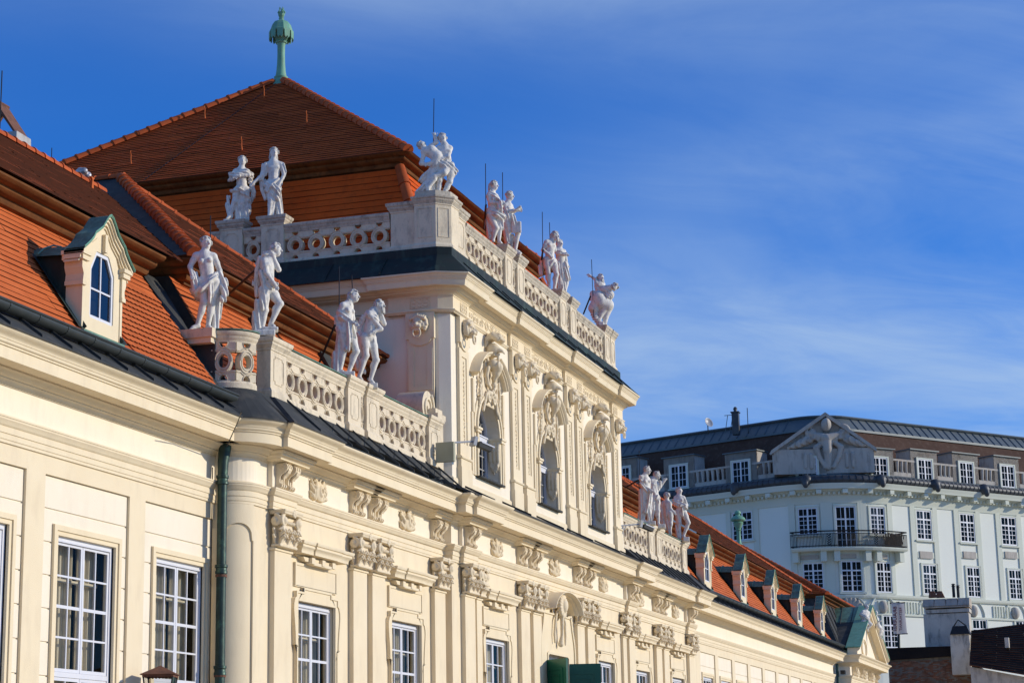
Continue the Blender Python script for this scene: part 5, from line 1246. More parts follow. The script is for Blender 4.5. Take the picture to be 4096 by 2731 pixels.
# --- hipped roofs over the two side blocks
def hip_block(parent, xl, xr, xa, side, ya=25.0, za=17.65, ye=20.0, ze=13.65):
    A, B, T = (xl, ye, ze), (xr, ye, ze), (xa, ya, za)
    m = MB(); tile_courses(m, A, B, T, T, 36, .03, .4, 9); m.build('hipped_roof', 'tile_old', parent)
    s = MB(); s.poly([A, T, (xa, 31, za), (xl, 31, ze)]); 
    sheet = s.build('roof_slope', 'sheet_dark' if side < 0 else 'tile_old', parent)
    s = MB(); s.poly([B, (xr, 31, ze), (xa, 31, za), T]); s.build('roof_slope', 'tile_old' if side < 0 else 'tile_old', parent)
    ridge_tiles(parent, A, T, .16, .36); ridge_tiles(parent, B, T, .10, .42); ridge_tiles(parent, (xa, ya-.1, za+.02), (xa, 30.5, za+.02), .11, .42)
    # mansard below, between the balustrade and the eaves
    y0, z0, y1, z1 = 19.05, 10.35, 20.72, 13.22
    m = MB(); tile_courses(m, (xl+.1, y0, z0), (xr, y0, z0), (xr, y1, z1), (xl+.1, y1, z1), 19, .026, .3, 4); mr = m.build('mansard_roof', 'tile_red', parent)
    c = MB(); c.poly([(xl+.1, y0, z0), (xl+.1, y1, z1), (xl+.1, 24, z1), (xl+.1, 24, z0)]); c.build('mansard_cheek', 'sheet_dark', parent)
    e = MB(); P = [(xl+.62, 25.5), (xl+.62, 20.62), (xr-.0, 20.62)] if side < 0 else [(xl, 20.62), (xr-.62, 20.62), (xr-.62, 25.5)]
    e.sweep([(o, 13.52+h) for o, h in EAVE], P); e.build('eaves_cornice', 'eave_wood', parent, SM)
    return mr
mr = hip_block(hall, 39.4, 51.45, 44.9, -1)
for xx in (43.55, 47.9):                # dark metal roof hatches in the lower slope
    h = MB(); h.add([(xx, 19.35, 10.95), (xx+.62, 19.35, 10.95), (xx+.62, 20.62, 13.12), (xx, 20.62, 13.12), (xx, 19.27, 10.99), (xx+.62, 19.27, 10.99), (xx+.62, 20.54, 13.16), (xx, 20.54, 13.16)], [(4, 5, 6, 7), (0, 1, 5, 4), (1, 2, 6, 5), (3, 0, 4, 7)]); h.build('roof_strip', 'sheet_dark', mr)
hip_block(hall, 71.05, 83.2, 77.5, 1)
# --- main pyramid roof
EX0, EX1, EY0, EY1, EZ, AZ = 53.31, 68.71, 20.01, 35.41, 20.41, 26.30
XC, YC = 61.01, 27.71
pr_ = {}
for nm, A, B in (('front', (EX0, EY0), (EX1, EY0)), ('left', (EX0, EY1), (EX0, EY0)), ('right', (EX1, EY0), (EX1, EY1)), ('back', (EX1, EY1), (EX0, EY1))):
    m = MB(); tile_courses(m, (*A, EZ), (*B, EZ), (XC, YC, AZ), (XC, YC, AZ), 52 if nm in ('left', 'front') else 4, .032, .25, 6); pr_[nm] = m.build('pyramid_roof', 'tile_deep', hall)
for c in ((EX0, EY0), (EX1, EY0), (EX0, EY1), (EX1, EY1)):
    ridge_tiles(hall, (*c, EZ+.03), (XC+(c[0]-XC)*.03, YC+(c[1]-YC)*.03, AZ-.12), .15, .46, name='hip_tile')
# mansard below the eaves
MO = [(EX0+.42, EY1-.42), (EX0+.42, EY0+.42), (EX1-.42, EY0+.42), (EX1-.42, EY1-.42)]
MI = [(EX0-.75, EY1+.75), (EX0-.75, EY0-.75), (EX1+.75, EY0-.75), (EX1+.75, EY1+.75)]
for i in range(3):
    m = MB(); tile_courses(m, (*MI[i], 16.85), (*MI[i+1], 16.85), (*MO[i+1], 20.0), (*MO[i], 20.0), 15, .03, .25, 8+i); m.build('mansard_roof', 'tile_deep', hall)
for i in (1, 2): ridge_tiles(hall, (*MI[i], 16.9), (*MO[i], 20.0), .17, .62, (MI[i][0]-XC, MI[i][1]-YC, 3.0), name='hip_tile')
m = MB(); m.sweep([(o-.62, EZ-.02+h*.95) for o, h in [(0, -.55)]+EAVE[1:]], [(EX0, EY1), (EX0, EY0), (EX1, EY0), (EX1, EY1)]); m.build('eaves_cornice', 'eave_wood', hall, SM)
def hook(root, p, material='tile_red'):
    s = MB(); x, y_, z = p; s.tube([(x, y_, z), (x-.03, y_, z+.16), (x-.02, y_, z+.30), (x-.07, y_, z+.38), (x-.04, y_, z+.44)], [.035, .02, .02, .02, .012], 6); s.build('roof_hook', material, root)
for u, v_ in ((.30, .20), (.62, .20), (.83, .40), (.25, .62), (.55, .78)):       # on the left-facing slope
    q0 = np.array([EX0, EY1, EZ]); q1 = np.array([EX0, EY0, EZ]); ap_ = np.array([XC, YC, AZ]); b_ = q0+(q1-q0)*u; p = b_+(ap_-b_)*v_; hook(hall, p+np.array([-.05, 0, .02]))
lc = MB(); q0 = np.array([EX0, 28.9, EZ+.06]); lc.tube([tuple(q0), (XC-.1, YC, AZ-.05)], .012, 4); lc.build('lightning_cable', 'iron', hall)
# finial on the apex
fn = MB(); fn.lathe([(.62, -.62), (.40, -.30), (.26, -.05), (.235, .03), (.25, .06), (.25, .10), (.20, .13), (.17, .30), (.145, .60), (.135, .95), (.14, 1.28), (.155, 1.36), (.20, 1.38), (.215, 1.43), (.19, 1.47), (.23, 1.60), (.275, 1.74), (.285, 1.80), (.0, 1.80)], (XC, YC, AZ), 24)
fin = fn.build('finial', 'verdigris', hall, SM)
dm = MB(); dm.lathe([(.40, 1.76), (.435, 1.78), (.435, 1.83), (.40, 1.86), (.385, 1.92), (.34, 2.06), (.26, 2.17), (.14, 2.23), (.10, 2.25), (.085, 2.30), (.10, 2.33), (.075, 2.36), (.11, 2.42), (.12, 2.48), (.07, 2.58), (0, 2.6)], (XC, YC, AZ), 10); dm.build('finial_dome', 'verdigris', fin)
for i in range(10):
    a = 2*math.pi*(i+.5)/10; lb = MB(); u = np.array([math.cos(a), math.sin(a), 0]); t = np.array([-math.sin(a), math.cos(a), 0]); c = np.array([XC, YC, AZ])+u*.40
    P = [c+t*e+np.array([0, 0, z]) for e, z in ((-.11, 1.78), (-.10, 1.55), (-.06, 1.47), (0, 1.55), (.06, 1.47), (.10, 1.55), (.11, 1.78))]; lb.prism([tuple(p) for p in P], [tuple(p+u*.03) for p in P]); lb.build('finial_lappet', 'verdigris', fin)
    if i % 2 == 0:
        pt_ = MB(); top = np.array([XC, YC, AZ+2.44]); pt_.tube([tuple(top+u*.05), tuple(top+u*.13+np.array([0, 0, .12])), tuple(top+u*.06+np.array([0, 0, .24])), tuple(top+u*.09+np.array([0, 0, .30]))], [.03, .028, .024, .012], 6); pt_.build('finial_petal', 'verdigris', fin)

# --- right wing
wing_roof(right_wing, 83.3, 124.6, gutter_x=(83.3, 126.6))
upper_slope(right_wing, (83.3, 20.12, 13.37), (124.8, 20.12, 13.37), (114.5, RY, RZ), (83.3, RY, RZ), 30, 'tile_old', 2)
upper_slope(right_wing, (124.8, 20.12, 13.37), (124.8, 29.2, 13.37), (114.5, RY, RZ), (114.5, RY, RZ), 6, 'tile_old', 2)
ridge_tiles(right_wing, (83, RY, RZ+.02), (114.5, RY, RZ+.02), .12, .42); ridge_tiles(right_wing, (124.8, 20.12, 13.42), (114.5, RY, RZ+.02), .12, .5)
# chimney over the left wing
ch = thing('chimney', (33.2, 27.2, 15.5), 'pale rendered roof chimney with a rust-brown peaked hood', 'chimney')
c0 = on_y(18, 480, 26.6); 

# ================================================================== statues: carved figures, joints read from the photo, depth from the parapet they stand on
HAIRC = {}
def figure(name, anchor, crop, J, label, group, drapes=(), fac=1.2, female=False, face=(0, 1), extras=None, h=.0165, plinth=None, hair='curly', no=(), beard=False, foldlam=.085):
    A = np.array(anchor, float); hv = np.array([A[0]-EYE[0], A[1]-EYE[1], 0]); hv /= np.linalg.norm(hv); rv = np.array([hv[1], -hv[0], 0]); tow = -hv
    ox, oy, sc = crop
    def P(q):
        u, v = q[0], q[1]; d = q[2] if len(q) > 2 else 0.0
        r_ = ray(ox+u*sc, oy+v*sc); t = ((A-EYE)@hv-d)/(r_@hv); return EYE+r_*t
    cv = Carve(h, .03*fac); hc = Carve(h*.95, .012)
    j = {k: P(v) for k, v in J.items()}; f = fac
    UP = np.array([0, 0, 1.0]); fd = rv*face[0]+tow*face[1]; fd /= np.linalg.norm(fd); sd = np.cross(UP, fd)
    hd = j['head']; nk = j['neck']
    ax = (sd, fd, UP)
    cv.ell(hd, (.078*f, .098*f, .115*f), ax); cv.ell(hd+UP*.035*f-fd*.02*f, (.084*f, .10*f, .09*f), ax)
    cv.ell(hd-UP*.075*f+fd*.03*f, (.05*f, .055*f, .055*f), ax)                                           # jaw
    cv.cone(hd+fd*.085*f+UP*.03*f, hd+fd*.118*f-UP*.022*f, .013*f, .02*f, k=.012)                         # nose
    for s_ in (-1, 1):
        cv.ell(hd+fd*.095*f+sd*s_*.036*f+UP*.022*f, (.02*f, .02*f, .014*f), ax, sub=True, k=.012); cv.cone(hd+fd*.092*f+sd*s_*.018*f+UP*.045*f, hd+fd*.075*f+sd*s_*.06*f+UP*.042*f, .012*f, k=.012)
        cv.ell(hd+sd*s_*.082*f-fd*.005*f, (.014*f, .022*f, .03*f), ax)
    cv.cone(hd+fd*.092*f-UP*.062*f-sd*.022*f, hd+fd*.092*f-UP*.062*f+sd*.022*f, .011*f, k=.01)
    cv.cone(nk-UP*.02, hd-UP*.05*f-fd*.02*f, .062*f, .055*f)
    rg = random.Random(sum(map(ord, name))+int(A[0]*10))
    n_l = 34 if hair != 'none' else 0
    for i in range(n_l):                                                                                  # hair locks
        th = rg.uniform(0, 2*math.pi); ph = rg.uniform(-.25, 1.5); d = (sd*math.cos(th)+fd*math.sin(th))*math.cos(ph)+UP*math.sin(ph)
        if d@fd > .45 and d[2] < .62: continue
        c = hd+UP*.03*f-fd*.012*f+d*np.array(.103*f); e = c+np.array([rg.uniform(-.02, .02), rg.uniform(-.02, .02), -.03*f]); hc.cone(c, e, .03*f, .02*f)
    if hair == 'long':
        for s_ in (-1, 0, 1): hc.chain([hd-fd*.09*f+sd*s_*.05*f+UP*.03, hd-fd*.10*f+sd*s_*.07*f-UP*.10*f, hd-fd*.06*f+sd*s_*.09*f-UP*.20*f], [.05*f, .045*f, .025*f])
    if hair == 'bun': hc.ell(hd-fd*.115*f+UP*.02*f, (.05*f,)*3)
    if beard:
        for i in range(10): a = rg.uniform(-1, 1); hc.chain([hd+fd*.07*f-UP*.06*f+sd*a*.05*f, hd+fd*.09*f-UP*(.13+.05*rg.random())*f+sd*a*.045*f], [.028*f, .016*f])
    sl, sr, pl, pr_2 = j['sl'], j['sr'], j['pl'], j['pr']; cs = (sl+sr)/2; ps = (pl+pr_2)/2; ts = ps-cs; wsh = np.linalg.norm(sl-sr)
    cd = tow if abs(face[1]) > .3 else fd
    # trunk
    cv.cone(sl+(sr-sl)*.08, sr+(sl-sr)*.08, .078*f, .078*f, k=.05*f)
    ch = cs+ts*.24; wa = cs+ts*.62
    cv.cone(nk, cs+ts*.12, .07*f, .11*f, k=.05*f)
    hwid = max(.11*f, wsh*.40); sdw = (sr-sl)/max(wsh, 1e-6); dn = -ts/np.linalg.norm(ts); fo = np.cross(sdw, dn); fo /= np.linalg.norm(fo); sd2 = np.cross(dn, fo)
    tax = (sd2, fo, dn)
    cv.ell(ch, (max(hwid, .12*f), .125*f, .19*f), tax, k=.05*f); cv.ell(wa, (.115*f, .10*f, .16*f), tax, k=.06*f)
    cv.cone(cs+ts*.35, ps-ts*.05, .115*f, .125*f, k=.05*f); cv.cone(pl, pr_2, .105*f, .105*f, k=.05*f)
    cv.cone(nk-UP*.0, sl, .05*f, .05*f, k=.04); cv.cone(nk, sr, .05*f, .05*f, k=.04)
    if fo@tow < 0: fo = -fo
    frn = fo if abs(fo@fd) < .2 else fo*np.sign(fo@fd)
    if female:
        for s_ in (-1, 1): cv.ell(ch+sd2*s_*.075*f+frn*.105*f+dn*.01, (.052*f, .05*f, .052*f), tax, k=.02)
    else:
        for s_ in (-1, 1): cv.ell(ch+sd2*s_*.07*f+frn*.085*f+dn*.03, (.07*f, .045*f, .05*f), tax, k=.025)
        cv.cone(wa+frn*.10*f+dn*.05, wa+frn*.11*f-dn*.06, .03*f, k=.02)
    def limb(ks, rs, kk=.025):
        pts = [j[k] for k in ks if k in j]
        if len(pts) >= 2: cv.chain(pts, [r_*f for r_ in rs[:len(pts)]], k=kk)
    for s_ in 'lr':
        if 'arm'+s_ not in no:
            limb(['s'+s_, 'e'+s_, 'h'+s_], [.062, .048, .036])
            if 'e'+s_ in j: m_ = j['s'+s_]*.55+j['e'+s_]*.45; cv.ell(m_, (.058*f,)*3, k=.03)
            if 'h'+s_ in j and 'e'+s_ in j:
                q = j['h'+s_]; d = q-j['e'+s_]; d /= np.linalg.norm(d); sid = np.cross(d, tow); sid /= np.linalg.norm(sid)+1e-9
                m2 = j['e'+s_]*.68+q*.32; cv.ell(m2, (.047*f,)*3, k=.02)
                cv.cone(q, q+d*.06*f, .036*f, .034*f, k=.015)
                for i in range(4):
                    b = q+d*.07*f+sid*(i-1.5)*.020*f; L = (.075, .085, .082, .062)[i]*f; cv.chain([b, b+d*L*.6-np.array([0, 0, .008]), b+d*L-UP*.025*f], [.0125*f, .012*f, .009*f], k=.004)
                cv.chain([q+sid*-.03*f+d*.02*f, q+sid*-.065*f+d*.055*f, q+sid*-.055*f+d*.09*f], [.016*f, .014*f, .011*f], k=.006)
        if 'leg'+s_ not in no and 'k'+s_ in j:
            limb(['p'+s_, 'k'+s_, 'a'+s_], [.108, .070, .044], .03)
            m_ = j['p'+s_]*.62+j['k'+s_]*.38; cv.ell(m_, (.098*f, .098*f, .11*f), k=.04)
            if 'a'+s_ in j:
                q = j['k'+s_]*.68+j['a'+s_]*.32; bk_ = hv*.02 if face[1] > .5 else -fd*.03
                cv.ell(q+bk_*f, (.066*f, .066*f, .10*f), k=.03); cv.ell(j['k'+s_]+fd*.02*f, (.062*f,)*3, k=.02)
                if 't'+s_ in j:
                    a_, t_ = j['a'+s_], j['t'+s_]; cv.chain([a_-UP*.03, a_*.4+t_*.6-UP*.005, t_], [.046*f, .042*f, .028*f], k=.02); cv.ell(a_-UP*.05*f-(t_-a_)*.15, (.04*f,)*3, k=.02)
                    d = t_-a_; d[2] = 0; d /= np.linalg.norm(d)+1e-9; sid = np.cross(d, UP)
                    for i in range(5): cv.cone(t_+sid*(i-2)*.018*f-d*.01, t_+sid*(i-2)*.018*f+d*(.035-.004*i)*f-UP*.008, .014*f, .010*f, k=.005)
    for i, dr in enumerate(drapes):
        pts = [P(q[:2]+((q[3],) if len(q) > 3 else ((.0,)))) for q in dr]; rs = [q[2]*f for q in dr]
        ax_d = pts[-1]-pts[0]; ax_d /= np.linalg.norm(ax_d)+1e-9; cross = np.cross(ax_d, tow); cross /= np.linalg.norm(cross)+1e-9
        cv.chain(pts, rs, k=.02, fold=(.016*f, cross+tow*.35+ax_d*.12, foldlam*f, i*1.7))
    if plinth:
        for q in plinth:
            a, b = P(q[0]), P(q[1]); c = (a+b)/2; hs = np.array([abs((b-a)@rv)/2, q[2] if len(q) > 2 else .2, abs(b[2]-a[2])/2]); cv.box(c, hs, .02, (rv, tow, UP), k=.015)
    if extras: extras(cv, hc, P, j, rv, tow, UP, f)
    body = cv.mesh(name, 'statue_stone', A); o = link_mesh(name, body, None, None, A); tag(o, label, 'statue', group)
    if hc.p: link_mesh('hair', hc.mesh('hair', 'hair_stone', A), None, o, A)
    return o
GS = 'stone statues on the palace parapets'
C1, C2, C3 = (720, 930, .469), (960, 950, .469), (1300, 1140, .469)
figure('statue', (38.95, 19.35, 11.62), C1, dict(head=(222, 98), neck=(208, 170, .02), sl=(133, 200), sr=(290, 205), el=(86, 290, .02), hl=(98, 345, .12), er=(338, 325, -.02), hr=(368, 455, .02),
    pl=(190, 425), pr=(300, 430), kl=(203, 598, .10), kr=(266, 612, .02), al=(150, 782, .04), ar=(240, 790, .0), tl=(88, 828, .12), tr=(262, 824, .14)),
    'white stone nude woman gazing up, cloth knotted at her hips', GS,
    [[(120, 350, .055, .08), (128, 430, .07, .1), (120, 500, .06, .1), (150, 545, .05, .0)], [(130, 505, .05, .14), (190, 480, .06, .2), (250, 430, .055, .2), (303, 365, .04, .12)], [(262, 430, .035, .2), (262, 520, .045, .18), (252, 585, .04, .16)],
     [(325, 350, .05, .02), (372, 420, .07, .0), (380, 510, .07, .06), (368, 575, .055, .1)], [(335, 480, .07, -.08), (322, 600, .085, -.1), (305, 720, .085, -.12), (290, 840, .10, -.12)], [(110, 500, .06, -.06), (150, 560, .06, -.08)]],
    1.2, True, (.55, .8), plinth=[((62, 845), (285, 885), .22)], hair='bun')
figure('statue', (40.05, 18.55, 11.64), C2, dict(head=(305, 108), neck=(262, 165), sl=(205, 205, .10), sr=(262, 190, -.12), el=(225, 300, .2), hl=(285, 385, .2), er=(330, 275, -.05), hr=(283, 160, .06),
    pl=(205, 455, .06), pr=(262, 450, -.05), kl=(210, 620, .05), kr=(338, 565, .0), al=(192, 760, .03), ar=(262, 735, .0), tr=(300, 770, .05)),
    'white stone bowed young man hiding his face, one foot raised on rock', GS,
    [[(215, 150, .06, .05), (250, 140, .055, .02), (285, 150, .045, .04)], [(190, 175, .07, -.02), (150, 280, .07, -.1), (135, 400, .06, -.12), (145, 490, .05, -.1)], [(180, 305, .06, .12), (200, 365, .055, .14), (205, 430, .05, .12), (195, 600, .055, .12)], [(245, 390, .05, .15), (275, 420, .05, .12)], [(160, 560, .09, .02), (150, 700, .10, .0), (150, 830, .12, .0)]],
    1.2, False, (.95, .25), plinth=[((115, 800), (205, 850), .2), ((200, 770), (325, 800), .16), ((190, 800), (300, 850), .2)])
figure('statue', (44.78, 18.45, 11.66), C3, dict(head=(248, 98), neck=(205, 145), sl=(150, 175, .12), sr=(215, 180, -.12), el=(128, 275, .1), hl=(235, 320, .2), er=(240, 290, -.1),
    pl=(150, 400, .06), pr=(215, 400, -.04), kl=(165, 545, .08), kr=(265, 565, .04), al=(130, 720, .05), ar=(205, 735, .0), tl=(165, 755, .1), tr=(240, 775, .06)),
    'white stone half-draped woman with waved hair looking aside, beside the bearded thinker', GS,
    [[(130, 225, .075, .08), (150, 270, .08, .12), (210, 300, .05, .16)], [(115, 260, .07, .0), (110, 330, .07, -.02), (120, 380, .06, .0)], [(205, 330, .045, .2), (210, 430, .05, .2), (195, 545, .055, .18)], [(150, 360, .09, .05), (130, 480, .09, .02), (105, 600, .095, .0), (95, 740, .10, .0)], [(240, 340, .05, .08), (260, 440, .04, .06)]],
    1.2, True, (.9, .3), plinth=[((90, 745), (255, 790), .2)], hair='long')
figure('statue', (46.02, 18.45, 11.66), C3, dict(head=(468, 178), neck=(405, 215), sl=(378, 255, .14), sr=(445, 250, -.1), el=(478, 375, .08), hl=(430, 392, .14), er=(505, 330, -.08), hr=(478, 238, .0),
    pl=(335, 450, .06), pr=(395, 455, -.06), kl=(348, 600, .06), kr=(435, 640, -.02), al=(292, 775, .04), ar=(390, 800, .0), tl=(320, 830, .08), tr=(425, 862, .02)),
    'white stone bearded man propping his chin on his fist, back half turned', GS,
    [[(355, 235, .05, .0), (320, 300, .06, -.04), (290, 380, .06, -.06)], [(370, 235, .04, .12), (430, 275, .04, .14), (450, 300, .03, .1)], [(390, 530, .05, .02), (420, 490, .05, -.02), (400, 460, .05, .02)], [(300, 420, .08, -.06), (290, 560, .08, -.08), (285, 700, .08, -.08), (330, 740, .05, -.05)]],
    1.2, False, (.85, .45), plinth=[((340, 845), (450, 890), .2)], beard=True)
C4 = (870, 580, .3794)
figure('statue', (52.0, 25.05, 18.34), C4, dict(head=(262, 175), neck=(252, 240), sl=(188, 280), sr=(318, 285), el=(150, 330, .1), hl=(185, 325, .16), er=(330, 320, .12), hr=(215, 330, .2),
    pl=(215, 480), pr=(300, 480), kl=(180, 600, .08), kr=(262, 610, .06), al=(135, 745, .04), ar=(245, 770, .0), tl=(100, 775, .08), tr=(230, 795, .1)),
    'white stone woman with arms folded and billowing cloth, in front of the pyramid roof', GS,
    [[(140, 310, .06, .12), (210, 320, .07, .16), (300, 285, .08, .1), (350, 320, .07, .02), (345, 390, .05, .0)], [(130, 370, .05, .05), (160, 350, .06, .1)], [(150, 490, .05, .1), (230, 465, .06, .15), (310, 530, .06, .12), (340, 600, .06, .06)], [(300, 560, .08, .02), (315, 660, .09, .02), (300, 780, .09, .0)], [(235, 560, .10, -.02), (230, 680, .12, -.04), (240, 800, .12, -.04)], [(360, 440, .05, -.05), (385, 500, .06, -.05), (360, 580, .05, -.04)], [(115, 545, .04, -.05), (110, 640, .06, -.05), (140, 740, .08, -.04)]],
    1.2, True, (.15, 1), plinth=[((62, 800), (290, 850), .22)], hair='curly', h=.019)
figure('statue', (52.0, 23.80, 18.34), C4, dict(head=(598, 85), neck=(590, 160), sl=(515, 215), sr=(678, 210), el=(470, 320, .05), hl=(385, 395, .1), er=(700, 320, .05), hr=(652, 415, .15),
    pl=(545, 410), pr=(640, 400), kl=(560, 580, .06), kr=(580, 600, .02), al=(548, 735, .1), ar=(580, 750, .0), tl=(530, 775, .16), tr=(580, 785, .1)),
    'white stone youth in short tunic reaching a hand aside, in front of the pyramid roof', GS,
    [[(500, 215, .07, .02), (490, 300, .07, .0), (460, 360, .06, .02)], [(690, 215, .06, .02), (700, 280, .07, .02)], [(520, 420, .08, .08), (590, 440, .09, .12), (640, 470, .08, .1), (630, 560, .06, .08)], [(520, 480, .06, .1), (570, 420, .05, .16), (640, 370, .05, .12)], [(480, 380, .07, -.05), (470, 470, .06, -.05), (510, 560, .06, -.04)], [(640, 500, .08, -.05), (645, 640, .09, -.06), (650, 770, .10, -.06)], [(550, 480, .09, .05), (570, 520, .1, .05)]],
    1.2, False, (.2, 1), plinth=[((455, 785), (690, 812), .25)], hair='long', h=.019)
C5 = (1630, 500, .3681)
def ext_corner(cv, hc, P, j, rv, tow, UP, f):      # captive figure carried at his side
    hd = P((155, 225, .05)); cv.ell(hd, (.10*f, .11*f, .11*f)); cv.cone(hd, P((205, 270, .05)), .06*f, .07*f)
    rg = random.Random(2)
    for i in range(24): d = np.array([rg.gauss(0, 1), rg.gauss(0, 1), rg.gauss(.2, 1)]); d /= np.linalg.norm(d); hc.ell(hd+rv*-.02+UP*.02+d*.09*f, (.032*f,)*3)
    cv.chain([P((190, 290, .08)), P((255, 290, .08)), P((320, 345, .1)), P((300, 430, .1))], [.11*f, .15*f, .14*f, .12*f]); cv.chain([P((180, 310, .1)), P((150, 420, .12)), P((215, 430, .16))], [.06*f, .05*f, .04*f])
    cv.chain([P((250, 235, .0)), P((315, 190, .05)), P((300, 135, .05)), P((290, 105, .05))], [.06*f, .05*f, .04*f, .04*f])
    for i in range(4): cv.cone(P((285+9*i, 110, .05)), P((262+22*i, 78+6*abs(i-1.5), .05)), .014*f, .011*f, k=.005)
    cv.chain([P((430, 470, .05)), P((400, 520, .16)), P((290, 560, .2)), P((265, 580, .2))], [.10*f, .08*f, .06*f, .05*f]); cv.chain([P((290, 590, .18)), P((225, 680, .18)), P((235, 770, .18))], [.07*f, .05*f, .04*f]); cv.chain([P((300, 480, .05)), P((250, 590, .08)), P((215, 660, .1)), P((225, 790, .12))], [.11*f, .08*f, .05*f, .04*f])
figure('statue_group', (52.45, 18.95, 18.56), C5, dict(head=(380, 150), neck=(405, 210), sl=(340, 255, .02), sr=(465, 255), el=(325, 330, .1), er=(440, 345, .14), hr=(250, 410, .2), pl=(385, 470), pr=(475, 480), kl=(345, 610, .05), kr=(460, 620), al=(335, 760, .03), ar=(375, 775, .0), tl=(330, 795, .08), tr=(375, 790, .06)),
    'white stone group of a man seizing a struggling figure on the corner pedestal', GS,
    [[(340, 400, .09, .1), (400, 440, .09, .12), (470, 440, .08, .06), (520, 500, .06, .0), (505, 545, .04, .0)], [(300, 440, .09, .02), (265, 520, .10, .0), (180, 570, .09, -.04), (145, 600, .06, -.04)], [(230, 610, .11, -.04), (170, 690, .10, -.06), (110, 725, .07, -.08)], [(270, 640, .12, -.05), (260, 760, .13, -.05)]],
    1.22, False, (.35, .9), ext_corner, plinth=[((135, 825), (540, 868), .32)], h=.019)
C6 = (1910, 700, .3797)
figure('statue', (57.25, 18.45, 18.28), C6, dict(head=(175, 115), neck=(155, 180), sl=(115, 225, .12), sr=(195, 225, -.12), el=(130, 290, .14), hl=(235, 295, .2), er=(230, 280, -.1), hr=(255, 290, .05), pl=(130, 420, .06), pr=(210, 420, -.06), kl=(195, 560, .1), kr=(235, 560, .0), al=(165, 680, .06), ar=(225, 700, .0), tr=(250, 716, .04), tl=(165, 700, .1)),
    'white stone long-haired woman holding a bundle to her chest on the upper parapet', GS,
    [[(125, 190, .05, .1), (180, 220, .05, .14), (225, 265, .05, .12)], [(245, 290, .07, .18), (240, 345, .075, .16), (255, 375, .05, .12)], [(130, 380, .10, .05), (200, 420, .11, .12), (260, 440, .09, .05)], [(110, 410, .07, -.02), (110, 490, .06, -.02), (125, 600, .08, -.04), (130, 660, .08, -.04)], [(170, 500, .10, .02), (165, 600, .08, .02)], [(250, 480, .08, -.02), (255, 560, .06, -.02)]],
    1.2, True, (.85, .35), hair='long', h=.019)
def ext_book(cv, hc, P, j, rv, tow, UP, f):
    a, b = P((395, 380, .12)), P((460, 335, .12)); d = (b-a)/np.linalg.norm(b-a); n = np.cross(d, tow); cv.box((a+b)/2, (np.linalg.norm(b-a)/2, .09*f, .028*f), .008, (d, tow, n), k=.01)
    c = P((410, 550, .14)); cv.box(c, (.13*f, .03, .16*f), .02, (rv, tow, UP), k=.015)
figure('statue', (58.62, 18.40, 18.28), C6, dict(head=(340, 225), neck=(320, 285), sl=(290, 325, .12), sr=(350, 330, -.12), el=(300, 385, .14), hl=(415, 375, .14), er=(375, 390, -.08), hr=(420, 370, .0), pl=(300, 490, .06), pr=(365, 490, -.06), kl=(330, 600, .05), kr=(425, 620, .0), al=(320, 700, .02), ar=(398, 790, .0), tl=(325, 722, .06), tr=(455, 822, .02)),
    'white stone figure reading from a raised book on the upper parapet', GS,
    [[(295, 360, .08, .1), (310, 440, .07, .14), (320, 470, .05, .14)], [(300, 460, .11, .02), (310, 560, .11, .0), (315, 690, .10, -.02)], [(370, 450, .09, .06), (390, 520, .10, .06), (380, 570, .08, .04)], [(365, 640, .05, -.05), (350, 760, .05, -.05)]],
    1.2, False, (.9, .3), ext_book, plinth=[((375, 825), (460, 860), .2)], h=.019)
C7 = (2130, 900, .335)
figure('statue', (63.55, 18.46, 18.28), C7, dict(head=(272, 135), neck=(225, 185), sl=(165, 205, .12), sr=(245, 215, -.1), el=(122, 300, .14), hl=(190, 345, .18), er=(270, 300, -.1), pl=(165, 420, .06), pr=(250, 440, -.06), kl=(190, 580, .04), kr=(285, 590, .02), al=(195, 720, .0), ar=(262, 755, .0), tr=(320, 795, .03), tl=(200, 745, .05)),
    'white stone long-haired bearded man bending over the girl beside him', GS,
    [[(190, 350, .06, .15), (215, 380, .06, .16)], [(115, 420, .06, -.06), (100, 500, .07, -.08), (105, 590, .06, -.06)], [(220, 480, .07, .06), (250, 440, .07, .06)]],
    1.24, False, (.85, .4), hair='long', beard=True, h=.02)
figure('statue', (64.7, 18.40, 18.28), C7, dict(head=(322, 228), neck=(312, 275), sl=(280, 310, .1), sr=(375, 320, -.05), el=(300, 340, .16), hl=(375, 350, .2), er=(395, 390, .0), hr=(410, 480, .04), pl=(300, 500, .04), pr=(385, 500, -.04), kl=(340, 640, .04), kr=(410, 650, .0), al=(320, 760, .0), ar=(385, 810, .0), tr=(390, 845, .05)),
    'white stone girl wrapped in a long gown with her arm across the breast', GS,
    [[(275, 300, .05, .12), (330, 330, .06, .18), (390, 350, .05, .12)], [(310, 470, .10, .05), (340, 580, .11, .05), (320, 700, .11, .02), (310, 770, .09, .0)], [(390, 470, .08, .04), (400, 580, .10, .02), (425, 640, .07, .02)], [(350, 600, .12, -.02), (350, 700, .12, -.02), (360, 800, .11, -.02)]],
    1.24, True, (.7, .7), hair='bun', h=.02)
C8 = (2320, 1070, .2903)
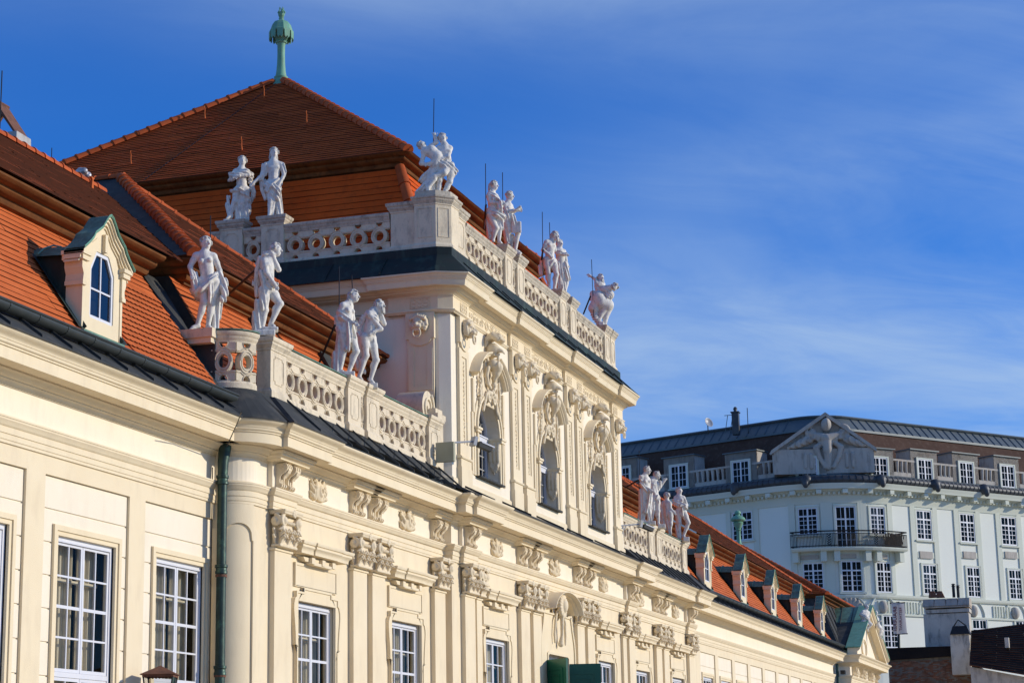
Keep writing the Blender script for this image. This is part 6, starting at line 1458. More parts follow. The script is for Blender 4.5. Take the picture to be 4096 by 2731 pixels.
def ext_centaur(cv, hc, P, j, rv, tow, UP, f):
    cv.chain([P((250, 420, .12)), P((280, 480, .1)), P((370, 520, .0))], [.22*f, .23*f, .22*f]); cv.chain([P((225, 470, .15)), P((190, 560, .1)), P((200, 610, .05))], [.16*f, .17*f, .12*f])
    cv.chain([P((350, 540, .05)), P((285, 650, .08)), P((265, 720, .1))], [.15*f, .09*f, .06*f]); cv.chain([P((385, 560, -.05)), P((350, 690, -.02)), P((335, 820, .0))], [.15*f, .09*f, .06*f])
    cv.chain([P((190, 640, .08)), P((210, 690, .12)), P((250, 740, .1)), P((280, 790, .1))], [.10*f, .09*f, .09*f, .10*f], fold=(.02, (0, 0, 1), .09, 0))
    cv.chain([P((180, 360, .0)), P((175, 430, .02)), P((180, 460, .02))], [.10*f, .09*f, .05*f], fold=(.015, (1, 0, 1), .08, 0))
    # second figure stretched out in his arms, hair streaming
    cv.chain([P((330, 300, .12)), P((400, 280, .14)), P((450, 270, .14))], [.12*f, .09*f, .07*f]); hd = P((468, 268, .14)); cv.ell(hd, (.11*f,)*3); rg = random.Random(5)
    for i in range(26): d = np.array([rg.gauss(0, 1), rg.gauss(0, 1), rg.gauss(.1, 1)]); d /= np.linalg.norm(d); hc.ell(hd+rv*.03+d*.11*f, (.04*f,)*3)
    cv.chain([P((370, 330, .1)), P((410, 380, .08)), P((415, 410, .08))], [.12*f, .13*f, .08*f], fold=(.015, (1, 0, 1), .08, 0))
figure('statue_group', (70.0, 18.5, 18.30), C8, dict(head=(285, 150), neck=(270, 205), sl=(225, 225, .1), sr=(320, 230, -.05), el=(215, 165, .05), hl=(150, 120, .05), er=(310, 310, .12), hr=(360, 370, .2), pl=(240, 380, .05), pr=(310, 380, -.02)),
    'white stone centaur with flung-out arm carrying off a figure at the far corner', GS, [[(250, 300, .10, .06), (235, 250, .08, .06)]], 1.2, False, (.7, .7), ext_centaur, plinth=[((255, 770), (330, 815), .3)], hair='long', beard=True, h=.02)
C9 = (2520, 1840, .3905)
GR = GS
figure('statue', (75.35, 18.48, 11.66), C9, dict(head=(178, 105), neck=(155, 145), sl=(115, 175, .12), sr=(190, 200, -.1), el=(130, 260, .12), hl=(205, 300, .18), er=(200, 280, -.1), pl=(130, 340, .06), pr=(195, 340, -.06), kl=(150, 480, .06), kr=(205, 490, .0), al=(140, 610, .0), ar=(195, 625, .0), tl=(165, 630, .05), tr=(215, 640, .05)),
    'white stone woman in long pleated gown leaning against a naked youth', GS,
    [[(110, 170, .06, .12), (120, 240, .06, .14), (150, 300, .06, .16), (205, 320, .05, .16)], [(130, 320, .12, .05), (125, 430, .12, .05), (120, 540, .11, .02), (110, 610, .10, .0)], [(215, 310, .04, .16), (195, 420, .045, .16), (160, 530, .05, .14)], [(180, 360, .09, .03), (185, 470, .09, .03), (200, 610, .07, .0)], [(100, 540, .05, .02), (95, 580, .06, .0), (120, 620, .05, .0)]],
    1.26, True, (.9, .3), plinth=[((120, 630), (265, 665), .25)], hair='curly', h=.021)
figure('statue', (76.55, 18.48, 11.66), C9, dict(head=(278, 155), neck=(240, 190), sl=(215, 215, .1), sr=(272, 225, -.1), el=(245, 320, .14), hl=(275, 385, .12), er=(290, 300, -.05), hr=(350, 215, -.02), pl=(230, 385, .05), pr=(275, 385, -.05), kl=(235, 510, .04), kr=(285, 520, .0), al=(225, 610, .0), ar=(290, 640, .0), tr=(320, 680, .02)),
    'white stone naked youth holding out an open hand before the long roof', GS, [[(290, 260, .06, .0), (310, 225, .06, .0), (290, 295, .05, .0)], [(265, 390, .05, .12), (280, 365, .05, .12)]], 1.26, False, (.9, .3), plinth=[((285, 660), (365, 700), .22)], h=.021)
figure('statue', (79.2, 18.48, 11.66), C9, dict(head=(375, 372), neck=(378, 412), sl=(350, 435, -.1), sr=(408, 440, .1), el=(330, 480, -.1), er=(412, 490, .1), hr=(440, 520, .1), pl=(375, 545, -.05), pr=(410, 545, .06), kl=(385, 640, -.02), kr=(420, 610, .05), al=(400, 720, .0), ar=(410, 740, .03)),
    'smaller grey stone statue turned away in shadow between two brighter figures', GS, [[(340, 440, .08, -.1), (325, 520, .09, -.12), (335, 620, .09, -.1), (360, 700, .07, -.08)], [(372, 520, .05, .1), (370, 570, .04, .1)], [(400, 640, .06, .02), (410, 750, .07, .0)]], 1.2, False, (-.3, -1), h=.022)
figure('statue', (81.05, 18.46, 11.66), C9, dict(head=(505, 318), neck=(498, 362), sl=(465, 385), sr=(548, 385), el=(462, 450, .1), hl=(530, 455, .18), er=(582, 460, .02), hr=(545, 460, .18), pl=(490, 535), pr=(550, 535), kl=(505, 640, .03), kr=(598, 640, .02), al=(495, 760, .0), ar=(550, 770, .0), tl=(515, 800, .05), tr=(560, 795, .08)),
    'white stone woman lifting cloth to her breast at the last pedestal', GS, [[(450, 410, .06, .08), (490, 455, .07, .14), (550, 455, .06, .16), (580, 490, .05, .1)], [(530, 480, .07, .15), (535, 560, .06, .12)], [(490, 560, .08, -.03), (490, 700, .08, -.04), (500, 790, .09, -.03)]], 1.26, True, (.5, .8), plinth=[((545, 790), (610, 835), .22)], hair='bun', h=.022)

# ================================================================== chimney over the left wing
def build_chimney():
    y0 = 25.5; a = on_y(67, 523, y0); b = on_y(128, 556, y0); x0, x1, zt = a[0], b[0], a[2]
    m = MB(); m.add([(x0, y0, zt-2.2), (x1+.16, y0, zt-2.2), (x1+.16, y0+1.5, zt-2.2), (x0, y0+1.5, zt-2.2), (x0, y0, zt), (x1, y0+.03, zt), (x1, y0+1.4, zt), (x0, y0+1.4, zt)], [(4, 5, 6, 7), (0, 1, 5, 4), (1, 2, 6, 5), (2, 3, 7, 6), (3, 0, 4, 7)]); m.build('stack', 'chimney_render', ch)
    m = MB(); m.box(x0-.06, x1+.34, y0-.10, y0+1.6, zt-1.35, zt-1.05); m.build('flashing', 'chimney_render', ch)
    ym = y0+.70; h = MB(); zp = on_y(75, 458, ym)[2]
    for s_ in (-1, 1):
        h.prism([(x0+.05, ym+s_*.02, zp), (x0+.05, ym+s_*.62, zt+.02), (x0+.05, ym+s_*.56, zt+.02), (x0+.05, ym-s_*.03, zp-.06)][::s_], [(x1-.05, ym+s_*.02, zp), (x1-.05, ym+s_*.62, zt+.02), (x1-.05, ym+s_*.56, zt+.02), (x1-.05, ym-s_*.03, zp-.06)][::s_])
    h.build('hood', 'rust', ch)
    h = MB(); h.tube([(x0+.02, ym, zp+.01), (x1-.02, ym, zp+.01)], .05, 8); h.build('hood_ridge', 'rust', ch)
    r_ = MB(); r_.tube([(x0-.05, y0+.45, zt-.4), (x0-.05, y0+.45, zt+1.6)], .016, 5); r_.build('lightning_rod', 'iron', ch)
ch.location = (33.0, 25.5, 14.0); build_chimney()
m = MB(); p = on_y(205, 660, 25.4); m.tube([(p[0], p[1], p[2]-.5), (p[0], p[1], p[2]+.45)], .012, 5); tag(m.build('lightning_rod', 'iron'), 'short thin lightning rod on the ridge right of the hooded chimney', 'rod')
# foil-wrapped lump on the valley ridge
cv = Carve(.03, .03); c = np.array([44.9, 29.0, 17.86]); c = on_z(330, 702, 17.85); rg = random.Random(1)
for i in range(16): cv.ell(c+np.array([rg.uniform(-.12, .12), rg.uniform(-.12, .12), rg.uniform(-.1, .12)]), (rg.uniform(.06, .13),)*3)
o = link_mesh('wrapped_lamp', cv.mesh('wrapped_lamp', 'foil', c), None, None, c); tag(o, 'small foil-wrapped roof fitting at the end of the ridge', 'fitting')

# ================================================================== far end pavilion with pediment
gp = thing('gable_pavilion', (133.5, 18.2, 0), 'far end pavilion of the palace with triangular pediment and red hipped roof', 'pavilion')
GPATH = [(127.0, 19.2), (127.0, 18.2), (140.0, 18.2), (140.0, 26.0)]
entablature(GPATH, gp)
m = MB(); m.sweep([(0, 0), (0, 7.745)], GPATH, caps=False); m.build('wall', 'stucco', gp)
for xx in (127.9, 128.5, 131.2, 131.8, 135.2, 135.8, 138.6, 139.2): link_mesh('bracket', BRK, None, gp, (xx, 18.2, 8.225))
for i, xx in enumerate((129.8, 133.5, 137.2)): link_mesh('trophy_relief', TRO[i], None, gp, (xx, 18.2, 8.25), 0, (1.7, 1.3, 1.04))
GX0, GXA, GX1, GZ0, GZA = 126.25, 133.4, 140.7, 9.50, 12.62
ty = MB(); ty.add([(GX0+.3, 18.15, GZ0-.02), (GX1-.3, 18.15, GZ0-.02), (GXA, 18.15, GZA)], [(0, 1, 2)]); ty.build('tympanum', 'stucco_panel', gp)
rk = MB(); prof = [(.0, -.34), (.12, -.34), (.16, -.26), (.22, -.22), (.22, -.16), (.62, -.12), (.62, .06), (.70, .10), (.80, .20), (.80, .26), (.0, .30)]
V = []; k = len(prof)
for (x, z) in ((GX0, GZ0+.10), (GXA, GZA+.10), (GX1, GZ0+.10)): V += [(x, 18.2-o, z+d) for o, d in prof]
rk.add(V, [(i*k+j, i*k+k+j, i*k+k+j+1, i*k+j+1) for i in range(2) for j in range(k-1)]+[tuple(range(k)), tuple(range(2*k, 3*k))[::-1]]); rk.build('raking_cornice', 'stucco', gp, SM)
rc_ = MB(); V = []
for (x, z) in ((GX0-.05, GZ0+.38), (GXA, GZA+.42), (GX1+.05, GZ0+.38)): V += [(x, 17.36, z), (x, 18.3, z), (x, 18.3, z+.06), (x, 17.36, z+.06)]
rc_.add(V, [(i*4+j, i*4+(j+1) % 4, i*4+4+(j+1) % 4, i*4+4+j) for i in range(2) for j in range(4)]+[(0, 1, 2, 3), (11, 10, 9, 8)]); rc_.build('copper_edge', 'verdigris', gp)
oc = on_y(3456, 2592, 18.12); ov = MB()
for r0, r1, d in ((1.0, .88, .10), (.80, .72, .06)): ov.ring_y([(oc[0]+1.15*r0*math.cos(t), oc[2]+.62*r0*math.sin(t)) for t in np.linspace(0, 2*math.pi, 28, endpoint=False)], [(oc[0]+1.15*r1*math.cos(t), oc[2]+.62*r1*math.sin(t)) for t in np.linspace(0, 2*math.pi, 28, endpoint=False)], 18.15-d, 18.16)
ov.build('oval_frame', 'stucco', gp)
# roof behind the pediment: copper near the top, dark sheet below, with seams
def lerp(a, b, t): return tuple(np.array(a)+(np.array(b)-np.array(a))*t)
e0, r0 = (GX0+.1, 17.9, GZ0+.35), (GXA, 17.9, GZA+.40); e1, r1 = (GX0+.1, 21.0, GZ0+.6), (GXA, 25.0, GZA+.40)
for t0, t1, mt in ((0, .62, 'sheet_dark'), (.62, 1, 'copper_green')):
    m = MB(); m.poly([lerp(e0, r0, t0), lerp(e1, r1, t0), lerp(e1, r1, t1), lerp(e0, r0, t1)][::-1]); m.build('pediment_roof', mt, gp)
m = MB(); m.poly([(GXA, 17.9, GZA+.4), (GXA, 25, GZA+.4), (GX1, 21, GZ0+.6), (GX1, 17.9, GZ0+.35)]); m.build('pediment_roof', 'copper_green', gp)
for i in range(6):
    y_ = 18.4+.55*i; m = MB(); t = (y_-17.9)/5.0; m.tube([lerp(e0, e1, min(1, t*1.5)), lerp(r0, r1, t)], .03, 4); m.build('seam', 'sheet_dark', gp)
# dark metal mansard and hipped tile roof
q = MB(); q.poly([(126.4, 18.7, 9.9), (126.4, 27, 9.9), (126.9, 27, 13.2), (126.9, 20.0, 13.2)][::-1]); q.poly([(126.4, 18.7, 9.9), (140.4, 18.7, 9.9), (140.0, 20.0, 13.2), (126.9, 20.0, 13.2)]); ms = q.build('mansard_roof', 'sheet_dark', gp)
for i in range(9):
    xx = 126.6+1.6*i; m = MB(); m.tube([(xx, 18.66, 9.95), (xx+.3, 19.95, 13.18)], .035, 4); m.build('seam', 'sheet_dark', ms)
A_, B_, T_ = (126.5, 19.3, 13.36), (140.3, 19.3, 13.36), (133.4, 26.2, 17.57); D_ = (126.5, 33.1, 13.36)
for a, b in ((A_, B_), (D_, A_)):
    m = MB(); tile_courses(m, a, b, T_, T_, 34, .035, .2, 5); m.build('hipped_roof', 'tile_deep', gp)
ridge_tiles(gp, A_, T_, .15, .5, name='hip_tile'); ridge_tiles(gp, B_, T_, .15, .6, name='hip_tile')
m = MB(); m.sweep([(o-.62, 13.34+h) for o, h in EAVE], [(126.5, 30), (126.5, 19.3), (140.3, 19.3)]); m.build('eaves_cornice', 'eave_wood', gp, SM)
# second green finial: urn on a pole on the apex
fz = T_[2]; f2 = MB(); f2.lathe([(1.1, -.75), (.6, -.3), (.30, -.02), (.20, .06), (.15, .2), (.13, .9), (.16, 1.0), (.22, 1.03), (.16, 1.08), (.26, 1.30), (.36, 1.52), (.30, 1.58), (.48, 1.66), (.52, 1.74), (.46, 1.86), (.30, 1.98), (.18, 2.02), (.15, 2.1), (.23, 2.16), (.20, 2.3), (.10, 2.36), (0, 2.4)], (T_[0], T_[1], fz), 14); f2.build('finial', 'verdigris', gp, SM)
# downpipe and little camera by the far corner
m = MB(); m.tube([(125.9, 18.85, 0), (125.9, 18.85, 8.9)], .10, 8); m.build('downpipe', 'pipe_metal', gp)
# reclining figures on the pediment slopes
C10 = (3420, 2390, .2232); GP = 'reclining statues on the far pediment'
figure('statue', (130.9, 17.75, 11.75), C10, dict(head=(212, 165), neck=(190, 215), sl=(135, 245, .3), sr=(245, 260, -.1), el=(115, 340, .3), hl=(140, 420, .3), er=(260, 350, .0), pl=(150, 430, .3), pr=(220, 420, .0), kl=(215, 470, .4), kr=(290, 470, .2), al=(140, 570, .4), ar=(225, 555, .3), tr=(245, 600, .3)),
    'seated draped stone figure on the near slope of the far pediment', GP, [[(120, 300, .12, .3), (180, 340, .14, .3), (220, 380, .13, .2)], [(150, 440, .13, .3), (170, 510, .13, .3), (130, 590, .12, .3)], [(230, 420, .11, .2), (280, 480, .09, .2)]], 1.35, False, (.7, .7), h=.04)
figure('statue', (135.6, 17.75, 11.2), C10, dict(head=(375, 270), neck=(365, 320), sl=(345, 345, .2), sr=(400, 370, -.1), el=(390, 430, .2), hl=(455, 415, .2), er=(420, 430, .0), pl=(395, 490, .1), pr=(425, 500, -.1), kl=(460, 560, .2), kr=(495, 575, .0), al=(440, 690, .2), ar=(468, 700, .0), tr=(500, 745, .0)),
    'seated stone figure on the far slope of the far pediment', GP, [[(360, 380, .10, .1), (400, 450, .11, .1), (420, 510, .11, .1)], [(430, 540, .10, .1), (470, 600, .09, .1), (455, 660, .07, .1)]], 1.3, False, (.9, .3), h=.04)

# ================================================================== corner apartment house in the background
def hdir(px): r_ = ray(px, 3100); v = np.array([r_[0], r_[1]]); return v/np.linalg.norm(v)
BG_D = 168.0; Pm = hdir(3385)*BG_D
HL, HR = R(-110.5), R(-38.4); hm = (HL+HR)/2; BR = 8.2
def outw(h_): d = (math.cos(h_), math.sin(h_)); return np.array([d[1], -d[0]])
Cc = Pm-BR*outw(hm)
ARC_L = BR*(HR-HL)
def bgp(s):
    """point and heading on the plan line of the facade at arc length s (0 = middle of the rounded corner)"""
    if abs(s) <= ARC_L/2: h_ = hm+s/BR; return Cc+BR*outw(h_), h_
    h_ = HR if s > 0 else HL; e = Cc+BR*outw(h_); L = s-ARC_L/2 if s > 0 else s+ARC_L/2
    return e+np.array([math.cos(h_), math.sin(h_)])*L, h_
def px_of(p):
    c = CR.T @ (np.array([p[0], p[1], 1.6])-EYE); 
    return p
def proj_px(x, y, z): c = CR.T @ (np.array([x, y, z])-EYE); return CX+CAM_F*c[0]/-c[2], CY-CAM_F*c[1]/-c[2]
def s_at(px, z=24.0):
    lo, hi = -46.0, 46.0
    for _ in range(50):
        mid_ = (lo+hi)/2; p, _h = bgp(mid_)
        if proj_px(p[0], p[1], z)[0] < px: lo = mid_
        else: hi = mid_
    return (lo+hi)/2
def z_at(s, py):
    p, _h = bgp(s); lo, hi = 0, 60
    for _ in range(50):
        m_ = (lo+hi)/2
        if proj_px(p[0], p[1], m_)[1] > py: lo = m_
        else: hi = m_
    return (lo+hi)/2
Zc = lambda py: z_at(0, py)
bgb = thing('apartment_building', (Pm[0], Pm[1], 0), 'grey-green corner apartment house with dark mansard roof, pediment and balcony behind the palace', 'building')
def bpath(s0, s1, step=1.2):
    S = [s0]
    a, b = -ARC_L/2, ARC_L/2
    for v_ in np.linspace(a, b, 15):
        if s0 < v_ < s1: S.append(float(v_))
    S.append(s1); return [tuple(bgp(s)[0]) for s in S]
S0, S1 = -42.0, 34.0
FULL = bpath(S0, S1)
z_gut, z_cor0, z_fr = Zc(1938), Zc(1978), Zc(2012)
m = MB(); m.sweep([(0, 0), (0, z_fr+.3)], FULL, caps=False); m.build('wall', 'bg_wall_pale', bgb)
COR = [(0, z_fr), (.08, z_fr), (.10, z_fr+.25), (.22, z_fr+.55), (.22, z_cor0+.05), (.55, z_cor0+.30), (.55, z_cor0+.36), (1.05, z_cor0+.40), (1.05, z_gut-.25), (1.2, z_gut-.05), (1.2, z_gut), (0, z_gut+.1)]
m = MB(); m.sweep(COR, FULL); m.build('cornice', 'bg_wall', bgb, SM)
dn = MB(); md = MB(); s = S0+.3
dm_ = MB(); dm_.box(-.09, .09, -.42, 0, 0, .22); DEN = dm_.mesh('dentil', 'bg_wall'); dm_ = MB(); dm_.box(-.22, .22, -.80, 0, 0, .34); MOD = dm_.mesh('modillion', 'bg_wall')
k = 0; s = -33.0
dent = MB()
while s < 31:
    p, h_ = bgp(s); ca, sa = math.cos(h_), math.sin(h_); o_ = outw(h_)
    if k % 5 == 0: link_mesh('modillion', MOD, None, bgb, (p[0]+o_[0]*.2, p[1]+o_[1]*.2, z_cor0+.38-.36), h_)
    V = []
    for dz in (0, .24):
        for u, w_ in ((-.10, .18), (.10, .18), (.10, .52), (-.10, .52)): V.append((p[0]+ca*u+o_[0]*w_, p[1]+sa*u+o_[1]*w_, z_cor0-.02+dz))
    dent.add(V, [(0, 3, 2, 1), (4, 5, 6, 7), (0, 1, 5, 4), (1, 2, 6, 5), (2, 3, 7, 6), (3, 0, 4, 7)]); s += .40; k += 1
dent.build('dentil_course', 'bg_wall', bgb, kind='stuff')
# gutter roll with spouts
gz = z_gut+.30; g_ = MB(); g_.tube([(*(np.array(bgp(s)[0])+outw(bgp(s)[1])*1.0), gz) for s in np.linspace(S0, S1, 70)], .33, 10); gut = g_.build('gutter_roll', 'bg_lead', bgb, 4.0)
for s in np.linspace(S0, S1, 150):
    p, h_ = bgp(s); r_ = MB(); q = np.array(p)+outw(h_)*1.0; d = np.array([math.cos(h_), math.sin(h_)]); r_.tube([(*(q-d*.04), gz), (*(q+d*.04), gz)], .37, 8); r_.build('gutter_band', 'bg_lead', gut)
for px in (2970, 3230, 3490, 3700, 3895, 4085):
    p, h_ = bgp(s_at(px, gz)); q = np.array(p)+outw(h_)*1.15; cv = Carve(.09, .06); cv.ell((q[0], q[1], gz), (.52, .52, .48)); cv.ell((*(q+outw(h_)*.35), gz-.35), (.25, .25, .38)); link_mesh('gutter_mask', cv.mesh('gutter_mask', 'bg_lead', (q[0], q[1], gz)), None, bgb, (q[0], q[1], gz))
# sloping lead apron, attic parapet
z_a0, z_a1 = Zc(1893), Zc(1826)
m = MB(); m.sweep([(.9, gz), (.35, gz+.5), (.12, z_a0), (-.3, z_a0)], FULL); m.build('lead_apron', 'bg_metal', bgb, SM)
m = MB(); m.sweep([(.10, z_a0-.05), (.10, z_a0+.35), (-.3, z_a0+.35)], FULL); m.build('attic_base', 'bg_stone', bgb)
m = MB(); m.sweep([(.14, z_a1-.12), (.14, z_a1+.05), (-.35, z_a1+.05), (-.35, z_a1-.12)], FULL, closed_prof=True); m.build('attic_rail', 'bg_stone', bgb)
bs_ = MB(); bs_.lathe([(.15, 0), (.15, .08), (.11, .1), (.13, .5*(z_a1-z_a0-.45)), (.17, .9*(z_a1-z_a0-.45)), (.17, z_a1-z_a0-.45)], (0, 0, 0), 8); BAL = bs_.mesh('baluster', 'bg_stone', R(40))
def bg_window(s, w_, z0, z1, transom=True, blind=False, depth=.28, cols=4, rows=4, frame_mat='bg_window', shade='glass_far', proud=0.0):
    p, h_ = bgp(s); o_ = outw(h_); d = np.array([math.cos(h_), math.sin(h_)])
    def W(u, n, z): q = p+d*u+o_*(n+proud); return (q[0], q[1], z)
    def bx(mb, u0, u1, n0, n1, za, zb): mb.add([W(u0, n1, za), W(u1, n1, za), W(u1, n0, za), W(u0, n0, za), W(u0, n1, zb), W(u1, n1, zb), W(u1, n0, zb), W(u0, n0, zb)], [(0, 3, 2, 1), (4, 5, 6, 7), (0, 1, 5, 4), (1, 2, 6, 5), (2, 3, 7, 6), (3, 0, 4, 7)])
    hw = w_/2
    # recess box: dark room behind, reveals, frame
    m = MB(); t = .10
    bx(m, -hw-.16, -hw, .0, .10, z0-.05, z1+.12); bx(m, hw, hw+.16, .0, .10, z0-.05, z1+.12); bx(m, -hw, hw, .0, .10, z1, z1+.12); bx(m, -hw-.25, hw+.25, .0, .22, z0-.18, z0-.05)
    root = m.build('window', 'bg_wall', bgb)
    f = MB(); bx(f, -hw, -hw+t, .005, .06, z0, z1); bx(f, hw-t, hw, .005, .06, z0, z1); bx(f, -hw+t, hw-t, .005, .06, z1-t, z1); bx(f, -hw+t, hw-t, .005, .06, z0, z0+t); bx(f, -.07, .07, .005, .065, z0+t, z1-t)
    zt = z0+(z1-z0)*.69
    if transom: bx(f, -hw+t, hw-t, .005, .068, zt-.06, zt+.06)
    f.build('window_frame', frame_mat, root)
    b = MB()
    for c in range(1, cols):
        if c*2 != cols: u = -hw+t+(2*hw-2*t)*c/cols; bx(b, u-.022, u+.022, .004, .045, z0+t, z1-t)
    lo_, hi_ = z0+t, (zt if transom else z1-t)
    for r_ in range(1, rows): z = lo_+(hi_-lo_)*r_/rows; bx(b, -hw+t, hw-t, .004, .044, z-.022, z+.022)
    b.build('glazing_bar', frame_mat, root)
    if blind:
        q = MB(); q.add([W(-hw+t, .002, z0+t+(z1-z0)*.25), W(0, .002, z0+t+(z1-z0)*.10), W(hw-t-.3, .002, z0+t), W(hw-t-.3, .002, z1-t), W(-hw+t, .002, z1-t)], [(0, 1, 2, 3, 4)]); q.build('blind', 'blind_pale', root)
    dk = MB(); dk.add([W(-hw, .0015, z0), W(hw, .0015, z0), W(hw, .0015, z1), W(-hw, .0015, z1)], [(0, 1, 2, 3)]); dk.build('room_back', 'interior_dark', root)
    for i in (0, 1):
        u0, u1 = (-hw+t, -.07) if i == 0 else (.07, hw-t)
        for za, zb in ((z0+t, zt-.06), (zt+.06, z1-t)) if transom else ((z0+t, z1-t),):
            g3 = MB(); g3.add([W(u0, .03, za), W(u1, .03, za), W(u1, .03, zb), W(u0, .03, zb)], [(0, 1, 2, 3)]); g3.build('pane', shade, root)
    return root
def px_win(x0, x1, y0, y1, **kw):
    zg = 22.0; sa_, sb_ = s_at(x0, zg), s_at(x1, zg); sm_ = (sa_+sb_)/2; return bg_window(sm_, sb_-sa_, z_at(sm_, y1), z_at(sm_, y0), **kw), sm_
row1 = [(2934, 3014, 2047, 2160, 0), (3196, 3274, 2031, 2138, 0), (3344, 3424, 2024, 2190, 0), (3482, 3540, 2027, 2136, 1), (3667, 3727, 2041, 2158, 1), (3842, 3900, 2054, 2168, 0), (4007, 4067, 2067, 2180, 0)]
row2 = [(2945, 3025, 2258, 2365, 0), (3205, 3286, 2250, 2355, 0), (3355, 3439, 2242, 2366, 0), (3494, 3553, 2247, 2369, 0), (3680, 3736, 2257, 2377, 1), (3856, 3908, 2267, 2388, 0), (4023, 4076, 2277, 2397, 0)]
cols_s = []
for w_ in row1:
    o, sm_ = px_win(*w_[:4], blind=bool(w_[4])); cols_s.append(sm_)
for w_ in row2: px_win(*w_[:4], blind=bool(w_[4]))
for w_ in ((3508, 3566, 2460, 2590), (3696, 3752, 2468, 2600), (3864, 3922, 2476, 2600), (4036, 4094, 2482, 2600), (3220, 3300, 2455, 2590)): px_win(*w_)
# vertical strips beside the window columns, sunk panels between the rows
def strip(s, w_, z0, z1, n=.10, material='bg_wall', name='wall_strip'):
    p, h_ = bgp(s); o_ = outw(h_); d = np.array([math.cos(h_), math.sin(h_)]); m = MB(); V = []
    for z in (z0, z1):
        for u, nn in ((-w_/2, 0), (w_/2, 0), (w_/2, n), (-w_/2, n)): q = p+d*u+o_*nn; V.append((q[0], q[1], z))
    m.add(V, [(0, 3, 2, 1)[::-1], (4, 5, 6, 7), (0, 1, 5, 4), (1, 2, 6, 5), (2, 3, 7, 6), (3, 0, 4, 7)]); return m.build(name, material, bgb)
z_band = Zc(2385)
for s in cols_s:
    for e in (-1, 1): strip(s+e*1.35, .55, z_band, z_fr+.05)
    zz1, zz0 = z_at(s, 2175+abs(s)*0), z_at(s, 2240)
    if abs(s) > 6: strip(s, 2.0, zz0+.2, zz1-.7, .06); strip(s, 1.5, zz0+.15, zz0+.75, .14, 'bg_stone', 'carved_panel')
    else: strip(s, 1.5, Zc(2232), Zc(2216), .12, 'bg_stone', 'carved_panel')
# band and arched blind frieze
m = MB(); m.sweep([(0, z_band-.15), (.18, z_band-.15), (.25, z_band), (.25, z_band+.15), (0, z_band+.2)], FULL); m.build('string_course', 'bg_wall', bgb)
zfb = Zc(2455)
m = MB(); m.sweep([(0, zfb-.1), (.15, zfb-.1), (.15, zfb+.05), (0, zfb+.1)], FULL); m.build('string_course', 'bg_wall', bgb)
for i, s in enumerate(cols_s):
    p, h_ = bgp(s); o_ = outw(h_); d = np.array([math.cos(h_), math.sin(h_)])
    def Wp(u, n, z): q = p+d*u+o_*n; return (q[0], q[1], z)
    m = MB(); zc_ = (z_band+zfb)/2-.25
    m.tube([Wp(1.35*math.cos(t), .06, zfb+.1+1.45*math.sin(t)) for t in np.linspace(0, math.pi, 16)], .09, 5); m.build('blind_arch', 'bg_wall', bgb)
    cv = Carve(.07, .05)
    if abs(s) < 1.5:
        for j_ in range(9): a = math.pi*(j_+.5)/9; cv.cone(Wp(.1*math.cos(a), .08, zfb+.25), Wp(1.05*math.cos(a), .10, zfb+.25+1.0*math.sin(a)), .06, .17)
    else:
        cv.ell(Wp(0, .06, zc_+.1), (.42, .42, .55)); cv.ell(Wp(.05, .22, zc_+.15), (.2, .2, .3))
    q = Wp(0, 0, zc_); link_mesh('medallion', cv.mesh('medallion', 'bg_stone', q), None, bgb, q)
    sp = s+ (3.6 if s > -2 else -3.6)
    for j_ in range(7): strip(sp+(j_-3)*.34, .16, zfb+.15, z_band-.35, .10, 'bg_wall', 'flute')
# attic: dormer blocks with windows, balusters between
attic = [(2473, 2511, 1870, 1950), (2680, 2754, 1861, 1951), (2925, 3003, 1844, 1934), (3187, 3261, 1830, 1916), (3479, 3532, 1830, 1916), (3661, 3714, 1838, 1926), (3827, 3879, 1850, 1938), (3992, 4044, 1862, 1950)]
att_s = []
for x0, x1, y0, y1 in attic:
    zg = 30.0; sa_, sb_ = s_at(x0, zg), s_at(x1, zg); sm_ = (sa_+sb_)/2; w_ = 1.7; za, zb = z_at(sm_, y1), z_at(sm_, y0); att_s.append(sm_)
    bl_ = strip(sm_, w_+1.5, z_a0, zb+.75, .12, 'bg_stone', 'attic_block')
    p, h_ = bgp(sm_); o_ = outw(h_); d = np.array([math.cos(h_), math.sin(h_)]); m = MB(); V = []
    for z in (gz+.3, zb+.75):
        for u, nn in ((-w_/2-.75, .12), (w_/2+.75, .12), (w_/2+.75, -1.6), (-w_/2-.75, -1.6)): q = p+d*u+o_*nn; V.append((q[0], q[1], z))
    m.add(V, [(0, 1, 5, 4), (1, 2, 6, 5), (2, 3, 7, 6), (3, 0, 4, 7), (4, 5, 6, 7)]); m.build('attic_block', 'bg_stone', bgb)
    m = MB(); V = []
    for z in (zb+.75, zb+.84):
        for u, nn in ((-w_/2-.9, .3), (w_/2+.9, .3), (w_/2+.9, -1.6), (-w_/2-.9, -1.6)): q = p+d*u+o_*nn; V.append((q[0], q[1], z))
    m.add(V, [(0, 3, 2, 1), (0, 1, 5, 4), (1, 2, 6, 5), (2, 3, 7, 6), (3, 0, 4, 7), (4, 5, 6, 7)]); m.build('block_capping', 'bg_metal', bgb)
    bg_window(sm_, w_, za, zb, transom=False, cols=4, rows=3, proud=.14)
s = -38.0; n_b = 0
while s < 30:
    if all(abs(s-a) > 1.75 for a in att_s) and not (-2.2 < s < 2.2) and n_b < 150:
        p, h_ = bgp(s); link_mesh('baluster', BAL, None, bgb, (p[0], p[1], z_a0+.35)); n_b += 1
    s += .52
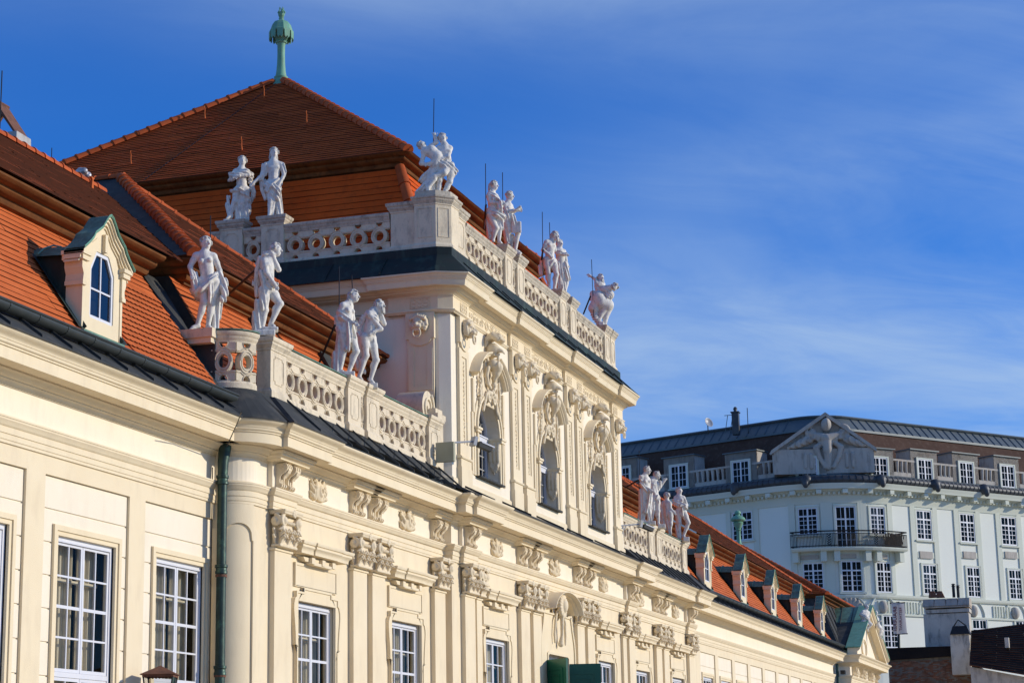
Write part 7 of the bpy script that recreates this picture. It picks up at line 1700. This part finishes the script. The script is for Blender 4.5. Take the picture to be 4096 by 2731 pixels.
# dark recess behind balusters + steep roof + metal crown
z_r0, z_r1, z_r2 = z_a0, 1.6+(Zc(1716)-1.6)*(1+3.5/BG_D), 1.6+(Zc(1670)-1.6)*(1+4.4/BG_D)
m = MB(); m.sweep([(-1.1, z_r0), (-3.6, z_r1)], FULL, caps=False); m.build('mansard_roof', 'bg_tile', bgb)
m = MB(); m.sweep([(-3.4, z_r1-.1), (-3.4, z_r1+.1), (-4.4, z_r2), (-4.2, z_r2+.12), (-8, z_r2+.1)], FULL, caps=False); crown = m.build('roof_crown', 'bg_metal', bgb)
for s in np.arange(-38, 31, .95):
    p, h_ = bgp(s); 
    if abs(s) < ARC_L/2: continue
    o_ = outw(h_); a, b = p+o_*-3.38, p+o_*-4.4; m = MB(); m.tube([(a[0], a[1], z_r1+.1), (b[0], b[1], z_r2+.02)], .06, 4); m.build('seam', 'bg_metal', crown)
m = MB(); m.tube([(*(np.array(bgp(s)[0])+outw(bgp(s)[1])*-4.3), z_r2+.12) for s in np.linspace(-41, 33, 60)], .10, 5); m.build('ridge_capping', 'bg_metal', crown)
# pediment over the rounded corner
p, h_ = bgp(0); o_ = outw(h_); d = np.array([math.cos(h_), math.sin(h_)])
def Wq(u, n, z): q = p+d*u+o_*n; return (q[0], q[1], z)
UL, UR = -4.75, 3.9; zb_, za_ = Zc(1797), Zc(1655)
m = MB(); m.prism([Wq(UL, -1.2, zb_), Wq(UR, -1.2, zb_), Wq(-.15, -1.2, za_)], [Wq(UL, -.15, zb_), Wq(UR, -.15, zb_), Wq(-.15, -.15, za_)]); m.build('pediment', 'bg_stone', bgb)
m = MB(); m.add([Wq(UL-.1, .35, zb_), Wq(-.15, .35, za_+.1), Wq(UR+.1, .35, zb_), Wq(UL-.1, .35, zb_-.32), Wq(-.15, .35, za_-.25), Wq(UR+.1, .35, zb_-.32), Wq(UL-.1, -1.5, zb_), Wq(-.15, -1.5, za_+.1), Wq(UR+.1, -1.5, zb_), Wq(UL-.1, -.2, zb_-.32), Wq(-.15, -.2, za_-.25), Wq(UR+.1, -.2, zb_-.32)], [(0, 3, 4, 1), (1, 4, 5, 2), (0, 1, 7, 6), (1, 2, 8, 7), (3, 9, 10, 4), (4, 10, 11, 5), (0, 6, 9, 3), (2, 5, 11, 8)]); m.build('pediment_cornice', 'bg_stone', bgb)
m = MB(); m.add([Wq(UL+.1, .12, z_a0), Wq(UR-.1, .12, z_a0), Wq(UR-.1, .12, zb_+.05), Wq(UL+.1, .12, zb_+.05), Wq(UL+.1, -1.2, z_a0), Wq(UR-.1, -1.2, z_a0), Wq(UR-.1, -1.2, zb_+.05), Wq(UL+.1, -1.2, zb_+.05)], [(0, 1, 2, 3), (1, 5, 6, 2), (4, 0, 3, 7), (3, 2, 6, 7)]); m.build('attic_block', 'bg_stone', bgb)
for x0, x1 in ((3187, 3261), (3479, 3532)):
    pass
cv = Carve(.075, .07); ZM = lambda py: Zc(py)
cv.ell(Wq(-.1, .2, ZM(1700)), (.45, .45, .6)); cv.ell(Wq(-.1, .5, ZM(1695)), (.25, .25, .42)); cv.chain([Wq(-1.4, .1, ZM(1735)), Wq(-.1, .3, ZM(1755)), Wq(1.2, .1, ZM(1735))], [.25, .4, .25])
for e in (-1, 1):
    volute(cv, Wq(e*1.35, .1, ZM(1728)), .55, 1.5, .16, (*d, 0), (0, 0, 1), -e); volute(cv, Wq(e*1.7, .1, ZM(1752)), .5, 1.4, .14, (*d, 0), (0, 0, 1), e)
    cv.chain([Wq(e*.5, .15, ZM(1770)), Wq(e*1.05, .2, ZM(1790)), Wq(e*.8, .2, ZM(1830)), Wq(e*.35, .2, ZM(1868))], [.22, .25, .2, .2]); cv.chain([Wq(e*1.8, .05, ZM(1760)), Wq(e*2.6, .05, ZM(1775)), Wq(e*3.4, .05, ZM(1788))], [.35, .28, .12], fold=(.06, (1, 1, 0), .4, 0))
    for j_ in range(2): cv.cone(Wq(e*(1.5+.5*j_), .1, ZM(1868)), Wq(e*(1.5+.5*j_), .1, ZM(1818)), .16, .18)
cv.chain([Wq(-.1, .25, ZM(1772)), Wq(-.1, .28, ZM(1800)), Wq(-.1, .2, ZM(1872))], [.42, .40, .22])
for j_ in range(7): cv.ell(Wq(-1.2+.37*j_, .25, ZM(1752+6*(3-abs(j_-3)))), (.2, .2, .2))
q = Wq(0, 0, ZM(1780)); link_mesh('pediment_relief', cv.mesh('pediment_relief', 'bg_stone', q), None, bgb, q)
# balcony on the rounded corner
zsl, zrl = Zc(2193), Zc(2127); sL, sR = s_at(3172, 23), s_at(3592, 23); BP = bpath(sL, sR)
m = MB(); m.sweep([(0, zsl-.25), (.9, zsl-.22), (1.0, zsl-.05), (1.0, zsl+.05), (0, zsl+.05)], BP); m.build('balcony_slab', 'bg_wall', bgb)
bal = thing('balcony_railing', (Pm[0], Pm[1], 20), 'black wrought iron balcony railing on the rounded house corner', 'railing'); RP = [(*(np.array(bgp(s)[0])+outw(bgp(s)[1])*.92), 0) for s in np.linspace(sL, sR, 90)]
e0_, e1_ = bgp(sL)[0], bgp(sR)[0]
loop = [(e0_[0], e0_[1], 0)]+RP+[(e1_[0], e1_[1], 0)]
for z, r_ in ((zrl, .06), (zrl-.22, .03), (zsl+.18, .04)): m = MB(); m.tube([(x, y_, z) for x, y_, _ in loop], r_, 5); m.build('rail', 'iron', bal)
for x, y_, _ in RP: m = MB(); m.tube([(x, y_, zsl+.05), (x, y_, zrl-.2)], .024, 4); m.build('bar', 'iron', bal)
for s in (s_at(3310, 23), s_at(3478, 23)):
    p, h_ = bgp(s); q = np.array(p)+outw(h_)*.93; m = MB(); d = np.array([math.cos(h_), math.sin(h_)])
    for j_ in range(5):
        for e in (-1, 1): m.tube([(q[0], q[1], zsl+.2+.2*j_), (q[0]+d[0]*e*.16, q[1]+d[1]*e*.16, zsl+.36+.2*j_)], .035, 4)
    m.build('iron_leaf', 'iron', bal)
rd = MB(); rg = random.Random(8); sa_, sb_ = s_at(3515, 23), s_at(3580, 23)
for i in range(170):
    s = rg.uniform(sa_, sb_); p, h_ = bgp(s); q = np.array(p)+outw(h_)*rg.uniform(.55, .82); t = rg.uniform(-.25, .25); rd.tube([(q[0], q[1], zsl+.1), (q[0]+t*math.cos(h_), q[1]+t*math.sin(h_), zrl-.1+rg.uniform(-.5, .05))], .03, 3)
tag(rd.build('reed_bundle', 'reed'), 'bundle of rust-brown reeds leaning inside the balcony railing', 'plant')
for s in (s_at(3185, 22), s_at(3290, 22), s_at(3340, 22), s_at(3455, 22), s_at(3495, 22), s_at(3580, 22)):
    strip(s, .5, zsl-1.1, zsl-.2, .7, 'bg_wall', 'balcony_console')
# roof furniture
z = z_r2; p = on_x(2943, 1685, bgp(s_at(2943, z))[0][0]+3)
vt = thing('roof_vent', tuple(p-np.array([0, 0, .6])), 'dark square vent stack with cap on the ridge of the apartment house', 'vent'); m = MB(); m.box(p[0]-.3, p[0]+.3, p[1]-.3, p[1]+.3, p[2]-1.2, p[2]+.75); m.box(p[0]-.38, p[0]+.38, p[1]-.38, p[1]+.38, p[2]+.75, p[2]+.85); m.lathe([(.16, .85), (.16, 1.1), (.20, 1.12), (.10, 1.3), (.0, 1.3)], tuple(p), 10); m.build('stack', 'bg_lead', vt)
m = MB()
for dx_ in (-1.0, -.55): m.tube([(p[0], p[1]+dx_*-1, p[2]-1), (p[0], p[1]+dx_*-1-.3, p[2]+.6)], .03, 4)
m.tube([(p[0], p[1]+1.0, p[2]+.6), (p[0], p[1]+.25, p[2]+.6)], .03, 4); m.build('guard_rail', 'bg_metal', vt)
p = on_x(2831, 1692, bgp(s_at(2831, z))[0][0]+3); ds = MB(); ds.lathe([(0, 0), (.2, .03), (.38, .10), (.46, .18), (.44, .18), (.36, .12), (.2, .05), (0, .03)], (0, 0, 0), 16)
dsh = ds.mesh('dish', 'grey_plastic', 4.0); th_ = thing('satellite_dish', tuple(p-np.array([0, 0, .8])), 'pale satellite dish on the ridge of the apartment house', 'dish'); o = link_mesh('dish', dsh, None, th_, tuple(p)); o.rotation_euler = (R(70), 0, R(-35)); m = MB(); m.tube([tuple(p-np.array([0, 0, 1.0])), tuple(p)], .05, 5); m.build('mast', 'iron', th_)
p = on_x(2991, 1680, bgp(s_at(2991, z))[0][0]+3); m = MB(); m.tube([tuple(p-np.array([0, 0, 1.2])), tuple(p+np.array([0, 0, 1.1]))], .035, 5); tag(m.build('lightning_rod', 'iron'), 'thin lightning rod beside the vent on the apartment house ridge', 'rod')

# ================================================================== brick house, chimneys, dark roof on the right
XB_ = 147.0
def bx_(px, py, x=XB_): return on_x(px, py, x)
hs = thing('brick_house', tuple(np.array([1, 1, 0])*bx_(3700, 2731)), 'old brick gable wall with patchy render under a black roof edge', 'house')
tl, tr_, br_ = bx_(3552, 2640), bx_(3834, 2618), bx_(3985, 2760)
w0 = MB(); pts = [tl, tr_, br_, (XB_, br_[1], 4), (XB_, tl[1], 4)]
w0.prism([(XB_+.25, p_[1], p_[2]) for p_ in pts], [(XB_, p_[1], p_[2]) for p_ in pts]); w0.build('wall', 'mortar', hs)
bk_ = MB(); bk_.box(-.045, .0, -.125, .125, 0, .068); BRICK = bk_.mesh('brick', 'brick'); rg = random.Random(11)
def roof_z(y_):
    if y_ > tr_[1]: return tl[2]+(tr_[2]-tl[2])*(y_-tl[1])/(tr_[1]-tl[1])
    return tr_[2]+(br_[2]-tr_[2])*(y_-tr_[1])/(br_[1]-tr_[1])
far = MB(); nb = 0; z = bx_(3700, 2735)[2]; row = 0
while z < tl[2]-.1:
    y_ = br_[1]+(.13 if row % 2 else 0)
    while y_ < tl[1]-.15:
        if z+.1 < roof_z(y_) and rg.random() < .72:
            if nb < 298 and z > tl[2]-1.5: 
                link_mesh('brick', BRICK, None, hs, (XB_+.01-rg.uniform(0, .02), y_, z)); nb += 1
            else: far.box(XB_-.03, XB_+.01, y_-.125, y_+.125, z, z+.068)
        y_ += .262
    z += .085; row += 1
far.build('brickwork', 'brick', hs, kind='stuff')
e = MB(); edge = [bx_(3535, 2592), bx_(3820, 2583), bx_(4010, 2745)]; low = [bx_(3550, 2640), bx_(3832, 2622), bx_(3975, 2760)]
for i in range(2):
    a, b = edge[i], edge[i+1]; c, d = low[i+1], low[i]
    e.prism([(XB_+6, q_[1], q_[2]) for q_ in (a, b, c, d)], [(XB_-.35, q_[1], q_[2]) for q_ in (a, b, c, d)])
e.build('roof', 'dark_roof', hs)
ck = thing('chimney', tuple(bx_(3780, 2600, 149)), 'broad weathered stone chimney with moulded top and clay pots', 'chimney'); xx = 149.0
def cb(px0, px1, py0, py1, dep, mt, nm, x=xx):
    a, b = on_x(px0, py1, x), on_x(px1, py0, x); m = MB(); m.box(x, x+dep, b[1], a[1], a[2], b[2]); return m.build(nm, mt, ck)
cb(3705, 3874, 2448, 2640, 1.8, 'old_render', 'stack'); cb(3702, 3876, 2430, 2452, 1.95, 'old_render', 'stack_neck', xx-.1); cb(3696, 3876, 2418, 2432, 2.1, 'stone_block', 'moulding', xx-.25)
a, b = on_x(3689, 2425, xx-.3), on_x(3876, 2387, xx-.3)
for i in range(4):
    y0_, y1_ = a[1]+(b[1]-a[1])*i/4, a[1]+(b[1]-a[1])*(i+1)/4; m = MB(); m.prism([(xx-.30, y1_+.02, a[2]), (xx-.30, y0_, a[2]), (xx+.0, y0_-.05, b[2]), (xx+.0, y1_+.02, b[2])][::-1], [(xx+2.1, y1_+.02, a[2]), (xx+2.1, y0_, a[2]), (xx+1.8, y0_-.05, b[2]), (xx+1.8, y1_+.02, b[2])][::-1]); m.build('cap_stone', 'stone_block', ck)
for px in (3732, 3762):
    a = on_x(px, 2388, xx+.6); m = MB(); m.add([(xx+.3, a[1]+.30, a[2]), (xx+.3, a[1]-.30, a[2]), (xx+1.0, a[1]-.30, a[2]), (xx+1.0, a[1]+.30, a[2]), (xx+.4, a[1]+.22, a[2]+.45), (xx+.4, a[1]-.12, a[2]+.45), (xx+.9, a[1]-.12, a[2]+.45), (xx+.9, a[1]+.22, a[2]+.45)], [(0, 1, 5, 4), (1, 2, 6, 5), (2, 3, 7, 6), (3, 0, 4, 7), (4, 5, 6, 7)]); m.build('clay_pot', 'brick', ck)
for px, pt in ((3816, 2335), (3834, 2341)):
    a = on_x(px, 2388, xx+.6); t = on_x(px, pt, xx+.6); m = MB(); hh = t[2]-a[2]; m.lathe([(.11, 0), (.11, hh-.16), (.16, hh-.15), (.16, hh-.12), (.10, hh-.10), (.10, hh-.04), (.17, hh), (0, hh+.06)], (xx+.6, a[1], a[2]), 10); m.build('flue', 'iron', ck, SM)
c2 = thing('chimney', tuple(bx_(3842, 2640, 146)), 'small pale chimney with black metal hood in front of the broad one', 'chimney')
a, b = on_x(3806, 2640, 146), on_x(3875, 2532, 146); m = MB(); m.box(146, 147.2, b[1], a[1], a[2]-1, b[2]); m.build('stack', 'old_render', c2)
a, b = on_x(3800, 2536, 145.9), on_x(3878, 2500, 145.9); m = MB(); yc_, wd_ = (a[1]+b[1])/2, (a[1]-b[1])/2; m.add([(145.8, yc_-wd_, a[2]), (145.8, yc_+wd_, a[2]), (147.4, yc_+wd_, a[2]), (147.4, yc_-wd_, a[2]), (145.95, yc_-wd_*.7, b[2]), (145.95, yc_+wd_*.7, b[2]), (147.2, yc_+wd_*.7, b[2]), (147.2, yc_-wd_*.7, b[2])], [(0, 4, 5, 1), (1, 5, 6, 2), (2, 6, 7, 3), (3, 7, 4, 0), (4, 7, 6, 5), (0, 1, 2, 3)]); m.build('hood', 'iron', c2)
pk = on_x(3832, 2477, 146.3); m = MB(); m.tube([(146.3, yc_+.45, b[2]), (146.3, pk[1], pk[2]), (146.3, yc_-.45, b[2])], .05, 4); m.build('hood_frame', 'iron', c2)
dh = thing('dark_roof_house', tuple(bx_(4050, 2731, 143)), 'house with a large black tiled roof and pale wall below its eave', 'house')
q0_, q1_, q2_, q3_ = on_x(3878, 2660, 143), on_x(4200, 2715, 140), on_x(4200, 2480, 148), on_x(3885, 2520, 148)
m = MB(); tile_courses(m, q0_, q1_, q2_, q3_, 22, .05, .3, 2); m.build('roof', 'dark_roof', dh)
a, b = on_x(3940, 2690, 143.4), on_x(4200, 2735, 141); m = MB(); m.quad((143.6, q0_[1], 2), (141, b[1], 2), (141, b[1], q1_[2]-.1), (143.6, q0_[1], q0_[2]-.05)); m.build('wall', 'chimney_render', dh)
m = MB(); a = on_x(4029, 2570, 144.5); m.box(a[0]-.5, a[0]+.2, a[1]-.14, a[1]+.14, a[2]-.35, a[2]+.35); m.build('skylight', 'old_render', dh)
# banner with mirrored vertical lettering (seen from its back)
XN = 152.0
bn = thing('banner', tuple(on_x(3594, 2600, XN)), 'pale vertical banner with mirrored red lettering on a dark pole', 'banner')
a, b = on_x(3564, 2411, XN), on_x(3623, 2533, XN)
m = MB(); n = 10; V = []
for i in range(n+1):
    t = i/n; yy = a[1]+(b[1]-a[1])*t
    for z, dy_ in ((a[2], 0), (b[2], -.10)): V.append((XN-.05*math.sin(t*5), yy+dy_, z))
m.add(V, [(2*i, 2*i+1, 2*i+3, 2*i+2) for i in range(n)]); m.build('cloth', 'banner_cloth', bn, 4.0)
m = MB(); p = on_x(3594, 2405, XN+.1); q = on_x(3596, 2620, XN+.1); m.tube([tuple(q), tuple(p)], .09, 6); m.tube([(XN+.05, a[1]+.1, a[2]), (XN+.05, b[1]-.1, a[2])], .04, 5); m.tube([(XN+.02, a[1], b[2]), (XN+.02, b[1]-.15, b[2])], .04, 5); m.build('pole', 'iron', bn)
def lettering(txt, px, py0, py1, size_px):
    cu = bpy.data.curves.new('lettering', 'FONT'); cu.body = txt; cu.size = 1; cu.extrude = .01; cu.offset = .012
    o = bpy.data.objects.new('lettering', cu); COL.objects.link(o); bpy.context.view_layer.update()
    dg = bpy.context.evaluated_depsgraph_get(); me = bpy.data.meshes.new_from_object(o.evaluated_get(dg)); bpy.data.objects.remove(o)
    V = np.array([v.co[:] for v in me.vertices]); x0, x1 = V[:, 0].min(), V[:, 0].max(); y0, y1 = V[:, 1].min(), V[:, 1].max()
    p0, p1 = on_x(px, py0, XN), on_x(px, py1, XN); L = p0[2]-p1[2]; hh = size_px/ (CAM_F/XN)
    W_ = np.zeros_like(V); W_[:, 0] = XN-.09+V[:, 2]*.5
    W_[:, 2] = p0[2]-(V[:, 0]-x0)/(x1-x0)*L                  # reads downwards
    yl = (V[:, 1]-y0)/(y1-y0)*hh; W_[:, 1] = p0[1]+(p1[1]-p0[1])*((V[:, 0]-x0)/(x1-x0))-hh/2+yl   # mirrored: letter tops towards +y (left)
    me.vertices.foreach_set('co', (W_-np.array(wloc(bn))).astype(np.float32).ravel()); me.materials.clear(); me.materials.append(MATS['banner_ink']); me.update()
    o = bpy.data.objects.new('lettering', me); COL.objects.link(o); o.parent = bn
lettering('BRAUEREI', 3580, 2425, 2522, 15); lettering('RESTAURANT', 3603, 2429, 2521, 10)

# ================================================================== downpipe, lightning rods, wall lantern, cameras
dp = thing('downpipe', (38.62, 18.80, 0), 'weathered green-black downpipe in the corner beside the round pilaster', 'downpipe')
m = MB(); x, y = 38.34, 18.72; m.tube([(x, y, 0), (x, y, 8.28)], .105, 14); m.tube([(x, y, 8.2), (x+.02, y-.0, 8.6), (x+.08, y-.02, 8.97)], [.105, .12, .14], 14); m.build('pipe', 'pipe_metal', dp, SM)
for z in (4.05, 6.18, 8.10): m = MB(); m.lathe([(.106, 0), (.135, .01), (.135, .06), (.12, .08), (.12, .13), (.14, .15), (.14, .2), (.106, .21)], (x, y, z), 14); m.build('collar', 'pipe_metal', dp, SM)
for z in (4.02, 6.12): m = MB(); m.lathe([(.11, 0), (.125, 0), (.125, .05), (.11, .05)], (x, y, z), 12); m.box(x+.09, x+.22, y-.02, y+.02, z, z+.05); m.build('clamp', 'rust', dp)
m = MB(); m.tube([tuple(on_y(966, 1647, 17.35)), tuple(on_y(950, 1690, 17.75)), tuple(on_y(907, 1785, 18.5))], .012, 4); m.build('earth_wire', 'iron', dp)
m = MB(); m.tube([(38.36, 18.97, 8.5), (38.36, 18.97, 2.0)], .012, 4); m.build('earth_wire', 'iron', dp)
RODS = [  # statue rods: (pixel top, pixel bottom, y plane, words)
    ((842, 863), (842, 1000), 19.6, 'behind the gazing nude woman'), ((1357, 1065), (1357, 1200), 18.75, 'behind the half-draped woman with waved hair'), ((1407, 1100), (1424, 1330), 18.75, 'rising between the half-draped woman and the thinker'),
    ((1736, 395), (1730, 600), 19.3, 'rising from the struggling corner group'), ((1942, 655), (1942, 815), 18.8, 'standing behind the woman with the bundle'), ((2010, 690), (2010, 800), 18.8, 'standing behind the reading figure'),
    ((2169, 848), (2170, 1000), 18.8, 'behind the bending long-haired man'), ((2198, 890), (2199, 930), 18.8, 'above the bending long-haired man'), ((2366, 1038), (2372, 1165), 18.8, 'above the centaur group'),
    ((2556, 1800), (2556, 1880), 18.8, 'above the woman in the pleated gown'), ((2590, 1830), (2590, 1880), 18.8, 'above the naked youth with the open hand'), ((1094, 590), (1094, 660), 24.1, 'above the youth in the short tunic'), ((983, 620), (983, 680), 25.3, 'above the woman with folded arms')]
for tpx, bpx, yy, wd in RODS:
    a, b = on_y(*tpx, yy), on_y(*bpx, yy); b[2] -= 1.0; m = MB(); m.tube([tuple(b), tuple(a)], .013, 5); tag(m.build('lightning_rod', 'iron'), 'thin lightning rod '+wd, 'rod', 'lightning rods at the statues')
STR = [((1275, 1455), 19.3, (1340, 1300), 18.6, 'propping the half-draped woman with waved hair'), ((918, 1175), 19.9, (1022, 1080), 18.8, 'behind the bowed young man'), ((1934, 915), 19.2, (1944, 820), 18.6, 'behind the woman with the bundle'), ((2160, 1070), 19.2, (2172, 1000), 18.6, 'behind the bending long-haired man'), ((2334, 1255), 19.1, (2362, 1185), 18.6, 'behind the centaur group'), ((2500, 1950), 19.4, (2552, 1920), 18.7, 'behind the woman in the pleated gown'), ((2640, 2035), 19.2, (2680, 2018), 18.6, 'behind the small grey statue')]
for p0, ya, p1, yb_, wd in STR:
    m = MB(); m.tube([tuple(on_y(*p0, ya)), tuple(on_y(*p1, yb_))], .032, 6); tag(m.build('iron_strut', 'iron'), 'dark iron strut '+wd, 'strut', 'iron struts behind the statues')
# wall lantern (only its roof and upper glass show)
L0 = on_y(642, 2663, 18.48)
ln = thing('wall_lantern', (L0[0], 18.48, L0[2]-1.2), 'rusty four-sided lantern on a bracket in front of a tall window', 'lantern')
cx_, cy_, zt = L0[0], 18.48, L0[2]; hw = .335; zr = zt-.175
m = MB(); ang = R(18)
def rot(u, v): return (cx_+u*math.cos(ang)-v*math.sin(ang), cy_+u*math.sin(ang)+v*math.cos(ang))
def ringq(r_, z): return [(*rot(a*r_, b*r_), z) for a, b in ((-1, -1), (1, -1), (1, 1), (-1, 1))]
V = ringq(hw, zr)+ringq(hw*1.03, zr+.012)+ringq(.05, zt-.01)+ringq(.02, zt+.01); m.add(V, [(i*4+j, i*4+(j+1) % 4, i*4+4+(j+1) % 4, i*4+4+j) for i in range(3) for j in range(4)]+[(3, 2, 1, 0), (12, 13, 14, 15)]); m.build('lantern_roof', 'rust', ln)
for j in range(4):
    A, B = np.array(ringq(hw*.90, zr)[j]), np.array(ringq(hw*.90, zr)[(j+1) % 4])
    for i in range(9):
        a, b = A+(B-A)*i/9, A+(B-A)*(i+1)/9; mm = (a+b)/2; f_ = MB(); f_.poly([tuple(a), tuple(b), tuple(b-np.array([0, 0, .03])), tuple(mm-np.array([0, 0, .05])), tuple(a-np.array([0, 0, .03]))]); f_.build('scallop', 'rust', ln)
    lo_ = np.array(ringq(hw*.55, zr-.85)[j]); f_ = MB(); f_.tube([tuple(np.array(ringq(hw*.86, zr)[j])), tuple(lo_)], .016, 5); f_.build('lantern_bar', 'iron', ln)
    A2, B2 = np.array(ringq(hw*.84, zr-.01)[j]), np.array(ringq(hw*.84, zr-.01)[(j+1) % 4]); C2_, D2 = np.array(ringq(hw*.53, zr-.85)[(j+1) % 4]), np.array(ringq(hw*.53, zr-.85)[j]); f_ = MB(); f_.poly([tuple(A2), tuple(B2), tuple(C2_), tuple(D2)]); f_.build('lantern_glass', 'glass', ln)
m = MB(); m.tube([(cx_, cy_, zr-.95), (cx_, cy_, zr-1.1), (cx_, cy_+.25, zr-1.25), (cx_, 19.0, zr-1.2)], .025, 6); m.lathe([(.2, -.97), (.2, -.85), (0, -.85)], (cx_, cy_, zr), 12); m.build('bracket', 'iron', ln)
# surveillance cameras on arms
def security_camera(p0, ya, p1, yb_, label, box=True, size=1.0):
    a, b = on_y(*p0, ya), on_y(*p1, yb_); t = thing('security_camera', tuple(a), label, 'camera', 'surveillance cameras on arms'); m = MB(); m.tube([tuple(a), tuple(b)], .03*size, 6); m.tube([tuple(a-np.array([0, 0, .35])), tuple(a+(b-a)*.3)], .018*size, 5); m.build('arm', 'grey_plastic', t)
    d = np.array([.75, -.60, -.28]); d /= np.linalg.norm(d); sd = np.cross(d, (0, 0, 1)); sd /= np.linalg.norm(sd); u_ = np.cross(sd, d); m = MB(); c = b+d*.15+np.array([0, 0, -.02])
    def bxx(c, L, W, H, mt, nm):
        V = [c+d*x_*L+sd*y_*W+u_*z_*H for z_ in (-1, 1) for x_, y_ in ((-1, -1), (1, -1), (1, 1), (-1, 1))]; q = MB(); q.add([tuple(v) for v in V], [(0, 3, 2, 1), (4, 5, 6, 7), (0, 1, 5, 4), (1, 2, 6, 5), (2, 3, 7, 6), (3, 0, 4, 7)]); q.build(nm, mt, t)
    bxx(b, .05*size, .12*size, .13*size, 'grey_plastic', 'joint'); bxx(c+d*.22*size, .22*size, .085*size, .075*size, 'iron', 'camera_body'); bxx(c+d*.27*size+u_*.07*size, .22*size, .10*size, .018*size, 'window_paint', 'sun_shield')
    if box: q = MB(); q.box(a[0]-.05, a[0]+.10, a[1]-.30, a[1]+.22, a[2]-.52, a[2]+.02); q.build('junction_box', 'box_olive', t)
security_camera((1775, 1772), 18.05, (1895, 1765), 17.55, 'grey surveillance camera on an arm in front of an upper arched window')
security_camera((2482, 2102), 18.15, (2560, 2095), 17.6, 'grey surveillance camera on an arm below the gowned statue', False, 1.0)
p = on_x(3375, 2688, 126.1); c_ = MB(); c_.box(p[0]-.5, p[0]-.05, p[1]-.14, p[1]+.14, p[2]-.12, p[2]+.12); c_.tube([(126.9, p[1]+.1, p[2]+.15), (p[0]-.2, p[1], p[2]+.1)], .04, 5); tag(c_.build('security_camera', 'iron'), 'small dark surveillance camera under the cornice of the far pavilion', 'camera')
